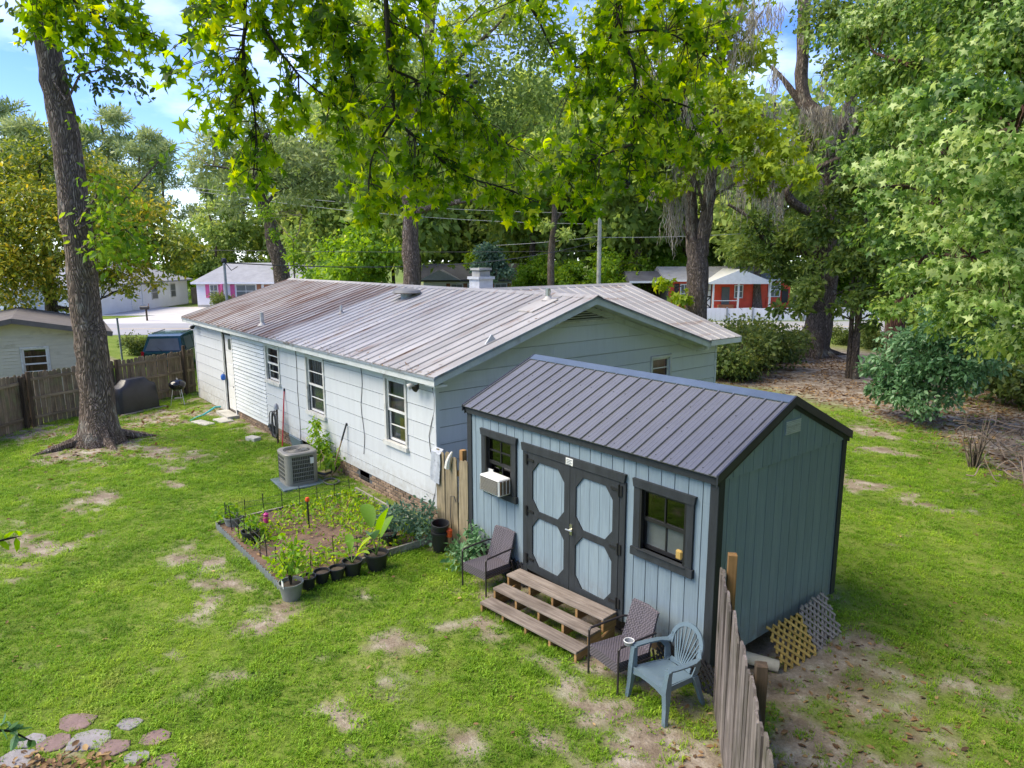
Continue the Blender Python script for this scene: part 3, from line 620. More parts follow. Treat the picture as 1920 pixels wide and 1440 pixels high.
for (u0, u1, z0, z1), lg, nm in ((WR, 'frosted', 'shed window with a pale reflection in its lower pane'), (WLh, 'glass_dark', 'shed window holding the air conditioner')):
    wv = sash_window(shed, FS, u0, u1, z0, z1, 'shed_trim', 'glass_dark', (2, 1) if lg != 'frosted' else (1, 1), 2, .002, .002, 'black_metal', 'dark_in', lower_glass=lg, label=nm, meet=z0+.40 if lg == 'frosted' else z0+.40)
    for a, b in ((u0-.10, u0-.002), (u1+.002, u1+.10)): part('window_casing', MB().box(a, b, .001, .036, z0-.005, z1+.005, FS), 'shed_trim', wv)
    part('window_head', MB().prism([(u0-.105, z1+.004), (u1+.105, z1+.004), (u1+.125, z1+.11), (u0-.125, z1+.11)], .046, FS, .001), 'shed_trim', wv)
    part('window_sill', MB().box(u0-.125, u1+.125, .001, .055, z0-.11, z0-.004, FS), 'shed_trim', wv)
    [part('window_channel', MB().box(a, b, -.02, .034, z0, z1, FS), 'black_metal', wv) for a, b in ((u0+.002, u0+.028), (u1-.028, u1-.002))]
    if lg == 'frosted':
        part('timber_stud', MB().box(u0+.05, u0+.12, -.11, -.07, z0+.44, z1-.02, FS), 'post_new', wv)
        bm = MB(); bm.bbox(-.60, -.50, .04, .12, 1.43, 1.56, .02); part('green_ornament', bm, 'lattice_y', wv)
# window air conditioner
acu = thing('window_air_conditioner', 'white box air conditioner sticking out of the shed window', 'air conditioner', (-3.97, -.15, 1.43))
part('housing', MB().bbox(-4.22, -3.72, .03, .27, 1.43, 1.70, .015, FS), 'ac_white', acu)
part('grille', MB().box(-4.19, -3.75, .271, .278, 1.455, 1.675, FS), 'ac_dark', acu)
for k in range(10):
    z = 1.465+k*.0205; part('grille_slat', MB().box(-4.185, -3.755, .278, .283, z, z+.009, FS), 'ac_grey', acu)
FAS = Fr((-3.72, 0, 0), (0, -1, 0), (1, 0, 0))
part('fin_panel', MB().box(.05, .25, .0005, .006, 1.455, 1.675, FAS), 'ac_fin', acu)
for k in range(8): part('fin', MB().box(.055+k*.023, .064+k*.023, .006, .012, 1.46, 1.67, FAS), 'ac_white' if k % 3 == 0 else 'ac_dark', acu)
part('side_curtain', MB().box(-4.37, -4.225, -.02, -.005, 1.43, 1.70, FS), 'ac_white', acu)
for x in (-4.15, -3.80): part('bracket', MB().bar((x, -.24, 1.425), (x, -.06, 1.30), .025, .012), 'galv', acu)

# ------------------------------------------------------------------ the house
HX0, HX1, HY0, HY1, EZ, RZ, RY = -22.3, -6.297, .27, 7.92, 2.997, 4.272, 4.092
house = thing('bungalow', 'pale blue bungalow with lap siding and long weathered metal roof', 'house', (-14.3, 4.1, 0))
FF = Fr((0, HY0, 0), (1, 0, 0), (0, -1, 0)); FG = Fr((HX1, 0, 0), (0, 1, 0), (1, 0, 0))
W1 = (-8.17, -7.40, 1.36, 2.66); W2 = (-12.22, -11.25, 1.30, 2.66); W3 = (-15.05, -14.12, 1.72, 2.66); DR = (-19.0, -18.12, .15, 2.66); W4 = (6.40, 7.05, 1.72, 2.68)
holes = [W1, W2, W3, DR]
part('wall', wall_with_holes(FF, HX0, HX1-.09, .10, EZ-.13, holes, -.12, -.02), 'gap', house)
part('wall', wall_with_holes(FG, HY0+.03, 8.97, .10, EZ-.13, [W4], -.12, -.02), 'gap', house)
part('wall', MB().box(HX0, HX0+.1, HY0+.03, HY1, .1, EZ-.13), 'siding', house)
part('wall', MB().box(HX0, -14.3, HY1-.1, HY1, .1, EZ-.13), 'siding', house); part('wall', MB().box(-14.3, HX1-.13, 8.87, 8.97, .1, EZ-.13), 'siding', house)
part('ceiling', MB().box(HX0+.02, HX1-.13, HY0+.13, HY1-.12, EZ-.2, EZ-.16), 'dark_in', house)
part('floor', MB().box(HX0+.02, HX1-.13, HY0+.13, HY1-.12, .3, .36), 'dark_in', house)
part('partition', MB().box(HX0+.12, HX1-.2, 2.6, 2.7, .36, EZ-.2), 'curtain', house)
EYE = .335
def clad(fr, u0, u1, z0, z1, row, holes, m, name, lap=.010, joint=3.66, seed=0, top=None, parent=house, gapz=.013, first=None):
    """lap boards row by row, cut at the openings and at staggered joints"""
    k = 0; z = z0
    while z < z1-.02:
        zt = min(z+(first if k == 0 and first else row), z1); cuts = []; j = u0-((k*1.37+seed) % 1)*joint
        while j < u1:
            cuts.append((j, j+joint)); j += joint
        for a, b in cuts:
            a, b = max(a, u0), min(b, u1)
            if b-a < .05: continue
            for q in rects_minus(a+.0015, b-.0015, z+gapz, zt, holes):
                ua, ub, za, zb = q
                if top is not None:
                    # trim under the roof slope
                    la, lb = top(za); ua, ub = max(ua, la), min(ub, lb)
                    if ub-ua < .08: continue
                    ta, tb = top(zb); A, Bq = max(ua, ta), min(ub, tb)
                    if Bq <= A: A = Bq = (ua+ub)/2
                else: A, Bq = ua, ub
                if ub-ua < .02 or zb-za < .015: continue
                d = lambda zz: lap*(1-(zz-z)/row)+.004
                mb = MB(); mb.hexa([fr.p(ua, -.02, za), fr.p(ub, -.02, za), fr.p(ub, d(za), za), fr.p(ua, d(za), za), fr.p(A, -.02, zb), fr.p(Bq, -.02, zb), fr.p(Bq, d(zb), zb), fr.p(A, d(zb), zb)])
                part(name, mb, m, parent)
        z = zt; k += 1
grow = [(a-.07, b+.07, c-.05, d+.07) for a, b, c, d in holes]
z0r = .385
clad(FF, -15.24, HX1-.005, z0r, EZ-.125, EYE, grow, 'siding', 'siding_board', seed=.3, first=.225)
clad(FF, HX0, -19.09, .06, EZ-.125, EYE, grow, 'siding', 'siding_board', seed=.1)
clad(FF, -18.03, -15.25, .30, EZ-.125, .115, grow, 'vinyl', 'vinyl_plank', lap=.024, joint=9, gapz=.019)
slope_u = lambda z: (max(HY0, RY-(RZ-.10-z)/(RZ-EZ)*4.098), 1e3 if z < EZ+.05 else RY+(RZ-.10-z)/(RZ-EZ)*4.098)
clad(FG, HY0+.004, 8.97, z0r, EZ-.05, EYE, [(W4[0]-.07, W4[1]+.07, W4[2]-.05, W4[3]+.07)], 'siding', 'siding_board', seed=.55, first=.225)
clad(FG, HY0+.02, 8.0, z0r+.225+7*EYE, 3.74, EYE, [], 'siding', 'siding_board', seed=.2, top=slope_u)
part('gable', MB().prism([(HY0, EZ-.12), (HY1, EZ-.12), (RY, RZ-.06)], .08, FG, -.10), 'siding', house)
for a, b in ((HX1-.055, HX1+.018), (HX0-.018, HX0+.06), (-18.12, -18.04), (-19.10, -19.03)):
    part('corner_board', MB().box(a, b, .002, .024, .08 if a < -16 else z0r, EZ-.14, FF), 'siding' if a > -17 or a < -20 else 'white', house)
part('corner_board', MB().box(HY0-.018, HY0+.06, .002, .022, z0r, EZ-.14, FG), 'siding', house)
part('corner_board', MB().box(8.92, 8.985, .002, .022, z0r, EZ-.14, FG), 'siding', house)
# louvred gable vent
vt = part('gable_vent', MB().prism([(3.30, 3.74), (5.18, 3.74), (4.24, 4.13)], .012, FG, .004), 'dark_in', house)
for k in range(7):
    z = 3.755+k*.05; hw = .92*(1-(z-3.74)/.39)
    if hw > .08: part('louvre', MB().hexa([FG.p(4.24-hw, .017, z+.012), FG.p(4.24+hw, .017, z+.012), FG.p(4.24+hw, .019, z+.024), FG.p(4.24-hw, .019, z+.024), FG.p(4.24-hw, .05, z), FG.p(4.24+hw, .05, z), FG.p(4.24+hw, .05, z+.012), FG.p(4.24-hw, .05, z+.012)]), 'offwhite', vt)
for a, b in (((3.22, 3.70), (4.24, 4.13)), ((5.26, 3.70), (4.24, 4.13))):
    part('vent_trim', MB().bar(FG.p(a[0], .03, a[1]), FG.p(b[0], .03, b[1]), .06, .05, (1, 0, 0)), 'offwhite', vt)
part('vent_trim', MB().box(3.2, 5.28, .016, .05, 3.70, 3.745, FG), 'offwhite', vt)
# windows and door
wa = sash_window(house, FF, *W1, 'offwhite', 'glass', (2, 2), 1, .07, .09, 'white', 'curtain', label='house window with a yellow cardboard sheet behind it')
part('cardboard', MB().box(-7.80, -7.45, -.10, -.088, 1.42, 1.88, FF), 'card', wa)
wb_ = sash_window(house, FF, *W2, 'offwhite', 'glass', (2, 2), 1, .07, .09, 'white', 'curtain', label='house window with a broken blind')
mb = MB()
for k in range(5): mb.tube([FF.p(-12.1+k*.13, -.11, 2.6), FF.p(-12.02+k*.12, -.11, 1.95+.1*(k % 3))], .015, 5)
mb.tube([FF.p(-11.9, -.11, 1.7), FF.p(-11.5, -.11, 1.36)], .012, 5); part('blind_slat', mb, 'offwhite', wb_)
part('folded_cloth', MB().bbox(-11.42, -11.28, .36, .39, 1.98, 2.55, .01), 'blue_pl', wb_)
wc = sash_window(house, FF, *W3, 'offwhite', 'glass', (2, 2), 1, .07, .09, 'white', 'dark_in', label='small high house window')
part('ornament', MB().tube([FF.p(-14.5+.09*math.cos(t), -.11, 1.85+.09*math.sin(t)) for t in np.linspace(0, 6.3, 14)], .012, 6), 'white', wc)
sash_window(house, FG, *W4, 'offwhite', 'glass', (2, 2), 1, .06, .05, 'white', 'curtain')
dr = part('door', MB().box(-19.0, -18.12, -.10, -.06, .16, 2.66, FF), 'white', house, label='recessed side door of stacked panels')
for k in range(6): part('door_panel', MB().box(-18.92, -18.20, -.06, -.045, .22+k*.385, .57+k*.385, FF), 'white', dr)
part('pane', MB().box(-18.62, -18.28, -.045, -.04, 2.2, 2.55, FF), 'glass_dark', dr)
kb = MB(); kb.lathe([(.0, 0), (.05, .01), (.05, .05), (0, .06)], FF.p(-18.28, -.045, .98), 10); part('knob', kb, 'black_metal', dr)
part('threshold', MB().box(-19.1, -17.9, -.06, .36, .02, .15, FF), 'concrete', house)
for a in (-19.02, -18.12): part('door_jamb', MB().box(a-.02, a+.02, -.12, .0, .15, 2.66, FF), 'offwhite', house)
# brick base: single bricks along the front, in a running bond
part('foundation', MB().box(HX0+.05, HX1-.12, HY0+.055, HY0+.2, -.1, z0r+.01), 'mortar', house)
part('foundation', MB().box(HX1-.2, HX1-.055, HY0+.21, 8.9, -.1, z0r+.01), 'mortar', house)
bme = mesh_of('brick', MB().bbox(-.098, .098, -.05, .05, -.030, .030, .006), 'brick')
rb = np.random.default_rng(5); nb = 0
VENTS = (-9.35, -15.0, -12.6)
for r in range(5):
    x = HX1-.08-(r % 2)*.105
    while x > -17.95:
        zc = z0r-.036-r*.0735
        if not any(abs(x-v) < .30 and r < 3 for v in VENTS) and zc > .02 and nb < 296 and not (-18.1 > x):
            nb += 1; o = inst('brick', bme, Vector((x, HY0+.06-rb.random()*.012, zc+rb.normal()*.002))-house.location, (0, 0, rb.normal()*.012), house)
        x -= .209
for v in VENTS:
    fv = part('foundation_vent', MB().box(v-.22, v+.22, -.052, -.02, .10, z0r-.005, FF), 'galv', house)
    for k in range(4): part('vent_slat', MB().box(v-.20, v+.20, -.02, -.008, .11+k*.042, .125+k*.042, FF), 'dark_in', fv)
# main roof, front slope in single pans; three runs of sheets of different age
hex0, hex1 = -22.758, -5.895; NR = 51; pw_ = (hex1-hex0)/NR
for k in range(NR):
    x0, x1 = hex0+k*pw_, hex0+(k+1)*pw_; xm = x0
    m = 'roof_rust' if xm < -13.9 else 'roof_pale' if xm < -11.15 else 'roof_old'
    roof_sheet(x0, x1, (-.0065, EZ), (RY, RZ), m, house, rib=.022, ribw=.04, n2=0, thick=.02)
mb = MB(); mb.hexa([(hex0, RY, RZ-.02), (hex1, RY, RZ-.02), (hex1, 8.19, EZ-.02), (hex0, 8.19, EZ-.02), (hex0, RY, RZ), (hex1, RY, RZ), (hex1, 8.19, EZ), (hex0, 8.19, EZ)]); part('rear_roof_slope', mb, 'roof_old', house)
part('roof_patch', MB().hexa([(-7.25, 3.0, 3.938), (-6.75, 3.0, 3.938), (-6.75, 3.75, 4.172), (-7.25, 3.75, 4.172), (-7.25, 3.0, 3.962), (-6.75, 3.0, 3.962), (-6.75, 3.75, 4.196), (-7.25, 3.75, 4.196)]), 'roof_pale', house)
mb = MB(); R_ = lambda s: [(RY-.14, RZ-.03), (RY, RZ+.03), (RY+.14, RZ-.03), (RY+.14, RZ-.045), (RY, RZ+.012), (RY-.14, RZ-.045)]
mb.prism(R_(0), hex0-hex1-.02, Fr((hex1+.01, 0, 0), (0, 1, 0), (1, 0, 0)), 0); part('ridge_cap', mb, 'roof_old', house)
# rear wing: cross roof whose slope shows beyond the gable
WX, WE, WY = -10.1, -6.08, 9.8
def wing_sheet(y0, y1, m, sgn):
    hw = min(WE-WX, (y1-RY)*.985+.12); f_ = hw/(WE-WX); ex = WX+sgn*hw
    e, g = np.array([ex, 0, RZ+.004+(EZ-RZ-.004)*f_]), np.array([WX, 0, RZ+.004]); t = (g-e)/np.linalg.norm(g-e); n = np.cross(t, [0, 1., 0]); n = n if n[2] > 0 else -n
    prof = [(y0, 0), (y0+.01, .022), (y0+.03, .022), (y0+.04, 0), (y1, 0)]
    vs = [b+np.array([0, q[0], 0])+n*q[1] for b in (e, g) for q in prof]+[b+np.array([0, q, 0])-n*.02 for b in (e, g) for q in (y0, y1)]
    part('roof_panel', MB().add(vs, [(i, i+1, i+6, i+5) for i in range(4)]+[(10, 11, 13, 12), (0, 1, 2, 3, 4, 11, 10)]), m, house)
yy = 4.3
while yy < WY-.02:
    y1 = min(WY, yy+.345)
    # only the part that clears the main roof's rear slope
    wing_sheet(yy, y1, 'roof_old', 1); wing_sheet(yy, y1, 'roof_old', -1); yy = y1
mb = MB(); mb.prism([(WX-.14, RZ-.03), (WX, RZ+.035), (WX+.14, RZ-.03), (WX+.14, RZ-.045), (WX, RZ+.015), (WX-.14, RZ-.045)], -(WY-4.2), Fr((0, WY+.01, 0), (1, 0, 0), (0, 1, 0)), 0); part('ridge_cap', mb, 'roof_old', house)
FWG = Fr((0, WY, 0), (1, 0, 0), (0, 1, 0))
part('rake_board', MB().prism([(WE, EZ-.16), (WE, EZ-.02), (WX, RZ-.02), (WX, RZ-.16)], .03, FWG, -.05), 'fascia', house)
part('rake_board', MB().prism([(2*WX-WE, EZ-.16), (2*WX-WE, EZ-.02), (WX, RZ-.02), (WX, RZ-.16)], .03, FWG, -.05), 'fascia', house)
part('gable', MB().prism([(HX1-.1, EZ-.12), (2*WX-HX1+.1, EZ-.12), (WX, RZ-.1)], -.06, Fr((0, 8.97, 0), (1, 0, 0), (0, 1, 0)), 0), 'siding', house)
part('fascia', MB().box(WE-.03, WE-.005, 8.2, WY-.01, EZ-.15, EZ-.022), 'white', house)
part('soffit', MB().box(HX1+.002, WE-.03, 8.2, WY-.02, EZ-.15, EZ-.13), 'white', house)
# eaves: fascia, gutter, soffit, rake boards
part('fascia', MB().box(hex0+.02, hex1-.03, -.002, .02, EZ-.17, EZ-.024), 'fascia', house)
part('soffit', MB().box(hex0+.02, hex1-.05, .021, HY0-.02, EZ-.165, EZ-.15), 'fascia', house)
part('drip_edge', MB().box(hex0, hex1, -.022, -.003, EZ-.06, EZ-.022), 'gutter', house)
part('fascia', MB().box(hex0+.02, -14.2, 8.17, 8.19, EZ-.17, EZ-.024), 'fascia', house)
for (FRK, dd) in ((Fr((hex1, 0, 0), (0, 1, 0), (1, 0, 0)), 1), (Fr((hex0, 0, 0), (0, 1, 0), (-1, 0, 0)), 1)):
    for a, b in ((-.0065, RY), (8.19, RY)):
        part('rake_board', MB().prism([(a, EZ-.165), (a, EZ-.03), (b, RZ-.03), (b, RZ-.165)], .025, FRK, -.04), 'fascia', house)
        part('rake_flashing', MB().prism([(a, EZ-.045), (a, EZ+.004), (b, RZ+.004), (b, RZ-.045)], .012, FRK, -.012), 'gutter', house)
        s = 1 if a < b else -1
        part('rake_soffit', MB().prism([(a+s*.1, EZ-.135), (a+s*.1, EZ-.12), (b, RZ-.155), (b, RZ-.17)], -.34, FRK, -.045), 'offwhite', house)
        part('frieze_board', MB().prism([(a+s*.28, EZ-.20), (a+s*.28, EZ-.08), (b, RZ-.19), (b, RZ-.31)], .03, Fr((HX1 if FRK.n[0] > 0 else HX0, 0, 0), (0, 1, 0), FRK.n), .012), 'fascia', house)
part('eave_return', MB().box(-6.28, hex1-.05, .03, .30, EZ-.20, EZ-.167), 'white', house)
# things on the roof (fixed to it)
def roof_at(x, y): return np.array([x, y, EZ+(RZ-EZ)*(y+.0065)/4.098])
p = roof_at(-12.35, 3.28); mb = MB(); mb.lathe([(.17, -.1), (.17, .14), (.20, .14)], p, 20, False); rv = part('roof_vent', mb, 'gutter', house)
mb = MB(); mb.lathe([(.36, .10), (.40, .13), (.36, .19), (.2, .235), (.0, .25)], p, 22); part('vent_hood', mb, mat('vent_hood_metal', (.26, .25, .23), .6, .2, 4), rv)
for x, y, h, r in ((-13.47, 1.85, .22, .035), (-15.9, .51, .38, .055), (-7.05, 3.72, .26, .06)):
    p = roof_at(x, y); mb = MB(); mb.lathe([(r, -.1), (r, h)], p, 10)
    pp = part('vent_pipe', mb, 'alu' if x > -10 else 'offwhite', house)
    mb = MB(); mb.lathe([(r*2.6, .0), (r*1.4, .05), (r, .09)], p, 10, False); part('flashing', mb, 'roof_pale', pp)
ch = part('chimney', MB().box(-11.33, -10.87, 4.66, 5.12, 3.6, 4.50), 'brick_grey', house)
part('chimney_cap', MB().box(-11.37, -10.83, 4.62, 5.16, 4.50, 4.57), 'brick_grey', ch); part('flue', MB().bbox(-11.28, -10.92, 4.71, 5.07, 4.57, 4.72, .01), 'concrete', ch); part('flue_lid', MB().box(-11.31, -10.89, 4.68, 5.10, 4.74, 4.80), 'concrete', ch)
# needles and leaves caught along the eave and in the roof pans
r = np.random.default_rng(71); n = 620; xs = r.uniform(-20, -6.1, n); ys = np.where(r.random(n) < .7, .02+.28*r.random(n)**2, r.uniform(.1, 3.6, n)); k = r.random(n) < np.where(xs > -7.2, 1., .55); xs, ys = xs[k], ys[k]; DEBRIS = np.stack([xs, ys, EZ+(RZ-EZ)*(ys+.0065)/4.098+.012], -1)
# flood lights under the eaves
for x in (-6.75, -21.75):
    mb = MB(); p = FF.p(x, .06, EZ-.24); mb.lathe([(.05, 0), (.05, .03)], p, 10); mb.tube([p+np.array([0, 0, .01]), p+np.array([.03, -.07, -.02])], .018, 6); fl = part('flood_light', mb, 'offwhite', house)
    for s in (-1, 1):
        mb = MB(); q = p+np.array([s*.07, -.08, -.03]); mb.tube([q, q+np.array([s*.03, -.05, -.02]), q+np.array([s*.05, -.11, -.05])], [.025, .055, .065], 10); part('lamp_head', mb, 'offwhite' if s < 0 else 'black_metal', fl)
mb = MB(); mb.tube([(HX1+.05, 8.05, 2.74), (HX1+.12, 8.05, 2.78), (HX1+.30, 8.1, 2.80)], .02, 6); mb.lathe([(.0, 0), (.06, .01), (.05, .1), (.02, .12)], (HX1+.14, 8.35, 2.74), 10); part('eave_lamp', mb, 'white', house)
# loose wires down the wall
for x, z1, w_ in ((-12.86, .35, .02), (-9.25, .80, .05), (-6.42, .45, .12)):
    pts = [FF.p(x+w_*math.sin(k*1.1), .022, EZ-.18-(EZ-.18-z1)*k/9) for k in range(10)]
    part('wall_cable', MB().tube(pts, .007, 5), 'wire', house)
pts = [FF.p(-12.86+3.6*t, .03, EZ-.19-.10*math.sin(math.pi*t)*1.2) for t in np.linspace(0, 1, 12)]; part('wall_cable', MB().tube(pts, .006, 5), 'wire', house)
# ------------------------------------------------------------------ steps in front of the shed doors
def hgt(x, y): return float(height(x, y))
st = thing('wooden_steps', 'three-tread open wooden steps in front of the shed doors', 'steps', (-2.33, -.55, 0), math.radians(5.0))
for k, (y0, z, m) in enumerate(((-.40, .155, 'tread'), (-.14, .285, 'tread'), (.14, .405, 'tread'))):
    for j in range(2 if k == 2 else 1):
        yy = y0+j*.148; wdt = .235 if k < 2 else .142
        part('tread', MB().bbox(-.925, .925, yy, yy+wdt, z-.036, z, .005), 'tread', st, local=True)
    for i in range(5):
        x = -.90+i*.45
        part('riser_block', MB().box(x-.019, x+.019, y0+.012, y0+(.29 if k == 2 else .25), max(-.02, z-.036-.17 if k else -.02), z-.038), 'lumber', st, local=True)
for i in range(5):
    x = -.90+i*.45
    if i in (0, 4): part('stringer', MB().hexa([(x-.021, -.36, -.02), (x+.021, -.36, -.02), (x+.021, .40, -.02), (x-.021, .40, -.02), (x-.021, -.36, .02), (x+.021, -.36, .02), (x+.021, .40, .20), (x-.021, .40, .20)]), 'lumber', st, local=True)

# ------------------------------------------------------------------ chairs
def wicker_chair(loc, rz, label):
    t = thing('wicker_armchair', label, 'chair', loc, rz, 'wicker chairs by the shed')
    w_, d_ = .27, .31
    s = MB(); s.hexa([(-w_+.02, -d_+.01, .27), (w_-.02, -d_+.01, .27), (w_-.03, d_-.06, .25), (-w_+.03, d_-.06, .25), (-w_+.02, -d_+.01, .405), (w_-.02, -d_+.01, .405), (w_-.03, d_-.06, .37), (-w_+.03, d_-.06, .37)]); part('seat', s, 'wicker', t, local=True)
    b = MB(); rows = []
    for i in range(6):
        f = i/5; y = d_-.10+.15*f; z = .37+.45*f; wd = (w_-.035)*(1-.06*f)
        rows.append([(-wd, y, z), (0, y+.03, z+.004), (wd, y, z), (wd, y+.035, z+.01), (0, y+.065, z+.014), (-wd, y+.035, z+.01)])
    b.loft(rows); part('backrest', b, 'wicker', t, local=True)
    for sx_ in (-1, 1):
        x = sx_*w_
        part('leg', MB().tube([(x, -d_+.01, 0), (x, -d_+.01, .36), (x, -d_+.012, .585)], .0135, 8), 'frame_brown', t, local=True)
        part('leg', MB().tube([(x, d_+.04, 0), (x, d_-.03, .30), (x, d_-.06, .42)], .0135, 8), 'frame_brown', t, local=True)
        part('armrest', MB().tube([(x, -d_+.012, .575), (x, -d_+.03, .605), (x, 0, .612), (x*.98, d_-.06, .61), (x*.93, d_+.0, .60)], .0145, 8), 'frame_brown', t, local=True)
        part('seat_rail', MB().tube([(x, -d_+.01, .33), (x, d_-.04, .31)], .010, 6), 'frame_brown', t, local=True)
    return t
wicker_chair((-3.80, -.43, .0), math.radians(6), 'grey wicker armchair left of the steps, below the air conditioner')
wicker_chair((-.83, -.62, .0), math.radians(-6), 'grey wicker armchair between the steps and the plastic chair')
ash = thing('glass_ashtray', 'small clear ashtray resting on the wicker chair arm', 'ashtray', (-.565, -.80, .60))
mb = MB(); mb.lathe([(.03, 0), (.055, .004), (.065, .05), (.055, .05), (.045, .012), (0, .01)], (-.565, -.80, .615), 14); part('bowl', mb, 'galv', ash)
mb = MB(); mb.tube([(-.565+.06*math.cos(a), -.80+.06*math.sin(a), .668) for a in np.linspace(0, 6.283, 16)], .006, 5); part('rim', mb, 'white', ash)
def plastic_chair(loc, rz):
    t = thing('plastic_armchair', 'blue grey moulded plastic armchair with slatted fan back', 'chair', loc, rz)
    # seat: dished shell
    P = []; n_, m_ = 9, 8
    for j in range(m_):
        v = j/(m_-1); y = -.25+.47*v
        row = []
        for i in range(n_):
            u = i/(n_-1)*2-1; wd = .245-.045*v
            z = .415-.022*(1-u*u)*math.sin(math.pi*min(1, v*1.15))-.035*v-(.03 if j == 0 else 0)*1
            row.append((u*wd, y-(.015*(1-u*u) if j <= 1 else 0), z))
        P.append(row)
    s = MB(); top = [q for r in P for q in r]; bot = [(x, y, z-.014) for x, y, z in top]; N = n_*m_
    fs = [(j*n_+i, j*n_+i+1, (j+1)*n_+i+1, (j+1)*n_+i) for j in range(m_-1) for i in range(n_-1)]
    s.add(top+bot, fs+[tuple(k+N for k in f[::-1]) for f in fs]+[(j*n_, (j+1)*n_, (j+1)*n_+N, j*n_+N) for j in range(m_-1)]+[((j+1)*n_+n_-1, j*n_+n_-1, j*n_+n_-1+N, (j+1)*n_+n_-1+N) for j in range(m_-1)]+[(i+1, i, i+N, i+1+N) for i in range(n_-1)]+[((m_-1)*n_+i, (m_-1)*n_+i+1, (m_-1)*n_+i+1+N, (m_-1)*n_+i+N) for i in range(n_-1)])
    s.sm = True; part('seat', s, 'plastic', t, local=True)
    def ribbon(pts, wv, th):
        """flat band through pts; wv = half-width vectors, th = half-thickness vectors"""
        rings = [[np.array(p)-np.array(a)-np.array(b), np.array(p)+np.array(a)-np.array(b), np.array(p)+np.array(a)+np.array(b), np.array(p)-np.array(a)+np.array(b)] for p, a, b in zip(pts, wv, th)]
        mb = MB(); mb.loft(rings); mb.sm = True; return mb
    def bk(f): return .20+.17*f, .375+.47*f           # y,z up the leaning back
    # arch of the back
    pts, wv, th = [], [], []
    for a in np.linspace(-1, 1, 25):
        ang = a*math.pi/2*1.12; x = .225*math.sin(ang)*(1 if abs(a) < .9 else 1); f = max(0, .60+.42*math.cos(ang)) if abs(a) < .93 else .42
        y, z = bk(f); pts.append((x, y+.01, z)); nx_, nz_ = math.sin(ang), math.cos(ang)
        wv.append((nx_*.026, nz_*.009, nz_*.024)); th.append((0, .012, -.004))
    part('back_frame', ribbon(pts, wv, th), 'plastic', t, local=True)
    for i in range(9):
        q = (i-4)/4; f1 = .60+.40*math.cos(q*math.pi/2*.88); xt = .205*math.sin(q*math.pi/2*.88); xb = q*.085
        pts = []
        for f in np.linspace(.10, f1, 6):
            y, z = bk(f); k_ = (f-.10)/(f1-.10); pts.append((xb+(xt-xb)*k_, y+.012, z))
        part('back_slat', ribbon(pts, [(.0095-.003*(k_/5), 0, 0) for k_ in range(6)], [(0, .006, -.002)]*6), 'plastic', t, local=True)
    y, z = bk(.10); part('back_rail', ribbon([(-.16, y+.01, z-.01), (0, y+.03, z-.012), (.16, y+.01, z-.01)], [(0, 0.006, .026)]*3, [(0, .008, 0)]*3), 'plastic', t, local=True)
    for sg in (-1, 1):
        # arm sweeps forward from the back, then down into the front leg
        pts = [(sg*.215, *bk(.62)), (sg*.245, .27, .60), (sg*.285, .15, .615), (sg*.300, 0, .625), (sg*.300, -.15, .635), (sg*.292, -.225, .638)]
        wv = [(sg*.012, 0, .03), (sg*.030, 0, .012), (sg*.036, 0, 0), (sg*.036, 0, 0), (sg*.038, 0, 0), (sg*.036, 0, 0)]; th = [(0, .008, 0), (0, 0, .008)]+[(0, 0, .009)]*4
        part('armrest', ribbon(pts, wv, th), 'plastic', t, local=True)
        part('arm_side', ribbon([(sg*.222, .23, .40), (sg*.25, .25, .52), (sg*.27, .20, .605)], [(0, .045, 0), (0, .04, 0), (0, .06, 0)], [(sg*.007, 0, 0)]*3), 'plastic', t, local=True)
        lg = MB()
        lg.loft([[(sg*(x-a), y-b, z), (sg*(x+a), y-b, z), (sg*(x+a), y+b, z), (sg*(x-a), y+b, z)] for x, y, z, a, b in ((.315, -.285, 0, .026, .022), (.30, -.262, .20, .030, .028), (.285, -.25, .40, .034, .040), (.288, -.235, .56, .030, .030), (.292, -.228, .632, .034, .026))])
        part('leg', lg, 'plastic', t, local=True)
        lg = MB(); lg.loft([[(sg*(x-a), y-b, z), (sg*(x+a), y-b, z), (sg*(x+a), y+b, z), (sg*(x-a), y+b, z)] for x, y, z, a, b in ((.25, .36, 0, .024, .02), (.235, .30, .18, .026, .026), (.215, .235, .39, .03, .034))])
        part('leg', lg, 'plastic', t, local=True)
        part('side_apron', ribbon([(sg*.255, -.23, .375), (sg*.235, 0, .365), (sg*.21, .22, .35)], [(0, 0, .032)]*3, [(.006, 0, 0)]*3), 'plastic', t, local=True)
    part('front_apron', ribbon([(-.262, -.262, .355), (-.13, -.27, .378), (0, -.275, .382), (.13, -.27, .378), (.262, -.262, .355)], [(0, 0, .05), (0, 0, .03), (0, 0, .024), (0, 0, .03), (0, 0, .05)], [(0, .006, 0)]*5), 'plastic', t, local=True)
    return t
plastic_chair((-.16, -.62, .0), math.radians(-9))

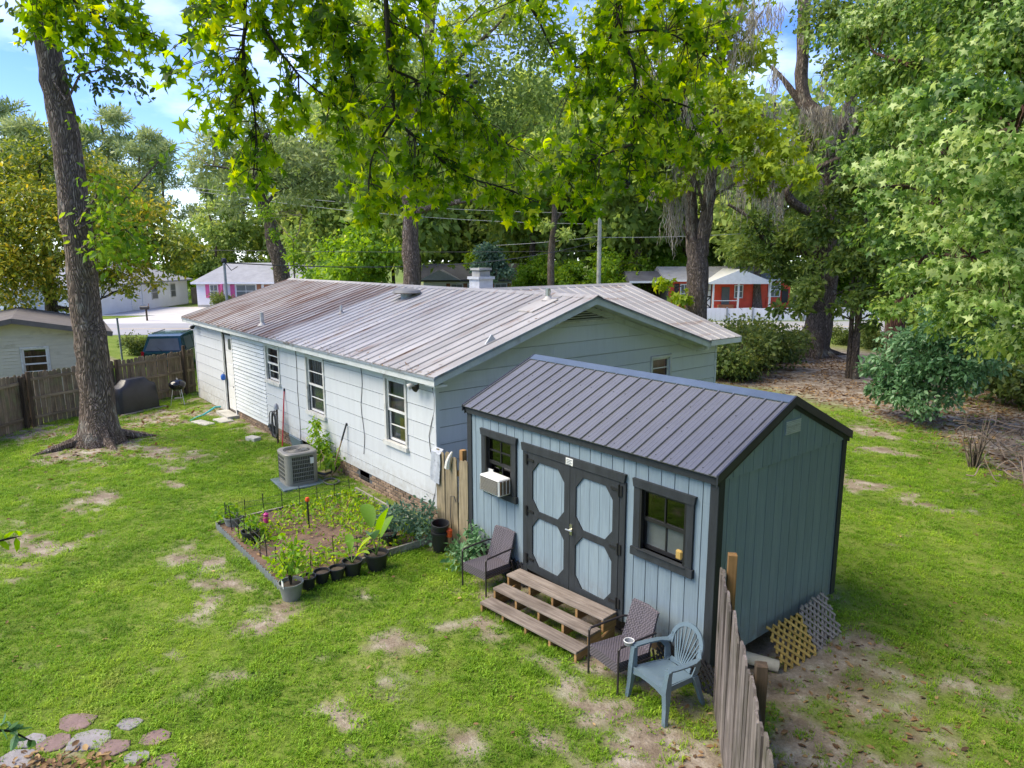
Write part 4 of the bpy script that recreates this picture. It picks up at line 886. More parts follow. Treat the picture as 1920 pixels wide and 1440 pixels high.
# ------------------------------------------------------------------ fences
def picket_mesh(w_, h, t=.018, m='fence'):
    e = w_*.24; return mesh_of('picket', MB().prism([(-w_/2, 0), (w_/2, 0), (w_/2, h-e*1.3), (w_/2-e, h), (-w_/2+e, h), (-w_/2, h-e*1.3)], t, WORLD, -t/2), m)
PK = [picket_mesh(.135, 1.66+.02*k) for k in range(3)]; PKG = [picket_mesh(.138, 1.72+.025*k, .02, 'fence_grey') for k in range(3)]; PKT = [picket_mesh(.136, 1.68+.03*k, .02, 'fence_tan') for k in range(3)]
rf = np.random.default_rng(9)
def fence(name_label, a, b, meshes, pitch, rails, rail_side, posts, rail_m='rail', post_m='post_old', post_h=1.75, name='wooden_fence', gapjit=.003):
    a, b = np.array(a, float), np.array(b, float); L = np.linalg.norm(b-a); d = (b-a)/L; n = np.array([d[1], -d[0]])*rail_side; rz = math.atan2(d[1], d[0])
    t = thing(name, name_label, 'fence', (float(a[0]), float(a[1]), 0), rz)
    k = 0; u = pitch/2
    while u < L:
        inst('picket', meshes[int(rf.integers(len(meshes)))], (u, 0, -.0+hgt(*(a+d*u))*.9-.02), (rf.normal()*.006, rf.normal()*.009, rf.normal()*.02), t); u += pitch+rf.normal()*gapjit
    ln = n[0]*-d[1]+n[1]*d[0]    # +1 if the rail side is local +y
    for z in rails: part('rail', MB().box(-.02, L, *sorted((ln*.012, ln*.052)), z-.045, z+.045), rail_m, t, local=True)
    for u, h in posts: part('post', MB().bbox(u-.047, u+.047, *sorted((ln*.054, ln*.148)), -.2, h, .004), post_m, t, local=True)
    return t
fence('weathered brown picket fence behind the covered grill', (-21.05, -5.05), (-23.85, .55), PK, .149, (.28, .88, 1.46), 1, ((.1, 1.72), (3.0, 1.70), (5.75, 1.86)))
fence('dark weathered fence stretch nearest the leaning tree, pickets facing the yard', (-21.0, -5.1), (-18.3, -7.5), PK, .139, (.3, 1.4), -1, ((.1, 1.6), (2.4, 1.6)))
fr_ = fence('silvered grey picket fence running from the shed corner', (.20, -.18), (2.75, -3.15), PKG, .141, (.35, 1.0, 1.5), -1, ((.13, 1.90), (2.05, 1.78)), 'post_old', 'post_old')
for c in fr_.children:
    if c.name.startswith('post') and not c.name.endswith('x'):
        c.data.materials[0] = MAT['post_new']; c['label'] = 'new orange fence post'; break
gate = fence('short tan picket panel between the house and the shed', (-5.86, -.03), (-4.92, -.03), PKT, .138, (.4, 1.4), -1, ((.70, 1.82),), 'post_new', 'post_new')
tw = MB(); cols = []
for i in range(7):
    u = i/6; row = []
    for j in range(12):
        v = j/11
        if j < 2: y, z = .06-.03*j, 1.70+.03*j
        else: y, z = -.055-.012*math.sin(u*9+v*3)-.01*v, 1.74-.62*(j-1)/10-.03*u
        row.append((-5.95+.27*u+.02*math.sin(v*5), y-.02, z))
    cols.append(row)
vs = [q for r in cols for q in r]; tw.add(vs+[(x, y-.008, z) for x, y, z in vs], [(i*12+j, i*12+j+1, (i+1)*12+j+1, (i+1)*12+j) for i in range(6) for j in range(11)]+[(84+i*12+j, 84+(i+1)*12+j, 84+(i+1)*12+j+1, 84+i*12+j+1) for i in range(6) for j in range(11)]); tw.sm = True
whole('towel', tw, 'towel', 'grey patterned towel hung over the tan picket panel', 'towel')
rg = MB(); rg.tube([(-5.30, -.06, 1.78), (-5.32, -.10, 1.70), (-5.36, -.11, 1.6), (-5.40, -.10, 1.48)], [.02, .035, .05, .06], 7); whole('rag', rg, 'rag', 'white rag tied to the tan picket panel', 'rag')
cb = MB(); cb.tube([(-5.18, -.08, .9), (-5.22, -.09, 1.0), (-5.32, -.09, .98), (-5.36, -.08, .6), (-5.30, -.08, .05)], .008, 6); whole('cord', cb, 'wire', 'dark looped cord hanging on the tan pickets', 'cord')

# lattice panels
def lattice(name_label, corners, m, n, w_=.034, t=.012, clip=None):
    """diagonal lattice on a quad: corners bl, br, tr, tl"""
    bl, br, tr, tl = [np.array(c, float) for c in corners]; W, H = np.linalg.norm(br-bl), np.linalg.norm(tl-bl); ex, ez = (br-bl)/W, (tl-bl)/H; nn = np.cross(ex, ez); nn /= np.linalg.norm(nn)
    c0 = bl; th = thing('lattice_panel', name_label, 'lattice', tuple(c0))
    fr = Fr(c0, ex, nn)
    step = n
    for lay, sg in ((0, 1), (1, -1)):
        s0 = -H if sg > 0 else 0
        s = s0+step*.3
        while s < (W if sg > 0 else W+H):
            pts = []
            # line u = s + sg*t... clipped to the rectangle
            t0, t1 = 0., H
            if sg > 0: t0, t1 = max(0, -s), min(H, W-s)
            else: t0, t1 = max(0, s-W), min(H, s)
            if t1-t0 > .06:
                e = rf.normal()*.012; a = c0+ex*(s+sg*t0)+ez*(t0+e)+nn*(lay*t); b = c0+ex*(s+sg*t1)+ez*(t1+abs(e))+nn*(lay*t)
                part('slat', MB().bar(a, b, t, w_, np.cross(nn, b-a)), m, th)
            s += step
    return th
lattice('yellow new lattice leaning against the shed base', [(.40, 1.02, .0), (.46, 1.72, .0), (.10, 1.78, .42), (.08, 1.08, .42)], 'lattice_y', .125)
lattice('grey old lattice leaning at the back of the shed base', [(.42, 1.74, .0), (.40, 2.50, .0), (.10, 2.54, .44), (.10, 1.80, .44)], 'lattice_g', .115)
lattice('black lattice skirting at the shed front corner', [(-.75, -.06, .0), (.20, -.09, .0), (.18, -.05, .34), (-.75, -.02, .34)], 'lattice_b', .085, .03)
lattice('black lattice skirting behind the chair below the air conditioner', [(-4.6, -.05, .0), (-3.35, -.05, .0), (-3.35, -.02, .36), (-4.6, -.02, .36)], 'lattice_b', .085, .03)
pp = MB(); pp.tube([(.02, .72, .14), (.20, .86, .10), (.34, .96, .07)], .075, 14); whole('drain_pipe', pp, 'pvc', 'cream plastic pipe lying under the shed edge', 'pipe')
pk = MB(); pk.bar((.26, -.02, .02), (.13, .0, 1.15), .035, .02); whole('timber_strip', pk, 'post_new', 'thin orange timber strip leaning on the shed corner', 'timber')

# ------------------------------------------------------------------ condenser beside the house
ac = thing('air_conditioner_condenser', 'grey square outdoor condenser with rounded corners beside the house', 'air conditioner', (-10.62, -.74, 0), math.radians(-4))
part('pad', MB().bbox(-.50, .52, -.50, .46, -.03, .055, .01), 'bluegrey', ac, local=True)
def rsq(h, r, z, n=5):
    out = []
    for cx_, cy_, a0 in ((h-r, h-r, 0), (-h+r, h-r, 90), (-h+r, -h+r, 180), (h-r, -h+r, 270)):
        for k in range(n): a = math.radians(a0+90*k/(n-1)); out.append((cx_+r*math.cos(a), cy_+r*math.sin(a), z))
    return out
mb = MB(); mb.loft([rsq(.335, .13, .06), rsq(.335, .13, .72)]); mb.sm = True; part('coil', mb, 'ac_dark', ac, local=True)
mb = MB(); mb.loft([rsq(.37, .16, .05), rsq(.37, .16, .12), rsq(.345, .14, .125)]); mb.sm = True; part('base_pan', mb, 'ac_grey', ac, local=True)
mb = MB(); mb.loft([rsq(.35, .14, .70), rsq(.375, .16, .715), rsq(.38, .165, .77), rsq(.36, .15, .795), rsq(.30, .26, .80), rsq(.285, .27, .76)], caps=False); mb.sm = True; part('top_cover', mb, 'ac_grey', ac, local=True)
mb = MB(); mb.lathe([(.29, .745), (0, .745)], n=22, caps=False); part('fan_well', mb, 'ac_dark', ac, local=True)
for k in range(11): part('guard_ring', MB().tube([(r_*math.cos(a), r_*math.sin(a), .797) for r_ in (.03+k*.025,) for a in np.linspace(0, 6.2832, 22)], .0035, 4), 'ac_grey', ac, local=True)
for k in range(4):
    a = k*math.pi/2; part('fan_blade', MB().quad((.03*math.cos(a), .03*math.sin(a), .765), (.25*math.cos(a-.3), .25*math.sin(a-.3), .752), (.26*math.cos(a+.35), .26*math.sin(a+.35), .78), (.05*math.cos(a+.6), .05*math.sin(a+.6), .775)), 'alu', ac, local=True)
for cx_, cy_ in ((1, 1), (-1, 1), (-1, -1), (1, -1)):
    a0 = math.atan2(cy_, cx_); mb = MB(); q = [(.21*cx_+.163*math.cos(a0+t), .21*cy_+.163*math.sin(a0+t)) for t in np.linspace(-.62, .62, 6)]; q2 = [(.21*cx_+.15*math.cos(a0+t), .21*cy_+.15*math.sin(a0+t)) for t in np.linspace(.62, -.62, 6)]
    mb.plate(q+q2, .10, .715); part('corner_panel', mb, 'ac_grey', ac, local=True)
for k in range(6):
    z = .145+k*.095
    mb = MB(); o_ = rsq(.368, .16, 0); i_ = rsq(.352, .145, 0); mb.loft([[(x, y, z) for x, y, _ in i_], [(x, y, z) for x, y, _ in o_], [(x, y, z+.014) for x, y, _ in o_], [(x, y, z+.014) for x, y, _ in i_]], caps=False); part('guard_band', mb, 'ac_grey', ac, local=True)
for s_ in range(4):
    a = s_*math.pi/2; ca, sa = math.cos(a), math.sin(a)
    for k in range(11):
        u = -.20+k*.04; mb = MB(); x, y = .357, u
        part('louvre', MB().box(-.002, .008, -.005, .005, .13, .705, Fr((x*ca-y*sa, x*sa+y*ca, 0), (ca, sa, 0), (-sa, ca, 0))), 'ac_grey', ac, local=True)
part('rating_label', MB().box(.372, .376, .17, .25, .52, .66), 'white', ac, local=True)
mb = MB(); mb.tube([(.2, .3, .25), (.35, .50, .2), (.25, .75, .2), (.1, .95, .3)], .03, 8); part('refrigerant_line', mb, 'black_metal', ac, local=True)
mb = MB()
for k in range(3): mb.tube([(-10.05+(.26-.02*k)*math.cos(a)+.03*k, -.22+(.15+.01*k)*math.sin(a), .06+.012*k+.01*math.sin(3*a)) for a in np.linspace(0, 6.28, 22)], .011, 6)
whole('coiled_cable', mb, 'hose_grey', 'grey cable coiled on the ground beside the condenser', 'cable')

# tools and clutter along the house wall
g = hgt(-13.77, .12)
sv = thing('red_pole', 'thin red pole leaning against the house wall', 'pole', (-13.72, .12, g)); part('shaft', MB().tube([(-13.68, .05, g), (-13.80, .24, 1.55)], .018, 8), 'red', sv); mb = MB(); mb.tube([(-13.80, .24, 1.55), (-13.805, .246, 1.62)], .022, 8); part('end_cap', mb, 'black_plastic', sv)
sh = thing('shovel', 'long tool with wooden shaft and black grip leaning on the house', 'shovel', (-10.35, -.05, 0))
p0, p1 = np.array([-10.28, -.12, .02]), np.array([-10.05, .24, 1.36]); part('shaft', MB().tube([p0, p0+(p1-p0)*.70], .017, 8), 'handle_wood', sh); part('grip', MB().tube([p0+(p1-p0)*.70, p1], .021, 8), 'black_plastic', sh)
hr = thing('hose_bundle', 'tangled black and grey hoses hung on a stake by the house', 'hose', (-14.0, .05, g))
part('stake', MB().tube([(-14.02, .06, g), (-14.0, .08, 1.05)], .03, 7), 'post_old', hr)
rh = np.random.default_rng(4)
for k in range(7):
    x0 = -14.0+rh.normal()*.05; wd = .08+.09*rh.random(); zb = .18+.15*rh.random(); pts = []
    for a in np.linspace(0, 2*math.pi, 18): pts.append((x0+wd*math.sin(a)+.04*math.sin(a*2+k), .03-.015*k+.02*math.sin(a), (1.0+zb)/2+((1.0-zb)/2)*math.cos(a)))
    part('hose_loop', MB().tube(pts, .013, 6), 'hose_grey' if k % 3 else 'black_plastic', hr)
mb = MB(); mb.lathe([(0, 1.02), (.07, 1.04), (.06, 1.14), (.02, 1.2)], (-14.0, .07, 0), 9); part('nozzle', mb, 'galv', hr)
mb = MB(); mb.bar((-13.0, .06, .35), (-12.25, .06, .33), .05, .42, (0, -.25, 1)); whole('leaning_board', mb, 'bluegrey', 'blue grey panel leaning against the brick base', 'board')
mb = MB(); pts = [(-19.6, .20, .16), (-19.45, -.02, .2), (-19.3, -.25, .12), (-19.15, -.5, .05), (-19.05, -.72, .03), (-18.7, -1.0, .015)]; mb.tube(pts, .03, 8); whole('garden_hose', mb, 'hose_teal', 'short teal garden hose coming out of the house wall', 'hose')
for i, (x, y, sx_, sy_, r, nm) in enumerate(((-17.9, -.22, .34, .2, .1, 'concrete slab at the foot of the side door'), (-18.1, -.78, .42, .17, .25, 'concrete slab in the grass away from the side door'), (-15.0, -.28, .2, .12, .3, 'small concrete block on the bare soil by the brick base'))):
    ang = r; ca, sa = math.cos(ang), math.sin(ang); mb = MB(); mb.bbox(-sx_, sx_, -sy_, sy_, -.05, .05+.05*(i == 2), .01, Fr((x, y, hgt(x, y)), (ca, sa, 0), (-sa, ca, 0))); whole('paving_slab' if i < 2 else 'concrete_block', mb, 'concrete', nm, 'slab' if i < 2 else 'block')
bl = thing('door_pull_cord', 'bright blue plastic cup hung beside the side door', 'cup', (-18.95, .20, 1.15)); mb = MB(); mb.lathe([(.03, 1.15), (.07, 1.18), (.075, 1.3), (.03, 1.36)], (-18.99, .19, 0), 10); part('cup', mb, 'blue_pl', bl); mb = MB(); mb.tube([(-18.99, .2, 1.36), (-18.99, .22, 1.42)], .01, 5); part('hook', mb, 'black_metal', bl)
bl.name = 'hanging_cup'

# ------------------------------------------------------------------ grills by the fence
fd = np.array([-.447, .894]); gc = np.array([-21.55, -2.0]); rz = math.atan2(fd[1], fd[0])
gr = thing('covered_grill', 'large grill under a black vinyl cover by the fence', 'grill', (gc[0], gc[1], 0), rz)
mb = MB(); rings = []
for z, a, b, wv_ in ((.02, .78, .33, .03), (.25, .77, .32, .025), (.55, .75, .31, .02), (.80, .73, .30, .01), (.88, .70, .28, .0), (.97, .50, .25, .0), (1.08, .40, .20, 0), (1.12, .36, .16, 0)):
    ring = []
    for k in range(40):
        t = 2*math.pi*k/40; c_, s_ = math.cos(t), math.sin(t); e = 5. ; x = a*abs(c_)**(2/e)*np.sign(c_); y = b*abs(s_)**(2/e)*np.sign(s_)
        fl = 1+wv_*math.sin(k*2.7+z*4)+wv_*.7*math.sin(k*1.3); ring.append((x*fl, y*fl, z))
    rings.append(ring)
mb.loft(rings); mb.sm = True; part('cover', mb, 'cover', gr, local=True)
for x in (-.5, .5): part('hem_strap', MB().bar((x, .315, .30), (x, .315, .38), .03, .01, (0, 1, 0)), 'black_metal', gr, local=True)
mb = MB(); mb.bbox(-.8, .9, -.42, -.30, .0, .05, .01); part('skid_board', mb, 'tread', gr, local=True)
kc = np.array([-21.6, -.62]); kt = thing('kettle_grill', 'round black kettle grill on three legs beside the fence', 'grill', (kc[0], kc[1], 0))
prof = [(.0, -.20), (.12, -.185), (.22, -.12), (.27, -.03), (.275, 0)]
mb = MB(); mb.lathe(prof, (0, 0, .72), 20); part('bowl', mb, 'enamel', kt, local=True)
mb = MB(); mb.lathe([(.28, .0), (.285, .02), (.26, .09), (.19, .15), (.08, .185), (0, .19)], (0, 0, .725), 20); ld = part('lid', mb, 'enamel', kt, local=True)
mb = MB(); mb.tube([(-.05, 0, .915), (-.05, 0, .96), (.05, 0, .96), (.05, 0, .915)], .012, 6); part('handle', mb, 'alu', ld, local=True)
mb = MB(); mb.tube([(.24, -.16, .78), (.29, -.20, .80), (.22, -.24, .80)], .014, 6); part('side_handle', mb, 'alu', kt, local=True)
for k in range(3):
    a = k*2.094+.5; part('leg', MB().tube([(.16*math.cos(a), .16*math.sin(a), .58), (.27*math.cos(a), .27*math.sin(a), .0)], .013, 7), 'alu', kt, local=True)
mb = MB(); mb.lathe([(.13, .25), (.14, .26), (.0, .25)], n=14); part('ash_pan', mb, 'alu', kt, local=True)
mb = MB(); mb.bar((-22.75, .62, .1), (-22.85, .6, 1.25), .05, .03); whole('yellow_level', mb, mat('yellow_paint', (.6, .5, .08), .5, .1), 'narrow yellow strip leaning at the fence end by the house', 'strip')

# ------------------------------------------------------------------ vegetable bed
bed = thing('raised_bed', 'low timber-edged garden bed full of weeds beside the house', 'garden bed', (-7.35, -1.6, 0))
part('edge_board', MB().box(-8.95, -5.75, -.16, -.12, -.02, .20), 'bedboard', bed)
part('edge_board', MB().box(-8.99, -8.95, -3.05, -.12, -.02, .13), 'bedboard', bed)
part('edge_board', MB().box(-5.75, -5.71, -1.45, -.12, -.02, .14), 'bedboard', bed); part('edge_board', MB().box(-5.75, -5.71, -3.05, -1.47, -.02, .12), 'bedboard', bed)
mb = MB(); rr = [(-8.95+3.2*k/96, -3.05+.018*math.sin(k*math.pi/2)) for k in range(97)]; mb.plate(rr+[(x, y+.006) for x, y in rr[::-1]], -.02, .12); part('corrugated_edging', mb, 'galv', bed)
sx_ = np.linspace(-8.95, -5.75, 34); sy_ = np.linspace(-3.03, -.16, 32); XX, YY = np.meshgrid(sx_, sy_, indexing='ij'); ZZ = .075+.09*(fbm(XX, YY, 1.8)-.4)
ii = np.arange(34*32).reshape(34, 32); QQ = np.stack([ii[:-1, :-1], ii[1:, :-1], ii[1:, 1:], ii[:-1, 1:]], -1).reshape(-1, 4)
MAT['bed_soil'] = mat('reddish_garden_soil', (.145, .09, .062), .95, .35, 3, bmp=.8, fine=25, spot=(2.2, .58, .75, (.20, .16, .10)))
so_ = bpy.data.objects.new('soil', np_mesh('soil', np.stack([XX+7.35, YY+1.6, ZZ], -1).reshape(-1, 3), QQ, 'bed_soil', None, True)); link(so_, bed)
wf = thing('wire_border', 'thin dark wire border on stakes around the garden bed', 'wire fence', (-7.35, -1.6, 0))
cor = [(-8.8, -.35), (-8.85, -2.9), (-5.9, -2.9), (-5.9, -1.2)]; rw_ = np.random.default_rng(2)
for s_ in range(3):
    a, b = np.array(cor[s_]), np.array(cor[s_+1]); n_ = int(np.linalg.norm(b-a)/.36)
    for k in range(n_+1):
        q = a+(b-a)*k/n_; h_ = .42+.2*rw_.random(); part('stake', MB().bar((q[0], q[1], .02), (q[0]+rw_.normal()*.015, q[1]+rw_.normal()*.015, h_), .012, .012), 'black_metal', wf)
    for z in (.18, .32, .44):
        mb = MB(); mb.tube([(*(a+(b-a)*t), z+.02*math.sin(t*17+z*40)) for t in np.linspace(0, 1, 9)], .0035, 4); part('wire', mb, 'wire', wf)
def pot(name, label, x, y, r, h, m='black_plastic', cat='pot', tilt=None, group=None, soil=True, z=None):
    z = hgt(x, y) if z is None else z
    t = thing(name, label, cat, (x, y, z), 0, group)
    mb = MB(); mb.lathe([(r*.74, 0), (r*.98, h*.9), (r*1.06, h*.9), (r*1.06, h), (r*.96, h), (r*.90, h*.80)], n=18, caps=False); mb.add([(0, 0, 0)]+[(r*.74*math.cos(2*math.pi*j/18), r*.74*math.sin(2*math.pi*j/18), 0) for j in range(18)], [(0, 1+(j+1) % 18, 1+j) for j in range(18)]); part('pot', mb, m, t, local=True)
    if soil: mb = MB(); mb.lathe([(r*.91, h*.80), (r*.4, h*.84), (0, h*.82)], n=14, caps=False); part('soil', mb, 'soil', t, local=True)
    return t

# ------------------------------------------------------------------ stepping stones, near the camera
rs = np.random.default_rng(21); STONES = []
for i, (px, py, wx, red, nm) in enumerate(((143, 1354, .21, 1, 'reddish stepping stone farthest up the lawn'), (60, 1390, .16, 0, 'small pale stepping stone half under leaves'), (165, 1390, .24, 0, 'large grey stepping stone between two reddish ones'), (245, 1357, .15, 0, 'small grey stepping stone alone in the grass'), (290, 1383, .17, 1, 'thin reddish stepping stone to the side of the group'), (212, 1402, .18, 1, 'reddish stepping stone at the edge of the leaf litter'), (255, 1422, .15, 0, 'grey stepping stone touching the leaf litter'), (28, 1428, .24, 0, 'large grey stepping stone with dark spots'), (308, 1432, .19, 1, 'mottled stepping stone nearest the open lawn'), (100, 1396, .2, 1, 'brown stepping stone behind the leaf pile'))):
    d = AF+(px-960)/FPX*AR-(py-720)/FPX*AU; p = CAM+d*(-CAM[2]/d[2]); n_ = 8; wx *= .82; ang0 = rs.random()*6; poly = []
    for k in range(n_):
        a = ang0+2*math.pi*k/n_+rs.normal()*.12; r_ = wx*(.85+.3*rs.random()); q = HR*math.cos(a)*r_*1.15+HF*math.sin(a)*r_*.95; poly.append((p[0]+q[0], p[1]+q[1]))
    STONES.append((p[0], p[1], wx)); z = hgt(p[0], p[1]); mb = MB(); c_ = np.mean(poly, 0); inn = [tuple(c_+(np.array(q)-c_)*.94) for q in poly]
    mb.loft([[(x, y, z-.04) for x, y in poly], [(x, y, z+.012) for x, y in poly], [(x, y, z+.018) for x, y in inn]]); whole('stepping_stone', mb, 'stone_red' if red else 'stone_grey', nm, 'stepping stone', 'stepping stones in the lawn')
# ------------------------------------------------------------------ neighbours: houses across the street, garage, van
def local_house(name, label, cat, u, v, rot=0., group=None):
    return thing(name, label, cat, street(u, v), STREET_ROT+rot, group)
FL = Fr((0, 0, 0), (1, 0, 0), (0, -1, 0))     # local front frame: u along the front, d towards the street
def far_window(p, u0, u1, z0, z1, bars=1, trim='white', shutters=None, fr=FL, sw=.4):
    w_ = part('window', MB().box(u0-.09, u1+.09, .0, .05, z0-.09, z1+.09, fr), trim, p, local=True)
    part('pane', MB().box(u0, u1, .051, .056, z0, z1, fr), 'frosted', w_, local=True)
    mb = MB(); zm = (z0+z1)/2; mb.box(u0, u1, .057, .07, zm-.025, zm+.025, fr)
    for k in range(1, bars+1): u = u0+(u1-u0)*k/(bars+1); mb.box(u-.02, u+.02, .071, .08, z0, z1, fr)
    part('glazing_bar', mb, trim, w_, local=True)
    if shutters:
        for a, b in ((u0-.12-sw, u0-.12), (u1+.12, u1+.12+sw)): part('shutter', MB().box(a, b, .0, .06, z0-.1, z1+.1, fr), shutters, p, local=True)
    return w_
def lap_rows(p, u0, u1, z0, z1, row, m, name='siding_board', fr=FL, joined=False):
    mb = MB(); z = z0
    while z < z1-.02:
        zt = min(z1, z+row); mb.hexa([fr.p(u0, -.05, z), fr.p(u1, -.05, z), fr.p(u1, .018, z), fr.p(u0, .018, z), fr.p(u0, -.05, zt), fr.p(u1, -.05, zt), fr.p(u1, .0, zt), fr.p(u0, .0, zt)]); z = zt
    return part('lap_siding', mb, m, p, kind='stuff', local=True)
def gable_roof(p, u0, u1, y0, y1, ze, zr, m, hip=0., th=.1, ov=.4, name='roof'):
    ym = (y0+y1)/2; a, b = u0-ov, u1+ov; ya, yb = y0-ov, y1+ov; h = hip*(y1-y0)/2
    mb = MB(); lo = [(a, ya, ze), (b, ya, ze), (b, yb, ze), (a, yb, ze)]; r = [(a+h+.001, ym, zr), (b-h-.001, ym, zr)]
    mb.add(lo+r+[(x, y, z-th) for x, y, z in lo], [(0, 1, 5, 4), (1, 2, 5), (2, 3, 4, 5), (3, 0, 4), (6, 7, 1, 0), (7, 8, 2, 1), (8, 9, 3, 2), (9, 6, 0, 3), (9, 8, 7, 6)])
    return part(name, mb, m, p, local=True)
# white house with pink shutters
h = local_house('white_house', 'white house with pink shutters and grey hipped roof across the street', 'house', -32.6, 72.5)
part('wall', MB().box(0, 17.6, .06, 8, 0, 2.55), 'white_wall', h, local=True); lap_rows(h, 0, 17.6, .3, 2.5, .2, 'white_wall')
part('foundation', MB().box(-.02, 17.62, .01, 8.02, -.05, .3), 'concrete', h, local=True)
gable_roof(h, 0, 17.6, 0, 8, 2.62, 4.55, 'shingle', .55); part('fascia', MB().box(-.42, 18.02, -.43, -.405, 2.44, 2.63), 'white_wall', h, local=True)
far_window(h, 1.45, 2.15, 1.12, 2.3, 1, 'white', 'pink'); far_window(h, 4.15, 6.1, 1.1, 2.3, 1, 'white'); far_window(h, 11.5, 12.4, 1.1, 2.3, 1, 'white', 'pink')
for a in (3.5, 6.25): part('shutter', MB().box(a, a+.45, .0, .06, 1.0, 2.4, FL), 'pink' if a < 5 else 'brown_sh', h, local=True)
part('porch_post', MB().box(2.75, 2.95, .5, .7, .0, 2.45, FL), 'pink', h, local=True); part('door', MB().box(7.0, 8.0, .0, .05, .2, 2.35, FL), 'brown_sh', h, local=True)
# long white house seen side-on, left
h = thing('white_house', 'long white house seen end-on beyond the magnolia, with two narrow windows', 'house', street(-36.8, 62.5), STREET_ROT)
FSd = Fr((0, 0, 0), (0, 1, 0), (1, 0, 0))
part('wall', MB().box(-9, 0, 0, 17, 0, 2.75), 'white_wall', h, local=True)
lap_rows(h, .02, 16.98, .1, 2.7, .22, 'white_wall', fr=Fr((.02, 0, 0), (0, 1, 0), (1, 0, 0)))
mb = MB(); lo = [(-9.5, -.5, 2.75), (.5, -.5, 2.75), (.5, 17.5, 2.75), (-9.5, 17.5, 2.75)]; r = [(-4.5, 3.5, 4.6), (-4.5, 14, 4.6)]
mb.add(lo+r+[(x, y, z-.14) for x, y, z in lo], [(0, 1, 4), (1, 2, 5, 4), (2, 3, 5), (3, 0, 4, 5), (9, 8, 7, 6), (6, 7, 1, 0), (7, 8, 2, 1), (8, 9, 3, 2), (9, 6, 0, 3)]); part('roof', mb, 'shingle', h, local=True)
FSe = Fr((.03, 0, 0), (0, 1, 0), (1, 0, 0))
far_window(h, 9.0, 10.1, 1.0, 2.3, 0, 'offwhite', fr=FSe); far_window(h, 13.0, 14.0, 1.0, 2.3, 0, 'offwhite', fr=FSe); part('door', MB().box(5.0, 6.1, .0, .05, .1, 2.2, FSe), 'white', h, local=True); part('downpipe', MB().box(7.0, 7.12, .0, .1, .1, 2.6, FSe), 'white', h, local=True)
h = local_house('white_garage', 'low white building partly hidden by the magnolia trunk', 'building', -58, 60.5)
part('wall', MB().box(0, 15.5, .06, 7, 0, 2.4), 'white_wall', h, local=True); lap_rows(h, 0, 15.5, .1, 2.35, .25, 'white_wall'); gable_roof(h, 0, 15.5, 0, 7, 2.45, 3.5, 'shingle', 0); part('door', MB().box(9.5, 12.3, .0, .06, .05, 2.1, FL), 'white', h, local=True)
pf = local_house('privacy_fence', 'brown board fence between the two white houses', 'fence', -36.2, 79)
for k in range(22): part('picket', MB().box(k*.17, k*.17+.15, 0, .03, 0, 1.8), 'fence', pf, local=True)
part('rail', MB().box(0, 3.75, .03, .08, 1.4, 1.5), 'rail', pf, local=True)
# dark roofed ranch house in the middle
h = local_house('ranch_house', 'white ranch house with dark roof and brown shutters behind the chimney', 'house', -9.8, 78)
part('wall', MB().box(0, 17.2, .06, 8, 0, 2.5), 'white_wall', h, local=True); lap_rows(h, 0, 17.2, .3, 2.4, .2, 'white_wall'); gable_roof(h, 0, 17.2, 0, 8, 2.62, 4.35, 'shingle_dark', 0, ov=.5)
part('foundation', MB().box(-.02, 17.22, .01, 8.02, -.05, .3), 'brick', h, local=True)
part('fascia', MB().box(-.5, 17.7, -.53, -.505, 2.42, 2.63), 'shingle_dark', h, local=True)
mb = MB(); mb.add([(-.3, -1.5, 2.62), (4.2, -1.5, 2.62), (1.95, -1.5, 3.7), (-.3, 3, 2.62), (4.2, 3, 2.62), (1.95, 3, 3.7)], [(0, 1, 2), (5, 4, 3), (0, 2, 5, 3), (2, 1, 4, 5), (1, 0, 3, 4)]); part('front_gable', mb, 'shingle', h, local=True)
for u in (3.1, 8.0, 11.9, 14.4): far_window(h, u, u+1.2, 1.0, 2.1, 1, 'white', 'brown_sh', sw=.45)
part('door', MB().box(6.1, 7.0, .0, .05, .2, 2.2, FL), 'brown_sh', h, local=True)
# red house with white gabled porch
h = local_house('red_house', 'bright red house with white gabled porch behind a low white fence', 'house', 10.4, 62)
part('wall', MB().box(3.5, 14.3, .06, 7, 0, 3.0), 'red_wall', h, local=True)
part('foundation', MB().box(3.48, 14.32, .01, 7.02, -.05, .45), 'concrete', h, local=True)
gable_roof(h, 3.5, 14.3, 0, 7, 3.05, 4.15, 'shingle', 0); part('fascia', MB().box(3.1, 14.7, -.43, -.405, 2.9, 3.06), 'white', h, local=True)
gable_roof(h, .2, 3.3, 0, 6, 2.95, 3.75, 'shingle_dark', 0, ov=.2, name='carport_roof'); part('carport_fascia', MB().box(-.02, 3.5, -.23, -.205, 2.78, 2.96), 'white', h, local=True)
for u in (.1, .1): pass
part('carport_side_wall', MB().box(3.42, 3.49, .0, 7, 0, 2.9), 'shingle_brown', h, local=True)
part('carport_post', MB().box(.1, .22, -.1, .02, 0, 2.8), 'white', h, local=True); part('carport_back_wall', MB().box(.1, 3.5, 5.8, 5.9, 0, 2.8), 'fence', h, local=True)
py0, px0, px1 = -2.2, 6.3, 11.9
part('porch_floor', MB().box(px0, px1, py0, .0, .35, .52), 'white', h, local=True)
mb = MB(); mb.add([(px0-.3, py0-.2, 2.75), (px1+.3, py0-.2, 2.75), (9.1, py0-.2, 4.0), (px0-.3, 3, 2.75), (px1+.3, 3, 2.75), (9.1, 3, 4.0)], [(0, 1, 2), (5, 4, 3), (0, 2, 5, 3), (2, 1, 4, 5), (1, 0, 3, 4)]); part('porch_gable', mb, 'white', h, local=True)
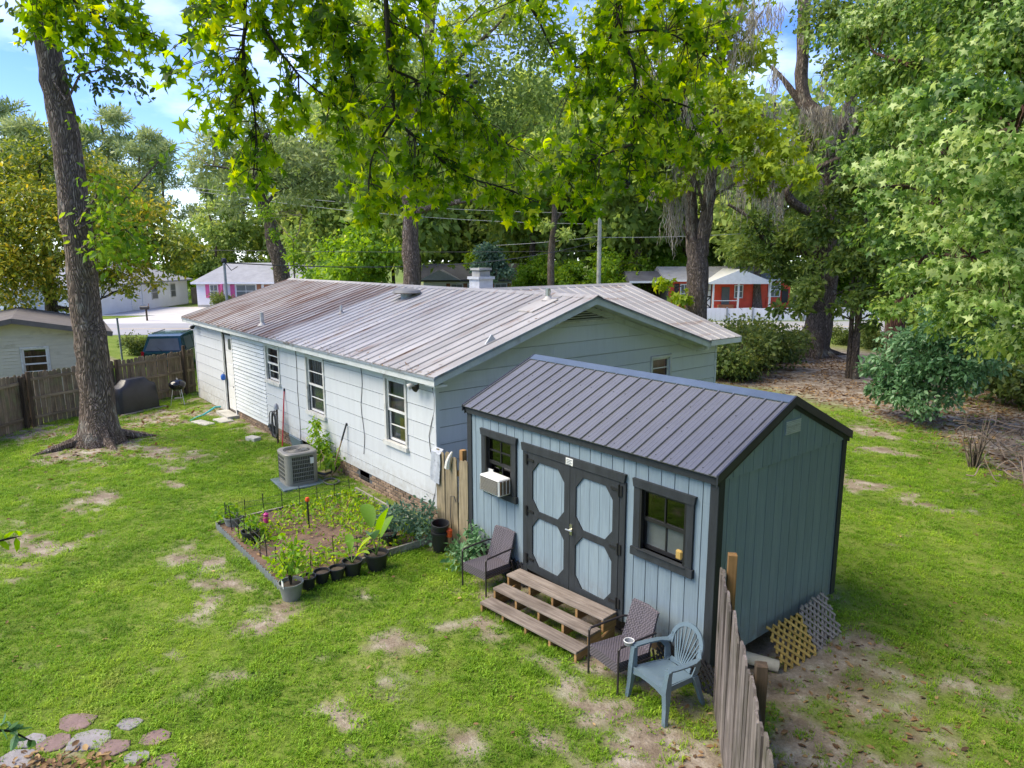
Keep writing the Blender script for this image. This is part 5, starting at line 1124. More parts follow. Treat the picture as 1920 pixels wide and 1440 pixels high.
for u in (px0+.55, 9.0, px1-.2): part('porch_post', MB().box(u-.07, u+.07, py0, py0+.14, .52, 2.75), 'white', h, local=True)
part('porch_rail', MB().box(px0+.6, 8.95, py0+.05, py0+.09, 1.3, 1.36), 'white', h, local=True)
sd_ = part('door', MB().box(6.35, 7.25, .0, .05, .55, 2.65, FL), 'white', h, local=True, label='white door with black cross brace')
mb = MB(); [mb.box(a, b, .051, .08, c, d, FL) for a, b, c, d in ((6.30, 6.38, .5, 2.7), (7.22, 7.30, .5, 2.7), (6.38, 7.22, .5, .6), (6.38, 7.22, 1.5, 1.62), (6.38, 7.22, 2.62, 2.7), (6.64, 6.68, 1.62, 2.62), (6.92, 6.96, 1.62, 2.62), (6.38, 7.22, 2.1, 2.14))]
mb.bar(FL.p(6.38, .065, .6), FL.p(7.22, .065, 1.5), .08, .03, (0, -1, 0)); mb.bar(FL.p(6.38, .068, 1.5), FL.p(7.22, .068, .6), .08, .03, (0, -1, 0)); part('cross_brace', mb, 'black_metal', sd_, local=True)
far_window(h, 4.6, 5.4, 1.1, 2.6, 2, 'white'); far_window(h, 9.4, 10.0, 1.5, 2.5, 1, 'white'); far_window(h, 12.4, 13.3, 1.6, 2.7, 1, 'white')
part('door', MB().box(8.2, 8.9, .0, .04, .5, 2.4, FL), 'frosted', h, local=True); part('panel', MB().box(12.2, 13.5, .0, .05, .7, 1.4, FL), 'red_wall', h, local=True); part('shutter', MB().box(13.55, 14.1, .0, .05, 1.0, 2.2, FL), 'black_metal', h, local=True)
part('bench', MB().box(7.5, 8.8, py0+.5, py0+.9, .52, .95), 'brown_sh', h, local=True); part('shutter', MB().box(4.0, 4.4, .0, .05, 1.0, 2.7, FL), 'black_metal', h, local=True)
wfz = local_house('white_fence', 'low white panel fence along the street below the red house', 'fence', 13.0, 55.4)
for k in range(46): part('board', MB().box(k*.36, k*.36+.345, 0, .03, .02, 1.02+.02*math.sin(k*.9)), 'white_wall', wfz, local=True)
for k in range(9): part('post', MB().box(k*2.05-.04, k*2.05+.06, -.06, -.002, 0, 1.1), 'galv', wfz, local=True)
# neighbour's cream garage behind the fence
d0 = at(28, 640, 28.6); tg = thing('cream_garage', 'mould-streaked cream garage with low gable behind the wooden fence', 'garage', (d0[0], d0[1], 0), math.radians(84))
# local x runs along the gable wall, local -y faces the yard
FT = Fr((0, 0, 0), (1, 0, 0), (0, -1, 0)); GW = (.16, .86, 1.02, 2.08)
part('wall', wall_with_holes(FT, -2.6, 2.45, -.1, 2.55, [GW], -.12, -.05), 'tan_wall', tg, local=True)
for k in range(23):
    z = .02+k*.112
    for q in rects_minus(-2.6, 2.45, z, z+.108, [(GW[0]-.07, GW[1]+.07, GW[2]-.06, GW[3]+.07)]):
        d = lambda zz: .002+.026*(1-(zz-z)/.112)
        part('siding_board', MB().hexa([FT.p(q[0], -.05, q[2]), FT.p(q[1], -.05, q[2]), FT.p(q[1], d(q[2]), q[2]), FT.p(q[0], d(q[2]), q[2]), FT.p(q[0], -.05, q[3]), FT.p(q[1], -.05, q[3]), FT.p(q[1], d(q[3]), q[3]), FT.p(q[0], d(q[3]), q[3])]), 'tan_wall', tg, local=True)
part('side_wall', MB().box(2.37, 2.45, .05, 6, -.1, 2.5), 'tan_wall', tg, local=True)
part('gable', MB().prism([(-2.6, 2.55), (2.45, 2.55), (.25, 3.0), (-.25, 3.0)], .06, FT, -.04), 'tan_wall', tg, local=True)
sash_window(tg, FT, *GW, 'offwhite', 'glass_dark', (2, 2), 1, .065, .06, 'white', 'curtain', local=True)
for sg in (-1, 1):
    mb = MB(); e = sg*2.85; q = [(min(0, e), max(0, e))][0]; z0_, z1_ = (2.46, 3.06) if sg < 0 else (3.06, 2.46)
    x0_, x1_ = (q[0], -.001) if sg < 0 else (.001, q[1])
    mb.hexa([(x0_, -.4, z0_), (x1_, -.4, z1_), (x1_, 6.3, z1_), (x0_, 6.3, z0_), (x0_, -.4, z0_+.09), (x1_, -.4, z1_+.09), (x1_, 6.3, z1_+.09), (x0_, 6.3, z0_+.09)]); part('roof_slope', mb, 'shingle_brown', tg, local=True)
    part('rake_board', MB().bar((e, -.42, 2.47), (0, -.42, 3.07), .035, .17, (0, 0, 1)), 'shingle_brown', tg, local=True)
# minivan
p = at(303, 650, 35); fy = math.atan2(.50, -.865)
van = thing('minivan', 'dark teal minivan parked beyond the wooden fence, tail towards the yard', 'car', (p[0], p[1], -.12), fy)
def vring(x, z0, zs, hw, hw0): return [(x, -hw0, z0), (x, -hw, (z0+zs)/2), (x, -hw*.97, zs), (x, hw*.97, zs), (x, hw, (z0+zs)/2), (x, hw0, z0)]
mb = MB(); mb.loft([vring(0, .42, .95, .82, .8), vring(.06, .33, 1.02, .90, .86), vring(1.0, .30, 1.02, .93, .88), vring(3.2, .30, 1.0, .93, .88), vring(4.3, .33, .86, .88, .82), vring(4.72, .42, .72, .72, .7)]); mb.sm = True; part('body', mb, 'van', van, local=True)
mb = MB(); mb.loft([[(x, -h0, z0), (x+dx, -h1, z1), (x+dx, h1, z1), (x, h0, z0)] for x, dx, h0, h1, z0, z1 in ((.06, .38, .87, .70, 1.0, 1.70), (.62, .12, .89, .74, 1.01, 1.76), (2.4, .0, .90, .74, 1.0, 1.77), (3.65, -.85, .88, .68, .97, 1.70))]); mb.sm = True; part('cabin', mb, 'van', van, local=True)
mb = MB(); mb.quad((.085, -.74, 1.08), (.085, .74, 1.08), (.395, .60, 1.60), (.395, -.60, 1.60)); part('rear_window', mb, 'glass_dark', van, local=True)
mb.v = [(x-.012, y, z) for x, y, z in mb.v]; part('rear_pane', mb, 'frosted', van, local=True)
for s in (-1, 1):
    for a, b in ((.55, 1.75), (1.85, 2.55), (2.62, 3.3)):
        e = (.30 if a < .6 else 0, -.35 if b > 3 else 0); mb = MB(); mb.quad(*[(x, s*y, z) for x, y, z in ((a, .893, 1.06), (b, .903, 1.06), (b+e[1], .765, 1.64), (a+e[0]*.4, .765, 1.64))][::s]); part('side_window', mb, 'frosted', van, local=True)
    mb = MB(); mb.box(-.012, .05, *sorted((s*.78, s*.90)), .70, 1.05); part('tail_lamp', mb, 'tail', van, local=True)
    for x in (.85, 3.75):
        mb = MB(); y0 = s*.70; rings = [[(x+r_*math.cos(a), y0+s*d, .32+r_*math.sin(a)) for a in np.linspace(0, 6.283, 19)[:-1]] for r_, d in ((.30, 0), (.32, .03), (.32, .19), (.30, .22), (.19, .215))]; mb.loft(rings); wv = part('wheel', mb, 'rubber', van, local=True)
        mb = MB(); mb.loft([[(x+r_*math.cos(a), y0+s*d, .32+r_*math.sin(a)) for a in np.linspace(0, 6.283, 13)[:-1]] for r_, d in ((.19, .21), (.17, .228), (.04, .232))]); part('hub_cap', mb, 'alu', wv, local=True)
    mb = MB(); mb.tube([(.9, s*.62, 1.80), (2.6, s*.62, 1.81)], .018, 6); part('roof_rail', mb, 'black_metal', van, local=True)
mb = MB(); mb.bbox(-.10, .06, -.86, .86, .36, .58, .03); part('bumper', mb, 'van', van, local=True); mb = MB(); mb.box(-.015, .0, -.17, .17, .76, .88); part('number_plate', mb, 'alu', van, local=True)
mb = MB(); mb.bar((.06, .0, 1.06), (.20, .34, 1.27), .02, .015); part('wiper', mb, 'black_metal', van, local=True); mb = MB(); mb.box(-.01, .03, -.45, .45, .90, .95); part('trim_strip', mb, 'black_metal', van, local=True)
# mailbox, posts, poles, cables
p = street(-29.9, 57.0); mbx = thing('mailbox', 'dark mailbox on a short wooden post beside the street', 'mailbox', p)
mb = MB(); mb.bar((p[0], p[1], 0), (p[0], p[1], 1.05), .12, .12); part('post', mb, 'post_old', mbx)
a = np.array(p)+np.array([0, 0, 1.1]); mb = MB(); q = np.array([HR[0], HR[1], 0]); mb.tube([a-q*.45, a+q*.2], .16, 10); part('box', mb, 'black_metal', mbx); mb = MB(); mb.box(a[0]+.15, a[0]+.22, a[1]+.15, a[1]+.18, 1.2, 1.45); part('flag', mb, 'brown_sh', mbx)
for nm, lab, cat, px, d, h_, m, r_ in (('steel_post', 'slim grey steel post standing in the grass beyond the van', 'post', 226, 38, 2.25, 'galv', .045),):
    p = at(px, 640, d); t = thing(nm, lab, cat, (p[0], p[1], 0)); part('shaft', MB().tube([(p[0], p[1], 0), (p[0]-.1, p[1]-.03, h_)], r_, 8), m, t); part('cap', MB().tube([(p[0]-.1, p[1]-.03, h_), (p[0]-.1, p[1]-.03, h_+.05)], r_*1.3, 8), m, t)
p = at(1123, 500, 60); up = thing('utility_pole', 'pale wooden utility pole with a curved lamp arm beyond the roof', 'pole', (p[0], p[1], 0))
part('pole', MB().tube([(p[0], p[1], 0), (p[0], p[1], 5), (p[0], p[1], 9.6)], [.2, .18, .15], 10), 'pole_wood', up)
mb = MB(); q = -np.array([HR[0], HR[1], 0]); b = np.array([p[0], p[1], 9.3]); mb.tube([b, b+q*.3+Z3*.5, b+q*.9+Z3*.55, b+q*1.1+Z3*.3], .05, 6); part('lamp_arm', mb, 'galv', up)
mb = MB(); mb.tube([b+q*1.05+Z3*.35, b+q*1.35+Z3*.1], [.12, .08], 8); part('lamp_head', mb, 'galv', up)
part('insulator', MB().tube([(p[0], p[1], 7.7), (p[0]+.18, p[1], 7.7)], .05, 6), 'galv', up)
POLE = np.array(p)
mp_ = at(425, 555, 30.5); ms = thing('service_mast', 'thin dark service mast rising above the far end of the house roof', 'mast', (mp_[0], mp_[1], 0))
part('mast', MB().tube([(mp_[0], mp_[1], 0), (mp_[0], mp_[1], 4.95)], .055, 8), 'galv', ms); mb = MB(); mb.lathe([(.06, 4.9), (.12, 4.95), (.10, 5.05), (0, 5.1)], (mp_[0], mp_[1], 0), 9); part('weather_head', mb, 'black_metal', ms)
mb = MB(); mb.tube([(mp_[0], mp_[1], 4.95), (mp_[0]+.2, mp_[1]+.2, 4.6), (mp_[0]+.35, mp_[1]+.4, 4.75)], .02, 5); part('drip_loop', mb, 'wire', ms)
def cable(label, a, b, sag, r=.02, m='wire'):
    a, b = np.array(a), np.array(b); pts = [a+(b-a)*t-Z3*sag*4*t*(1-t) for t in np.linspace(0, 1, 17)]; mb = MB(); mb.tube(pts, r, 4); whole('power_line', mb, m, label, 'power line', 'power lines over the far street')
cable('dark service cable from the mast above the roof to the utility pole', (mp_[0], mp_[1], 4.9), (POLE[0], POLE[1], 6.4), .9, .022)
cable('topmost pale power line across the gap of sky', at(330, 348, 70), at(1123, 400, 62), .5, .016, 'wire_pale')
cable('pale power line just under the topmost one', at(330, 352, 69), at(1123, 420, 62), .7, .016, 'wire_pale')
cable('pale power line sloping up to the utility pole', at(930, 460, 62), at(1123, 443, 60), .1, .016, 'wire_pale')
cable('lowest power line, level with the far house roofs', at(340, 468, 63), at(1123, 470, 60), .15, .018, 'wire')
cable('power line running from the utility pole towards the oak', at(1123, 445, 60), at(1500, 430, 62), .2, .016, 'wire_pale')
# ------------------------------------------------------------------ vegetation builders
def unit(v): return v/(np.linalg.norm(v, axis=-1, keepdims=True)+1e-9)
# leaf outlines: (t along the leaf, b across, n out of the blade) and faces
def tmpl(kind):
    if kind == 'oval':
        v = [(0, 0, 0), (.35, .24, .05), (.75, .17, .03), (1, 0, -.08), (.75, -.17, .03), (.35, -.24, .05)]; f = [(0, 1, 2, 3), (0, 3, 4, 5)]
    elif kind == 'clump':       # a spray of a few leaves seen from afar
        v = [(0, 0, 0), (.5, .30, .10), (1, .0, -.05), (.5, -.30, .10)]; f = [(0, 1, 2, 3)]
    elif kind == 'needle':
        v = [(0, .0, 0), (.55, .10, .05), (1, 0, 0), (.55, -.10, -.05)]; f = [(0, 1, 2, 3)]
    elif kind == 'strand':
        v = [(0, .03, 0), (.5, .06, .06), (1, .02, 0), (1, -.02, 0), (.5, -.06, .06), (0, -.03, 0)]; f = [(0, 1, 4, 5), (1, 2, 3, 4)]
    elif kind == 'star':        # five-pointed sweetgum leaf
        a = [math.radians(x) for x in (0, 36, 72, 104, 140, 180, 220, 256, 288, 324)]; r_ = [1.0, .44, .95, .38, .66, .10, .66, .38, .95, .44]
        v = [(.12, 0, .05)]+[(.12+r*math.cos(x)*.72, r*math.sin(x)*.72, -.24*r*r) for x, r in zip(a, r_)]
        f = [(0, 1+k, 1+(k+1) % 10) for k in range(10)]
    elif kind == 'strap':
        v = [(0, .0, 0), (.25, .13, .06), (.6, .15, .10), (1, 0, -.25), (.6, -.15, .10), (.25, -.13, .06), (.25, 0, .0), (.6, 0, .02)]; f = [(0, 1, 2, 7), (0, 7, 4, 5), (2, 3, 7), (7, 3, 4)]
    return np.array(v, float), f
def leaf_arrays(P, S, T, N, kind, tint):
    """P points, S sizes, T leaf directions, N blade normals"""
    v, f = tmpl(kind); n = len(P); T = unit(T); N = unit(N-T*np.sum(N*T, -1, keepdims=True)); Bv = np.cross(N, T); k = len(v)
    V = P[:, None, :]+S[:, None, None]*(v[None, :, 0:1]*T[:, None]+v[None, :, 1:2]*Bv[:, None]+v[None, :, 2:3]*N[:, None])
    return V.reshape(-1, 3), f, k, np.repeat(tint, k)
def leaves_mesh(name, P, S, T, N, kind, tint, m):
    V, f, k, tt = leaf_arrays(P, S, T, N, kind, tint); n = len(P)
    me = bpy.data.meshes.new(name); sz = [len(q) for q in f]; flat = np.concatenate([np.array(q) for q in f])
    LI = (np.arange(n)[:, None]*k+flat[None]).ravel(); st_ = np.concatenate([[0], np.cumsum(sz)[:-1]]); LS = (np.arange(n)[:, None]*len(flat)+st_[None]).ravel()
    me.vertices.add(len(V)); me.vertices.foreach_set('co', V.astype(np.float32).ravel()); me.loops.add(len(LI)); me.loops.foreach_set('vertex_index', LI.astype(np.int32))
    me.polygons.add(len(LS)); me.polygons.foreach_set('loop_start', LS.astype(np.int32)); me.update(calc_edges=True)
    t = me.attributes.new('tint', 'FLOAT', 'POINT'); t.data.foreach_set('value', tt.astype(np.float32)); me.materials.append(MAT[m] if isinstance(m, str) else m); return me
NTRI = [0]
def leaf_cloud(r, clumps, n, size, flat=.62, shell=.45, up=.5, droop=.2, tvar=.32):
    """leaves gathered in clumps (x,y,z,r): returns arrays; tint varies at random by clump and by leaf"""
    C = np.array([c[:3] for c in clumps], float); Rr = np.array([c[3] for c in clumps], float); w_ = Rr**2.2; w_ = w_/w_.sum()
    ci = r.choice(len(C), n, p=w_); d = unit(r.normal(size=(n, 3))); rad = r.random(n)**shell; off = d*rad[:, None]*Rr[ci][:, None]; off[:, 2] *= flat
    lump = 1+.28*np.sin(d[:, 0]*5+ci)+.22*np.sin(d[:, 1]*6+ci*2.1); off *= np.clip(lump, .5, 1.5)[:, None]
    P = C[ci]+off; S = size*(.5+.95*r.random(n)**1.3); T = unit(d*.6+r.normal(size=(n, 3))*.7-Z3*droop*2); N = unit(r.normal(size=(n, 3))*.8+Z3*up+d*.4)
    tint = np.clip(.5+r.normal(size=n)*tvar*.6+(r.random(len(C))[ci]-.5)*tvar*1.3, 0, 1)
    return P, S, T, N, tint
def smooth_path(pts, per=4):
    pts = [np.array(p, float) for p in pts]; out = []
    for i in range(len(pts)-1):
        p0, p1, p2, p3 = pts[max(i-1, 0)], pts[i], pts[i+1], pts[min(i+2, len(pts)-1)]
        for k in range(per):
            t = k/per; out.append(.5*((2*p1)+(-p0+p2)*t+(2*p0-5*p1+4*p2-p3)*t*t+(-p0+3*p1-3*p2+p3)*t**3))
    out.append(pts[-1]); return out
def limb_tube(mb, pts, r0, r1, n=9, wob=.0, r=None, flare=None, per=4):
    if flare: pts = [np.array(pts[0], float)-Z3*.5]+list(pts)
    P = smooth_path(pts, per); k = len(P); rad = [r0+(r1-r0)*i/(k-1) for i in range(k)]
    if flare:
        for i in range(k):
            h_ = max(0, (P[i]-P[0])[2]-.5); rad[i] += flare*math.exp(-h_/.45)
    if wob and r is not None: P = [p+r.normal(size=3)*wob*rd for p, rd in zip(P, rad)]; rad = [x*(1+r.normal()*.05) for x in rad]
    mb.tube(P, rad, n); return P
def roots(mb, base, r, R, n=6):
    for k in range(n):
        a = 2*math.pi*k/n+r.normal()*.25; c_, s_ = math.cos(a), math.sin(a); L = R*(1.2+.7*r.random()); b = np.array(base)
        mb.tube([b+np.array([c_*R*.45, s_*R*.45, R*.9]), b+np.array([c_*R*.75, s_*R*.75, R*.32]), b+np.array([c_*L, s_*L, .04]), b+np.array([c_*L*1.45, s_*L*1.45, -.06])], [R*.34, R*.26, R*.16, R*.06], 7)
def tree(name, label, base, trunk, r0, r1, clumps, leaf, n, size, lm, bark, seed=0, limbs=(), moss=None, group=None, flare=.15, twigs=True, kind_part=None, rootR=0, flat=.62, shell=.45, up=.5, droop=.2, cat='tree', nsides=12, crown='crown', tvar=.32, twig_r=.05):
    r = np.random.default_rng(seed); t = thing(name, label, cat, tuple(float(x) for x in base), 0, group)
    tb = MB(); tp = limb_tube(tb, trunk, r0, r1, nsides, .04, r, flare) if trunk is not None else [np.array(base, float)]
    if rootR: roots(tb, base, r, rootR)
    if trunk is not None: part('trunk', tb, bark, t)
    nodes = list(tp[len(tp)//4:])
    for (pts, a, b) in limbs:
        lb = MB(); q = limb_tube(lb, pts, a, b, 9, .05, r); part('limb', lb, bark, t); nodes += q[2:]
    if clumps is not None and len(clumps):
        if twigs:
            tw_ = MB(); A = np.array(nodes)
            for c in clumps:
                c_ = np.array(c[:3]); d = np.linalg.norm(A-c_, axis=1)+np.maximum(0, A[:, 2]-c_[2]+.3)*1.5; a = A[int(np.argmin(d))]; L = np.linalg.norm(c_-a)
                if L < .2: continue
                mid = (a+c_)/2+np.array([r.normal()*.08*L, r.normal()*.08*L, .10*L]); w0 = min(r1*.8+.012, twig_r*(.3+.16*L)); tw_.tube([a, a*.6+mid*.4+r.normal(size=3)*.03*L, mid, c_], [w0, w0*.75, w0*.5, w0*.2], 5)
                for _ in range(3):
                    e = c_+r.normal(size=3)*c[3]*.55; tw_.tube([mid, (mid+e)/2+r.normal(size=3)*.08*L, e], [w0*.35, w0*.25, w0*.1], 4)
            if tw_.v: part('branch_work', tw_, bark, t, kind='stuff')
        P, S, T, N, ti = leaf_cloud(r, clumps, n, size, flat, shell, up, droop, tvar)
        off = OFF[t.name]; me = leaves_mesh(crown, P-off, S, T, N, leaf, ti, lm); o = bpy.data.objects.new(crown, me); link(o, t, kind=kind_part)
    if moss:
        hang_moss(t, moss, r)
    return t
def hang_moss(t, spots, r):
    """grey strands hanging in ragged beards from limbs: (x,y,z,width,length,count)"""
    off = OFF[t.name]; Ps, Ss, Ts, Ns = [], [], [], []
    for (x, y, z, wd, ln, k) in spots:
        sub = [(r.normal()*wd*.55, r.normal()*wd*.55, r.normal()*.25, .3+.9*r.random()) for _ in range(6)]
        for _ in range(int(k*1.9)):
            a_ = sub[int(r.integers(6))]; p = np.array([x, y, z])+np.array([a_[0]+r.normal()*.09, a_[1]+r.normal()*.09, a_[2]+r.normal()*.08]); L = ln*a_[3]*(.35+.75*r.random()**1.3); nseg = max(2, int(L/.17)); dx = r.normal(size=3)*.05; dx[2] = 0
            for s_ in range(nseg):
                Ps.append(p.copy()); l_ = L/nseg*1.35; Ss.append(l_); d = np.array([dx[0]+r.normal()*.30, dx[1]+r.normal()*.30, -1]); Ts.append(d); Ns.append(r.normal(size=3)); p = p+d/np.linalg.norm(d)*l_*.72
    if not Ps: return
    me = leaves_mesh('spanish_moss', np.array(Ps)-off, np.array(Ss), np.array(Ts), np.array(Ns), 'strand', np.clip(.5+r.normal(size=len(Ps))*.28, 0, 1), 'moss_hang'); o = bpy.data.objects.new('spanish_moss', me); link(o, t, kind='stuff')
def blob(r, c, rad, n, cr, sq=(1, 1, 1), hollow=.55):
    """n clump centres in an ellipsoid"""
    out = []
    for _ in range(n):
        d = unit(r.normal(size=3)); f = hollow+(1-hollow)*r.random(); out.append((c[0]+d[0]*rad*sq[0]*f, c[1]+d[1]*rad*sq[1]*f, c[2]+d[2]*rad*sq[2]*f, cr*(.65+.7*r.random())))
    return out
def px_clumps(L, r=None, jit=0):
    """clumps surveyed as (px, py, distance, radius in metres)"""
    return [(*at(a, b, d), rr) for a, b, d, rr in L]

# ------------------------------------------------------------------ background wood: trees sharing a few grown forms
def proto(kind, seed):
    r = np.random.default_rng(seed); H = 16.
    if kind == 'pine':
        trunk = [(0, 0, 0), (.2*r.normal(), .2*r.normal(), 6), (.4*r.normal(), .3*r.normal(), 12), (.5*r.normal(), .4*r.normal(), 17)]; cl = []
        for k in range(22):
            z = 8.5+9*(k/21); a = r.random()*6.28; rr = (1.0+2.6*r.random())*(1-.5*(k/21)); cl.append((math.cos(a)*rr, math.sin(a)*rr, z+r.normal()*.4, .95+.6*r.random()))
        return tree('pine_tree', 'x', (0, 0, 0), trunk, .28, .08, cl, 'needle', 7000, .62, 'lf_pine', 'bark', seed, flat=.55, shell=.5, up=.3, droop=-.1)
    if kind == 'broad':
        trunk = [(0, 0, 0), (.2*r.normal(), .2*r.normal(), 4), (.5*r.normal(), .4*r.normal(), 9), (.6*r.normal(), .5*r.normal(), 13)]
        cl = blob(r, (0, 0, 9), 4.6, 34, 1.75, (1, 1, 1.35), .45)
        return tree('broadleaf_tree', 'x', (0, 0, 0), trunk, .34, .08, cl, 'clump', 7500, .50, 'lf_far', 'bark', seed, flat=.6, shell=.45)
    if kind == 'low':
        trunk = [(0, 0, 0), (.1, .1, 2), (.2, -.2, 4.5)]; cl = blob(r, (0, 0, 3.4), 2.7, 24, 1.15, (1.05, 1.05, 1.0), .4)
        return tree('understorey_tree', 'x', (0, 0, 0), trunk, .16, .05, cl, 'clump', 6000, .34, 'lf_green', 'bark', seed, flat=.65)
    if kind == 'shrub':
        cl = blob(r, (0, 0, 1.1), 1.5, 20, .75, (1.2, 1.2, .65), .3)
        return tree('shrub', 'x', (0, 0, 0), [(0, 0, 0), (.05, 0, .5), (.1, .1, 1.2)], .06, .02, cl, 'clump', 4200, .22, 'lf_azalea', 'bark', seed, flat=.75, cat='shrub', flare=.02)
rr_ = np.random.default_rng(77)
PRO = {'pine': [proto('pine', 31), proto('pine', 32)], 'broad': [proto('broad', 41), proto('broad', 42), proto('broad', 43)], 'low': [proto('low', 51), proto('low', 52)], 'shrub': [proto('shrub', 61)]}
USED = set()
def plant(kind, u, v, s, label, group, sz=None, cat='tree', at_xy=None):
    p = PRO[kind][int(rr_.integers(len(PRO[kind])))]
    loc = street(u, v, -.05) if at_xy is None else (*at_xy, -.05)
    sc = (s*(.92+.16*rr_.random()), s*(.92+.16*rr_.random()), s if sz is None else sz)
    if p.name not in USED: USED.add(p.name); p.location = loc; p.rotation_euler = (0, 0, rr_.random()*6.28); p.scale = sc; tag(p, label, cat, group); return p
    return copy_tree(p, loc, rr_.random()*6.28, label, group, sc)
def U(px, v): return (px-960)/FPX*(v*math.cos(PIT)+.9)
# pale pines on the skyline left
for (px, v, s), lab in zip(((-60, 92, 1.3), (30, 100, 1.6), (95, 88, 1.2), (165, 96, 1.25), (235, 104, 1.4), (285, 92, 1.15), (320, 110, 1.25)), ("pale skyline pine cut off by the photo's left edge", 'tallest pale skyline pine, left of the leaning trunk', 'pale skyline pine just behind the leaning trunk', 'pale skyline pine just right of the leaning trunk', 'pale skyline pine above the middle of the magnolia', "pale skyline pine above the magnolia's right half", 'last pale skyline pine before the gap of open sky')): plant('pine', U(px, v), v, s, lab, 'pines on the skyline over the white houses')
for (px, v, s), lab in zip(((400, 100, .9), (470, 95, .98), (560, 104, 1.2), (640, 98, 1.25), (720, 108, 1.3)), ('far pine rising above the left end of the pink-shuttered house', 'far pine left of the dark ivy trunk', 'far pine right of the dark ivy trunk, above the pink-shuttered house', 'tall far pine above the right end of the pink-shuttered house', 'tallest far pine, just left of the straight grey trunk')): plant('pine', U(px, v), v, s, lab, 'pines behind the pink-shuttered house')
for (px, v, s), lab in zip(((360, 92, .60), (440, 96, .62), (500, 90, .60), (570, 94, .72), (650, 92, .9), (20, 86, .7), (140, 84, .75), (250, 86, .7)), ('rounded tree filling the gap between the two white houses', 'rounded tree directly behind the pink-shuttered house left half', 'rounded tree behind the dark ivy trunk at roof height', 'rounded tree behind the right half of the pink-shuttered house', 'taller rounded tree between the pink-shuttered and ranch houses', "rounded tree behind the magnolia's left side", 'rounded tree just right of the leaning trunk, behind the magnolia', 'rounded tree behind the long white house with narrow windows')): plant('broad', U(px, v), v, s, lab, 'trees behind the white houses across the street')
for (px, v, s), lab in zip(((740, 97, 1.0), (820, 100, 1.25), (880, 94, 1.0), (940, 102, 1.35), (1000, 96, 1.1), (1060, 104, 1.4), (1120, 92, 1.1), (1180, 100, 1.3)), ('wood tree behind the straight grey trunk', 'wood tree above the left end of the dark ranch roof', 'wood tree right behind the bungalow chimney', 'tall wood tree behind the grey ornamental tree', 'wood tree left of the thin pale trunk', 'tall wood tree between the thin pale trunk and the utility pole', 'wood tree directly behind the utility pole', 'tall wood tree between the utility pole and the red house carport')): plant('broad', U(px, v), v, s, lab, 'wood behind the ranch house')
for (px, v, s), lab in zip(((1150, 80, 1.0), (1230, 84, 1.25), (1300, 78, 1.1), (1370, 86, 1.35), (1440, 80, 1.2), (1520, 84, 1.35), (1590, 76, 1.2), (1670, 80, 1.4), (1750, 74, 1.2), (1830, 78, 1.4), (1910, 72, 1.3), (1990, 74, 1.4)), ('wood tree just right of the utility pole', 'wood tree above the red house carport', 'wood tree behind the mossy twin-trunked maple', 'tall wood tree above the white porch gable', 'wood tree above the right end of the red house', 'tall wood tree behind the old oak trunk', 'wood tree between the old oak and the slim sapling', 'tall wood tree right of the slim sapling', 'wood tree behind the reddish leaning trunk', 'tall wood tree behind the pale sweetgum sprays', 'wood tree at the far right behind the sweetgum', "wood tree just past the photo's right edge")): plant('broad', U(px, v), v, s, lab, 'wood behind the red house')
for (px, v, s), lab in zip(((1745, 41, 1.0), (1830, 37, 1.1), (1900, 34, 1.3), (1970, 32, 1.2), (1660, 62, 1.1), (1780, 56, 1.3), (1870, 52, 1.4), (1560, 68, 1.0)), ('leafy understorey tree behind the reddish leaning trunk', 'leafy understorey tree above the evergreen bush', 'leafy understorey tree above the brush pile', 'leafy understorey tree just past the right edge of the photo', 'far understorey tree between the sapling and the reddish trunk', 'far understorey tree right of the reddish trunk', 'far understorey tree at the right edge above the brush', 'far understorey tree seen just left of the slim sapling')): plant('low', U(px, v), v, s, lab, 'understorey along the wooded side of the yard')
for (px, v, s), lab in zip(((690, 62, 1.35), (640, 66, 1.15), (1010, 70, .9), (1160, 66, 1.0), (1075, 68, .8), (985, 74, .55), (1250, 70, 1.0), (900, 84, 1.1), (380, 84, .8), (430, 86, .9)), ('large bright green tree left of the straight grey trunk', 'bright green tree at the right end of the pink-shuttered house', "bright green tree in front of the ranch house's right half", 'bright green tree right of the utility pole by the carport', 'bright green tree right of the thin pale trunk', 'small bright green bushy tree at the ranch house front', 'bright green tree by the red house carport', 'bright green tree behind the ranch house roof', 'bright green tree behind the fence between the white houses', 'bright green tree behind the service mast')): plant('low', U(px, v), v, s, lab, 'small trees among the houses across the street')
for (px, v, s), lab in zip(((1365, 29, .85), (1415, 31, .9), (1455, 34, .75), (1400, 34.5, .9), (1350, 33, .85)), ("azalea bush nearest the bungalow's far corner", 'azalea bush in the middle of the row beside the bungalow', 'azalea bush at the foot of the oak', 'azalea bush behind the middle of the row, towards the street', 'azalea bush half hidden behind the bungalow corner')): plant('shrub', U(px, v), v, s, lab, 'azaleas between the bungalow and the oak', cat='shrub')
for (px, v, s), lab in zip(((1585, 40, .5), (1640, 38, .55), (1715, 31, .6), (1870, 26.5, .8), (1930, 23.5, 1.0), (1790, 31, .8)), ('low bush just right of the oak base', 'low bush behind the slim sapling', 'low bush left of the evergreen bush', 'low bush behind the brush pile', 'low bush at the right edge beside the brush pile', 'low bush behind the evergreen bush')): plant('shrub', U(px, v), v, s, lab, 'undergrowth along the wooded edge', cat='shrub')
plant('shrub', U(268, 37), 37, .5, 'low leafy bush in the grass by the steel post', None, cat='shrub'); plant('shrub', U(415, 70), 70, .75, 'clipped round bush in front of the white house with pink shutters', None, cat='shrub')
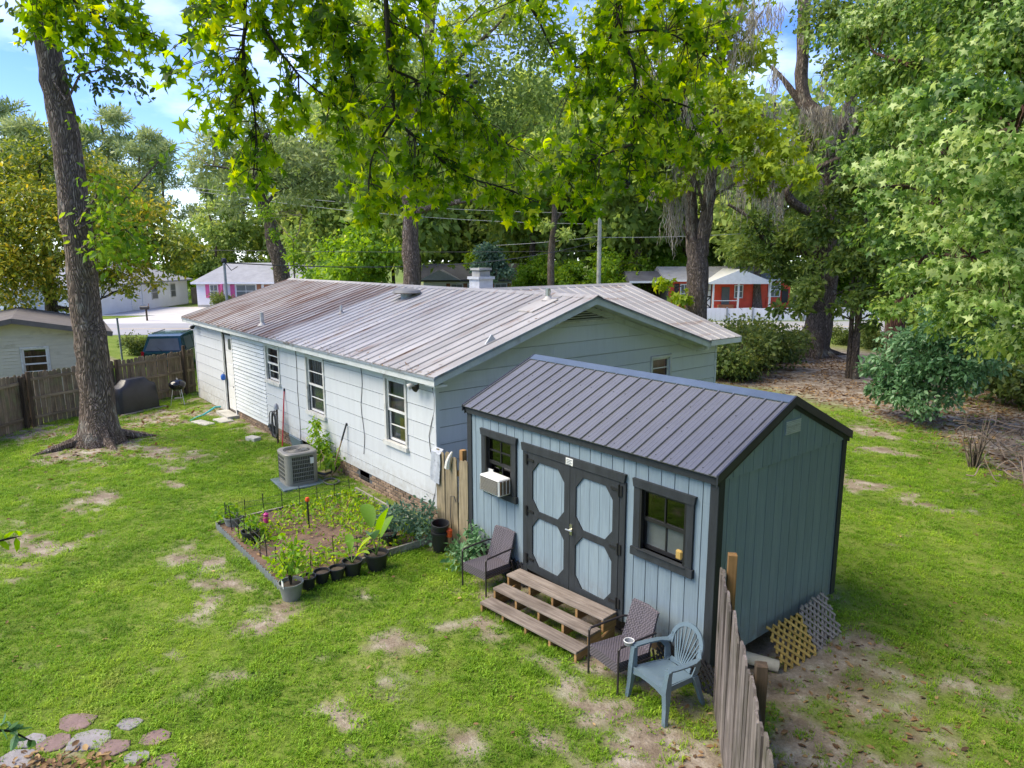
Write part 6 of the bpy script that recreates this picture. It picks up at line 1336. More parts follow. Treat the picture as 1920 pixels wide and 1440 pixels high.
for x, y, s, lab in ((8.2, 3.0, 1.0, 'unseen broad tree on the wooded side level with the shed'), (7.8, 9.2, 1.05, 'unseen broad tree on the wooded side level with the bungalow gable'), (9.5, 17, .95, 'unseen broad tree on the wooded side level with the oak'), (12, -3.5, .95, 'unseen broad tree on the wooded side level with the picket fence end'), (14, 7, 1.2, 'tallest unseen broad tree deep in the wooded side')): plant('broad', 0, 0, s, lab, 'unseen shade trees past the silvered picket fence', at_xy=(x, y))  # unseen trees of the wooded side, added close by to shade the shed's end wall
for x, y, s, lab in ((8.0, .2, .9, 'unseen small tree on the wooded side level with the picket fence'), (6.6, 5.6, 1.1, 'unseen small tree on the wooded side level with the shed'), (5.6, 10.4, 1.0, 'unseen small tree on the wooded side level with the bare lawn patch')): plant('low', 0, 0, s, lab, 'unseen shade trees past the silvered picket fence', at_xy=(x, y))  # lower unseen trees, added to keep low sky light off the shed's end
for px, v, s, lab in ((780, 70, 1.7, 'tall tree just right of the straight grey trunk'), (1000, 76, 1.75, 'tall tree left of the thin pale trunk top'), (1190, 70, 1.7, 'tall tree between the utility pole and the mossy maple'), (540, 88, 1.45, 'tall tree above the dark ivy trunk'), (1420, 62, 1.35, 'tall tree between the mossy maple and the old oak'), (690, 86, 1.6, 'tallest tree behind the straight grey trunk'), (900, 92, 1.75, 'tallest tree of the wood above the ranch house'), (1050, 88, 1.6, 'tallest tree above the utility pole'), (1290, 74, 1.6, 'tallest tree above the mossy maple'), (1600, 66, 1.4, 'tallest tree above the slim sapling'), (600, 80, 1.15, 'mid-distance tree right of the dark ivy trunk'), (850, 88, 1.3, 'mid-distance tree above the bungalow chimney'), (960, 90, 1.25, 'mid-distance tree above the ranch house middle'), (410, 84, .85, 'mid-distance tree above the service mast')): plant('broad', U(px, v), v, s, lab, 'wood behind the ranch house')
# trees behind the viewer, seen only in the windows; they also shade the lawn edge as real trees would
for x, y, s, lab in ((-14, -24, .8, 'tree beyond the near lawn, in line with the leaning tree'), (-2, -30, .9, 'tallest tree beyond the near end of the lawn'), (10, -26, .85, 'tree beyond the near lawn, behind the sweetgum trunk'), (24, -16, .9, 'tree beyond the near lawn, farthest on the wooded side'), (-28, -18, .8, 'tree beyond the near lawn, past the fence corner')): plant('broad', 0, 0, s, lab, 'trees beyond the near end of the lawn', at_xy=(x, y))

# ------------------------------------------------------------------ trees one by one
r = np.random.default_rng(100)
# leaning tree, left
b = (-17.25, -3.70, .05); D = 21.9
tr = [b]+[tuple(at(px, py, D)) for px, py in ((178, 700), (165, 600), (150, 480), (135, 350), (118, 230), (98, 130), (85, 60))]+[tuple(at(66, -60, D-.3)), tuple(at(40, -220, D-.5))]
cl = px_clumps([(60, -120, 21, 1.8), (180, -110, 20, 1.6), (-60, -90, 22, 2.), (120, -260, 21, 2.4), (-120, -260, 20, 2.4), (280, -200, 22, 2.0), (20, -400, 21, 2.8)])
oak1 = tree('leaning_tree', 'tall leaning tree with thick rough grey trunk by the fence', b, tr, .45, .25, cl, 'oval', 9000, .22, 'lf_oak', 'bark', 1, flare=.26, rootR=.62, nsides=18)
cl = px_clumps([(150, 110, 21, .42), (200, 125, 21, .45), (240, 150, 21, .42), (185, 165, 21.3, .35), (270, 175, 21, .22), (135, 150, 21.5, .25), (215, 95, 21.2, .35)])
P, S, T, N, ti = leaf_cloud(np.random.default_rng(8), cl, 420, .17, 1., .7); o = bpy.data.objects.new('leaf_spray', leaves_mesh('leaf_spray', P-OFF[oak1.name], S, T, N, 'oval', ti*.5, 'lf_oak')); link(o, oak1, kind='stuff')
mb = MB(); mb.tube([at(100, 150, D-.3), at(125, 190, D-.6), at(150, 140, D-.8), at(200, 128, D-.9), at(262, 165, D-.9)], [.05, .04, .03, .02, .008], 5); part('twig', mb, 'bark', oak1)
cl = px_clumps([(185, 340, 20.6, .5), (200, 400, 20.8, .7), (235, 440, 20.8, .75), (180, 460, 21, .6), (215, 480, 20.9, .6), (270, 470, 21, .5), (150, 230, 21, .3), (240, 370, 20.9, .5), (300, 300, 21, .4)])
P, S, T, N, ti = leaf_cloud(np.random.default_rng(9), cl, 800, .18, .8, .5); o = bpy.data.objects.new('sprout', leaves_mesh('sprout', P-OFF[oak1.name], S, T, N, 'oval', ti, 'lf_green')); link(o, oak1, kind='stuff')
for q in (((150, 470), (185, 440), (235, 430), (270, 460)), ((145, 420), (180, 370), (190, 330)), ((148, 430), (220, 390), (300, 300))):
    mb = MB(); mb.tube([at(a, c_, D-.5-.3*i) for i, (a, c_) in enumerate(q)], [.05, .03, .02, .01][:len(q)], 5); part('twig', mb, 'bark', oak1)
# magnolia
D = 36; p = at(95, 610, D); b = (p[0], p[1], 0)
cl = px_clumps([(20, 320, 37, 1.6), (90, 290, 36, 1.3), (60, 380, 35, 1.8), (10, 430, 36, 1.8), (110, 430, 34.5, 1.5), (-40, 380, 37, 2), (180, 400, 35, 1.5), (230, 440, 34, 1.4), (270, 400, 35, 1.2), (290, 455, 34, 1.3), (340, 470, 34, 1.0), (330, 500, 34, .7), (250, 500, 34.5, 1.0), (200, 520, 35, .9), (160, 480, 34, 1.3), (60, 500, 35, 1.3), (10, 510, 35, 1.4), (110, 540, 35, .9), (170, 320, 36, 1.1), (220, 350, 36, 1.0), (290, 530, 34.5, .45), (240, 545, 34.5, .5), (-30, 480, 35, 1.6), (20, 560, 35, .9), (150, 580, 35, .6), (365, 470, 34.5, .5)])
tree('magnolia_tree', 'spreading magnolia with yellowing glossy leaves beyond the cream garage', b, [b, tuple(at(95, 560, D)), tuple(at(88, 490, D)), tuple(at(80, 400, D)), tuple(at(75, 310, D))], .34, .08, cl, 'oval', 34000, .175, 'lf_magnolia', 'bark_pale', 2, limbs=[([at(92, 560, D), at(60, 500, D-.5), at(0, 485, D-1)], .16, .06), ([at(90, 520, D), at(130, 470, D-1), at(230, 420, D-1.5), at(330, 460, D-2)], .17, .05), ([at(95, 575, D), at(150, 580, D-1), at(190, 560, D-1.2)], .12, .05)], flat=.7, tvar=.42)
# olive pine-like tree, dark leaning trunk behind the far end of the roof
D = 40; b = tuple(at(533, 535, D)); b = (b[0], b[1], 0)
cl = px_clumps([(420, 290, 42, 1.7), (380, 320, 42, 1.0), (470, 270, 41, 1.5), (540, 290, 40, 1.6), (440, 340, 41, 1.2), (600, 330, 40, 1.5), (560, 360, 40, 1.3), (640, 300, 40, 1.5), (400, 260, 42, .9), (510, 330, 40, 1.3), (620, 260, 40, 1.4), (480, 230, 41, 1.2), (660, 360, 40, 1.1), (360, 300, 42, .6), (560, 230, 41, 1.5), (430, 385, 41, .7)])
tree('ivy_tree', 'dark leaning trunk with ivy sprigs rising behind the far roof end', b, [b, tuple(at(526, 500, D)), tuple(at(514, 460, D)), tuple(at(506, 420, D)), tuple(at(490, 375, D)), tuple(at(480, 320, D)), tuple(at(500, 250, D))], .58, .16, cl, 'needle', 9000, .42, 'lf_pine', 'bark_dark', 3, flat=.6, shell=.5, droop=0,
     limbs=[([at(495, 390, D), at(520, 360, D), at(570, 340, D)], .12, .04), ([at(486, 350, D), at(440, 320, D), at(390, 310, D)], .10, .03)])
D = 34; cl = px_clumps([(550, 480, D, .45), (560, 500, D, .5), (500, 400, 39, .5), (515, 440, 39, .35), (545, 450, D, .3)])
p = at(552, 520, D); tree('sapling', 'small leafy sapling in front of the dark leaning trunk', (p[0], p[1], 0), [(p[0], p[1], 0), tuple(at(551, 500, D)), tuple(at(550, 450, D))], .05, .02, cl, 'oval', 900, .17, 'lf_green', 'bark', 4, flat=1., flare=0, nsides=6)
# grey trunk behind the roof ridge
D = 33; b = tuple(at(772, 545, D)); b = (b[0], b[1], 0)
cl = px_clumps([(690, 300, 34, 1.7), (780, 280, 33, 1.8), (880, 300, 32, 1.5), (930, 240, 33, 1.7), (820, 200, 33, 2.0), (720, 210, 34, 1.8), (640, 240, 34, 1.5), (970, 310, 32, 1.2), (900, 150, 33, 1.7), (1000, 180, 33, 1.6), (760, 120, 33, 2.), (870, 60, 33, 2.), (660, 150, 34, 1.6), (1020, 80, 33, 1.8), (960, 20, 33, 1.8), (700, 40, 34, 1.8), (600, 60, 34, 1.2), (1050, 250, 32, 1.0)])
tree('grey_trunk_tree', 'straight grey trunk with one bare side limb behind the roof ridge', b, [b, tuple(at(771, 500, D)), tuple(at(770, 440, D)), tuple(at(769, 390, D)), tuple(at(766, 340, D)), tuple(at(775, 250, D)), tuple(at(800, 120, D)), tuple(at(810, -40, D))], .46, .2, cl, 'oval', 26000, .21, 'lf_far', 'bark', 5, flat=.7, flare=.1, nsides=14,
     limbs=[([at(775, 400, D), at(810, 388, D-.4), at(860, 378, D-.7), at(905, 372, D-.9)], .17, .10), ([at(768, 350, D), at(720, 300, D), at(690, 250, D)], .14, .05), ([at(830, 120, D), at(870, 100, D-.5), at(930, 50, D-.8), at(950, 20, D-1)], .10, .04)])
# twin-trunked mossy maple
D = 31; b = tuple(at(1307, 608, D)); b = (b[0], b[1], 0)
cl = px_clumps([(1180, 230, 29, 1.0), (1240, 260, 29, 1.1), (1300, 290, 29, 1.0), (1390, 220, 28.5, 1.0), (1440, 250, 28.5, .8), (1430, 310, 28.5, .9), (1500, 330, 28.5, .8), (1360, 170, 29, 1.0), (1220, 170, 30, 1.1), (1290, 120, 30, 1.2), (1400, 100, 30, 1.1), (1330, 50, 30, 1.3), (1250, 50, 31, 1.3), (1180, 110, 31, 1.3), (1200, 310, 30, .8), (1420, 350, 29, .6), (1260, 350, 29, .7), (1380, 270, 28.5, .7), (1480, 280, 28.6, .6), (1245, 530, 30, .5), (1275, 560, 30, .55), (1240, 580, 30.5, .5), (1265, 600, 30, .4), (1150, 40, 31, 1.4), (1230, -50, 31, 1.8), (1380, -40, 31, 1.6)])
ms_ = [(*at(a, c_, 29.5), w_, L, k) for a, c_, w_, L, k in ((1280, 200, .7, 1.8, 40), (1300, 270, .9, 2.2, 55), (1400, 20, .8, 2.6, 70), (1360, 20, .6, 1.6, 35), (1440, 20, .5, 1.6, 30), (1370, 210, .6, 2.2, 40), (1390, 300, .6, 2.0, 40), (1435, 345, .4, 1.6, 30), (1250, 360, .5, 2.4, 35), (1270, 390, .3, 1.8, 26), (1450, 200, .6, 1.6, 35), (1160, 60, .8, 2.0, 35), (1230, 110, .7, 2.4, 35), (1340, 110, .8, 2.0, 45))]
tree('mossy_maple', 'twin-trunked maple hung with grey moss behind the wing roof', b, [b, tuple(at(1307, 560, D)), tuple(at(1308, 500, D)), tuple(at(1306, 450, D))], .48, .42, cl, 'star', 9500, .26, 'lf_maple', 'bark', 6, flare=.1, nsides=14, flat=.6, droop=.4, up=.9,
     limbs=[([at(1300, 470, D), at(1297, 400, D), at(1293, 340, D), at(1288, 260, D), at(1280, 170, D), at(1290, 40, D)], .30, .12), ([at(1314, 480, D), at(1324, 410, D-.2), at(1333, 330, D-.3), at(1342, 250, D-.4), at(1350, 150, D-.4), at(1350, 0, D-.4)], .31, .14), ([at(1318, 400, D-.3), at(1300, 330, D-1), at(1230, 290, D-1.8)], .07, .03), ([at(1342, 260, D-.5), at(1400, 210, D-1.6), at(1460, 230, D-2.2)], .07, .03), ([at(1350, 130, D-.5), at(1390, 80, D-.8), at(1430, 20, D-1)], .09, .03), ([at(1306, 490, D), at(1290, 450, D-.2), at(1281, 420, D-.3)], .06, .03)], moss=ms_)
# old oak with crooked limbs
b = (-13.3, 27.4, .0); D = 38.2
cl = px_clumps([(1600, 120, 36, 1.2), (1660, 210, 35.5, 1.0), (1700, 150, 35, 1.1), (1620, 300, 36, 1.0), (1500, 440, 37, 1.2), (1440, 480, 37, 1.0), (1420, 420, 37, .9), (1600, 400, 36.5, .7), (1640, 380, 36, 1.2), (1690, 320, 35, 1.2), (1480, 510, 37, 1.0), (1520, 500, 36, .6), (1610, 470, 36, .7), (1390, 470, 37.5, .9), (1660, 460, 36, 1.2), (1630, 550, 36, .5), (1500, 560, 36.5, .5), (1520, 260, 37.5, .9), (1560, 30, 37, 1.4), (1650, 40, 36, 1.4), (1720, 250, 35, 1.2)])
ms_ = [(*at(a, c_, 37), w_, L, k) for a, c_, w_, L, k in ((1530, 210, .8, 2.2, 70), (1570, 205, .9, 2.4, 80), (1600, 215, .5, 1.8, 40), (1445, 350, .5, 3.0, 60), (1430, 250, .6, 2.2, 30), (1500, 260, .6, 2.6, 40), (1390, 330, .6, 2.2, 35), (1460, 130, .6, 2., 30), (1550, 130, .5, 1.6, 26))]
oak = tree('old_oak', 'dark old oak with crooked limbs, moss and a flared base', b, [b, tuple(at(1535, 610, D)), tuple(at(1545, 540, D)), tuple(at(1552, 450, D)), tuple(at(1556, 340, D)), tuple(at(1562, 260, D))], .78, .42, cl, 'oval', 17000, .24, 'lf_oak', 'bark_dark', 7, flare=.62, rootR=.95, nsides=18, moss=ms_, flat=.75, tvar=.4,
     limbs=[([at(1552, 420, D), at(1530, 405, D-.5), at(1495, 385, D-1), at(1478, 365, D-1.2), at(1490, 340, D-1.4), at(1540, 312, D-1.6), at(1585, 288, D-1.8), at(1610, 230, D-2), at(1650, 170, D-2.3), at(1690, 125, D-2.6)], .25, .07),
            ([at(1562, 280, D), at(1545, 230, D+.3), at(1505, 180, D+.5), at(1505, 90, D+.5), at(1508, 0, D+.5), at(1508, -90, D+.5)], .36, .26), ([at(1562, 280, D), at(1590, 210, D), at(1610, 120, D), at(1640, 20, D)], .34, .15),
            ([at(1550, 480, D), at(1500, 470, D-.6), at(1440, 455, D-1), at(1400, 405, D-1.2), at(1365, 383, D-1.4)], .20, .07), ([at(1505, 200, D+.5), at(1470, 150, D+.4), at(1440, 120, D+.3)], .20, .06)])
# slim sapling with broad glossy leaves
b = (-8.94, 22.77, .0); D = 32.2
cl = px_clumps([(1540, 430, 31, .7), (1600, 440, 31, .8), (1660, 430, 31, .8), (1580, 490, 30.5, .7), (1640, 500, 30.5, .8), (1700, 470, 31, .7), (1520, 540, 31, .6), (1500, 580, 31, .4), (1610, 560, 30.5, .6), (1570, 580, 31, .4), (1680, 550, 31, .7), (1560, 370, 31, .7), (1640, 360, 31, .8), (1700, 400, 31, .7), (1630, 610, 31, .4), (1740, 520, 30.5, .7), (1720, 590, 30.5, .5), (1600, 330, 31, .7), (1460, 580, 31.5, .35)])
tree('slim_magnolia', 'slim pale-trunked sapling with dark glossy leaves right of the oak', b, [b, tuple(at(1604, 660, D)), tuple(at(1609, 600, D)), tuple(at(1613, 520, D)), tuple(at(1620, 440, D)), tuple(at(1632, 350, D)), tuple(at(1640, 260, D))], .19, .05, cl, 'oval', 6500, .25, 'lf_oak', 'bark_pale', 8, flare=.06, flat=.8, limbs=[([(b[0]-.25, b[1]-.05, 0), at(1597, 600, D), at(1600, 520, D), at(1590, 430, D)], .12, .04), ([at(1612, 540, D), at(1650, 480, D-.5), at(1690, 450, D-.6)], .06, .02)], tvar=.45)
# pale sweetgum on the right, its sprays hanging towards the shed: the nearest leaves are separate
D = 27.5; b = tuple(at(1690, 660, D)); b = (b[0], b[1], 0)
near = [(1730, 180, 13, .55), (1800, 170, 12, .6), (1870, 190, 11.5, .65), (1760, 240, 12.5, .6), (1840, 260, 11.5, .6), (1900, 290, 11, .6), (1700, 300, 14, .6), (1780, 330, 12.5, .65), (1850, 360, 12, .6), (1660, 380, 15, .65), (1900, 400, 11.5, .6), (1740, 400, 13.5, .6), (1820, 440, 12.5, .6), (1880, 500, 12, .6), (1780, 500, 13.5, .6), (1700, 460, 15, .65), (1840, 560, 13, .5), (1900, 580, 12, .5), (1750, 560, 14.5, .55), (1640, 320, 16, .7)]
far_ = [(1620, 60, 22, 1.2), (1700, 20, 21, 1.4), (1790, 40, 20, 1.4), (1880, 20, 19, 1.4), (1640, 150, 21, 1.1), (1720, 110, 20, 1.1), (1800, 100, 19, 1.2), (1890, 110, 17, 1.1), (1680, 220, 20, 1.0), (1880, 240, 17, 1.1), (1930, 200, 16, 1.2), (1620, 280, 21, .9), (1930, 350, 16, 1.1), (1860, 430, 18, 1.1), (1930, 480, 16, 1.1), (1720, 520, 20, .9), (1670, 580, 20, .6), (1800, 600, 19, .8), (1900, 640, 17, .8), (1940, 60, 17, 1.4), (1850, -40, 19, 1.6), (1700, -60, 21, 1.6), (1960, 560, 16, 1.0), (1740, 300, 20, 1.1), (1810, 330, 19, 1.1), (1760, 430, 20, 1.1), (1660, 440, 21, 1.0), (1830, 520, 19, 1.0)]
r_far = 1.0
gum = tree('pale_sweetgum', 'sweetgum with reddish leaning trunk and pale drooping sprays along the yard edge', b, [b, tuple(at(1678, 600, D)), tuple(at(1697, 560, D-.2)), tuple(at(1716, 510, D-.5)), tuple(at(1740, 420, D-1)), tuple(at(1775, 280, D-2)), tuple(at(1810, 100, D-3)), tuple(at(1840, -80, D-4))], .36, .14, px_clumps(near+far_[:20]), 'star', 24000, .118, 'lf_gum_pale', 'bark_red', 9, flare=.1, flat=.42, shell=.75, up=.55, droop=.6, nsides=12, tvar=.66, twig_r=.035,
     limbs=[([at(1790, 200, D-2.5), at(1760, 150, D-5), at(1700, 120, 19), at(1640, 100, 20.5)], .10, .03), ([at(1770, 300, D-2), at(1850, 260, 18), at(1900, 240, 13), at(1920, 200, 11)], .10, .03), ([at(1745, 410, D-1), at(1830, 390, 18), at(1880, 380, 13)], .08, .02), ([at(1755, 360, D-1.5), at(1700, 350, 19), at(1650, 350, 16.5)], .07, .02), ([at(1730, 470, D-1), at(1790, 480, 18), at(1820, 480, 13.5)], .07, .02)])
P, S, T, N, ti = leaf_cloud(np.random.default_rng(19), px_clumps(far_), 26000, .15, .5, .6, .5, .4, .6); o = bpy.data.objects.new('crown', leaves_mesh('crown', P-OFF[gum.name], S, T, N, 'oval', ti, 'lf_green2')); link(o, gum)
def star_mesh(m, seed, tint):
    V, f, k, tt = leaf_arrays(np.zeros((1, 3)), np.ones(1), np.array([[1., 0, 0]]), np.array([[0, 0, 1.]]), 'star', np.array([tint])); me = bpy.data.meshes.new('leaf'); me.from_pydata([tuple(q) for q in V], [], f)
    t = me.attributes.new('tint', 'FLOAT', 'POINT'); t.data.foreach_set('value', tt.astype(np.float32)); me.materials.append(MAT[m]); return me
def leaf_objects(root, P, S, T, N, m, r):
    """separate leaves, sharing six meshes of different tint"""
    ms_ = [star_mesh(m, k, t) for k, t in enumerate((.15, .3, .45, .6, .75, .95))]; T = unit(T); N = unit(N-T*np.sum(N*T, -1, keepdims=True)); B_ = np.cross(N, T); off = OFF[root.name]
    for p, s, t, b_, n_ in zip(P-off, S, T, B_, N):
        o = bpy.data.objects.new('leaf', ms_[int(r.integers(6))]); Mx = Matrix(((t[0]*s, b_[0]*s, n_[0]*s, p[0]), (t[1]*s, b_[1]*s, n_[1]*s, p[1]), (t[2]*s, b_[2]*s, n_[2]*s, p[2]), (0, 0, 0, 1))); o.matrix_basis = Mx; COL.objects.link(o); o.parent = root
P, S, T, N, ti = leaf_cloud(np.random.default_rng(12), px_clumps(near[:11]), 300, .125, .5, .6, .7, .55); leaf_objects(gum, P, S, T, N, 'lf_gum_pale', np.random.default_rng(1))
# glossy evergreen bush at the wooded edge
D = 25.5; p = at(1760, 745, D); b = (p[0], p[1], 0)
cl = px_clumps([(1660, 680, 25, .55), (1700, 640, 25, .7), (1760, 630, 24.5, .75), (1820, 640, 24.5, .7), (1740, 690, 24, .7), (1800, 700, 24, .65), (1690, 700, 24.5, .5), (1630, 690, 25.5, .35), (1720, 730, 24, .5), (1850, 680, 24, .5), (1780, 745, 24, .35), (1840, 600, 25, .6), (1770, 590, 25.5, .6), (1690, 740, 24, .5), (1660, 720, 24.5, .45), (1730, 765, 23.5, .4), (1640, 730, 25, .3)])
tree('evergreen_bush', 'bluish glossy evergreen bush at the wooded edge of the yard', b, [b, tuple(at(1765, 720, D)), tuple(at(1770, 660, D))], .08, .03, cl, 'oval', 9000, .17, 'lf_bush', 'bark', 10, flare=.03, cat='shrub', flat=.8, up=.6, droop=.3, nsides=8)
# moss-grey little tree before the ranch house
D = 62; p = at(922, 560, D); b = (p[0], p[1], 0); cl = px_clumps([(915, 470, 62, 1.1), (930, 490, 62, 1.0), (900, 500, 62, .9), (945, 510, 62, .9), (915, 520, 62, .8)])
tree('grey_ornamental_tree', 'small round tree with greyish top in front of the ranch house', b, [b, tuple(at(922, 530, D)), tuple(at(921, 490, D))], .28, .08, cl, 'clump', 3000, .3, 'lf_blue', 'bark_pale', 11)
p = at(1034, 560, 58); b = (p[0], p[1], 0); tree('bare_trunk_tree', 'thin pale tree trunk rising in front of the ranch house', b, [b, tuple(at(1033, 500, 58)), tuple(at(1036, 450, 58)), tuple(at(1040, 400, 58)), tuple(at(1040, 300, 58))], .36, .2, px_clumps([(1010, 330, 58, 1.6), (1060, 320, 58, 1.8), (1020, 420, 57, .8), (1060, 440, 57, .7), (1030, 270, 58, 1.8)]), 'clump', 3500, .34, 'lf_far', 'bark_pale', 12, limbs=[([at(1038, 420, 58), at(1050, 402, 58), at(1060, 398, 58)], .14, .08)])

# ------------------------------------------------------------------ the sweetgum overhanging the lawn (trunk behind the viewer, boughs hanging into view)
r = np.random.default_rng(200)
b = (7.2, -10.6, 0)
BR = [  # boughs hanging into view: photo pixel, distance
    [(1150, -260, 6.4), (1155, -60, 6.6), (1165, 60, 6.8), (1190, 130, 6.9), (1186, 200, 7.0), (1190, 260, 7.0), (1175, 330, 7.1)],
    [(1130, -200, 6.5), (1160, 40, 6.8), (1080, 110, 7.2), (1070, 170, 7.3)],
    [(720, -260, 6.2), (722, -60, 6.3), (728, 60, 6.4), (735, 160, 6.5), (748, 225, 6.6), (800, 275, 6.7), (860, 325, 6.8), (950, 355, 6.9), (1010, 380, 7.0)],
    [(460, -220, 6.8), (458, -60, 6.8), (460, 40, 6.8), (456, 110, 6.8), (480, 230, 6.9), (475, 330, 6.9)],
    [(470, 20, 6.8), (520, 90, 6.7), (560, 140, 6.7), (620, 190, 6.7), (640, 220, 6.7)],
    [(745, 215, 6.6), (700, 290, 6.5), (690, 370, 6.5)], [(735, 130, 6.5), (820, 170, 6.8), (900, 220, 7.0), (960, 280, 7.1)],
    [(1188, 180, 7.0), (1260, 190, 7.2), (1330, 220, 7.3), (1360, 260, 7.3)], [(1188, 270, 7.0), (1110, 300, 7.1), (1060, 330, 7.2)], [(1170, 60, 6.8), (1250, 60, 7.0), (1330, 110, 7.2)],
    [(40, -260, 8.2), (90, -60, 8.4), (150, 10, 8.5), (210, 40, 8.5), (290, 70, 8.6)], [(560, -220, 6.6), (590, -40, 6.7), (640, 60, 6.8), (660, 140, 6.8)], [(960, -220, 6.6), (980, -30, 6.8), (1010, 40, 7.0), (1040, 100, 7.1)],
]
boughs = [[at(*q) for q in br] for br in BR]
top = np.array([5.4, -9.6, 9.6])
gumt = thing('sweetgum_tree', 'overhanging sweetgum boughs with star-shaped leaves along the top of the view', 'tree', b)
mb = MB(); TP = limb_tube(mb, [b, (7.1, -10.5, 3), (6.9, -10.4, 7), (6.8, -10.4, 10.5), (6.7, -10.3, 14)], .42, .22, 14, .03, r, .25); part('trunk', mb, 'bark', gumt)
for k, B_ in enumerate(boughs):
    mb = MB(); main = k in (0, 2, 3, 10, 11, 12)
    if main:
        a = np.array([6.85, -10.4, 8.5+.35*k % 3]); e = B_[0]; mid = (a+e)/2+Z3*1.6
        limb_tube(mb, [a, a*.65+mid*.35+Z3*.5, mid, e*.75+mid*.25, e], .10, .030, 8, .03, r); part('limb', mb, 'twig', gumt); mb = MB()
    r0 = .026 if main else .013; limb_tube(mb, B_, r0, .005, 7, .25, r); part('bough', mb, 'twig', gumt)
# twigs and leaves along the boughs, thickest where the photo shows the leaf masses
MASS = [  # photo pixel, distance, radius, weight
    (400, 40, 6.9, .55, 1.0), (380, 110, 6.9, .42, .8), (400, 190, 6.9, .36, .8), (440, 250, 6.9, .38, .9), (490, 180, 6.8, .34, .8), (490, 300, 6.9, .28, .8), (470, 340, 6.9, .22, .5), (560, 230, 6.8, .30, .8), (520, 60, 6.8, .40, .9),
    (560, 20, 6.8, .4, .9), (620, 40, 6.7, .45, 1.), (650, 120, 6.7, .40, 1.), (600, 170, 6.7, .30, .8), (690, 60, 6.6, .42, 1.), (690, 170, 6.6, .42, 1.), (680, 250, 6.6, .40, 1.), (720, 320, 6.5, .40, 1.), (700, 390, 6.5, .26, .7), (760, 120, 6.7, .40, 1.), (780, 210, 6.7, .42, 1.), (800, 300, 6.7, .40, 1.), (790, 360, 6.7, .28, .7),
    (840, 60, 6.8, .36, .6), (860, 200, 6.9, .42, 1.), (880, 290, 6.9, .42, 1.), (920, 340, 6.9, .38, .9), (940, 250, 7.0, .34, .8), (980, 390, 7.0, .28, .7), (1010, 350, 7.0, .30, .7), (840, 130, 6.8, .34, .7), (760, 20, 6.6, .45, .9),
    (1010, 30, 7.0, .26, .35), (1070, 340, 7.1, .34, .9), (1060, 290, 7.2, .34, .9), (1110, 230, 7.1, .36, 1.), (1130, 300, 7.1, .36, 1.), (1120, 370, 7.1, .26, .6), (1190, 300, 7.1, .36, 1.), (1180, 220, 7.0, .36, 1.), (1250, 260, 7.1, .36, 1.), (1310, 270, 7.2, .30, .9), (1260, 170, 7.1, .36, 1.), (1310, 120, 7.2, .34, .8), (1140, 140, 7.1, .34, .8), (1200, 80, 6.9, .40, .9), (1080, 90, 7.1, .34, .7), (1130, 20, 6.8, .40, .8), (1270, 40, 7.0, .38, .7), (1210, -20, 6.8, .5, .8), (1330, 30, 7.2, .32, .5), (1100, 180, 7.2, .30, .8), (1240, 330, 7.1, .24, .6),
    (70, 30, 8.5, .34, .8), (130, 30, 8.5, .38, 1.), (200, 50, 8.5, .36, .9), (250, 70, 8.6, .28, .7), (300, 95, 8.6, .14, .2), (60, 0, 8.5, .4, .7), (160, 80, 8.5, .28, .6), (270, 20, 8.6, .34, .6), (210, -10, 8.6, .5, .7),
    (480, -60, 6.8, .7, 1.), (640, -80, 6.6, .8, 1.), (800, -70, 6.6, .7, .8), (1000, -80, 6.8, .7, .7), (1180, -110, 6.7, .7, .7), (350, -20, 6.9, .4, .6)]
C = np.array([at(a, c_, d) for a, c_, d, _, _ in MASS]); Rm = np.array([m_[3] for m_ in MASS]); Wm = np.array([m_[4] for m_ in MASS]); A = np.array([q for B_ in boughs for q in smooth_path(B_, 5)])
tw_ = MB(); PL, TL = [], []
for c_, R_m, W_m in zip(C, Rm, Wm):
    for k in range(int(12*W_m*R_m/.36)+1):
        e = c_+unit(r.normal(size=3))*R_m*np.array([1, 1, .9])*(.35+.65*r.random()); i = int(np.argmin(np.linalg.norm(A-(e+Z3*.25), axis=1)+r.random(len(A))*.25)); a = A[i]; L = np.linalg.norm(e-a)
        if L > 1.9: a = e+(a-e)*1.9/L; L = 1.9
        mid = (a+e)/2+r.normal(size=3)*.07*L+Z3*.10*L; path = smooth_path([a, mid, e+r.normal(size=3)*.03, e-Z3*.05], 4); tw_.tube(path, [.0055-.0042*q/(len(path)-1) for q in range(len(path))], 4)
        n_ = 7+int(5*r.random())
        for q in range(n_):
            f = .35+.65*(q+r.random())/n_; j = min(int(f*(len(path)-1)), len(path)-2); p = path[j]+(path[j+1]-path[j])*(f*(len(path)-1)-j); tdir = unit(path[j+1]-path[j])
            d = unit(tdir*.5+r.normal(size=3)*.75-Z3*.55); PL.append(p+d*.035); TL.append(d)
part('twig_work', tw_, 'twig', gumt, kind='stuff')
PL, TL = np.array(PL), np.array(TL); n_ = len(PL); SL_ = .112*(.5+.75*r.random(n_)); NL = unit(r.normal(size=(n_, 3))*.75+Z3*.55)
dist = np.linalg.norm(PL-CAM, axis=1); z_ = (PL-CAM)@AF; ppx = 960+FPX*((PL-CAM)@AR)/z_; ppy = 720-FPX*((PL-CAM)@AU)/z_
vis = (ppx > 0) & (ppx < 1920) & (ppy > 0); order = np.argsort(np.where(vis, dist-3*SL_/.115, 99)); one = order[:300]; rest = order[300:]
leaf_objects(gumt, PL[one], SL_[one], TL[one], NL[one], 'lf_gum', r)
o = bpy.data.objects.new('crown', leaves_mesh('crown', PL[rest]-np.array(b), SL_[rest], TL[rest], NL[rest], 'star', np.clip(.45+r.normal(size=len(rest))*.33, 0, 1), 'lf_gum')); link(o, gumt, kind='stuff')
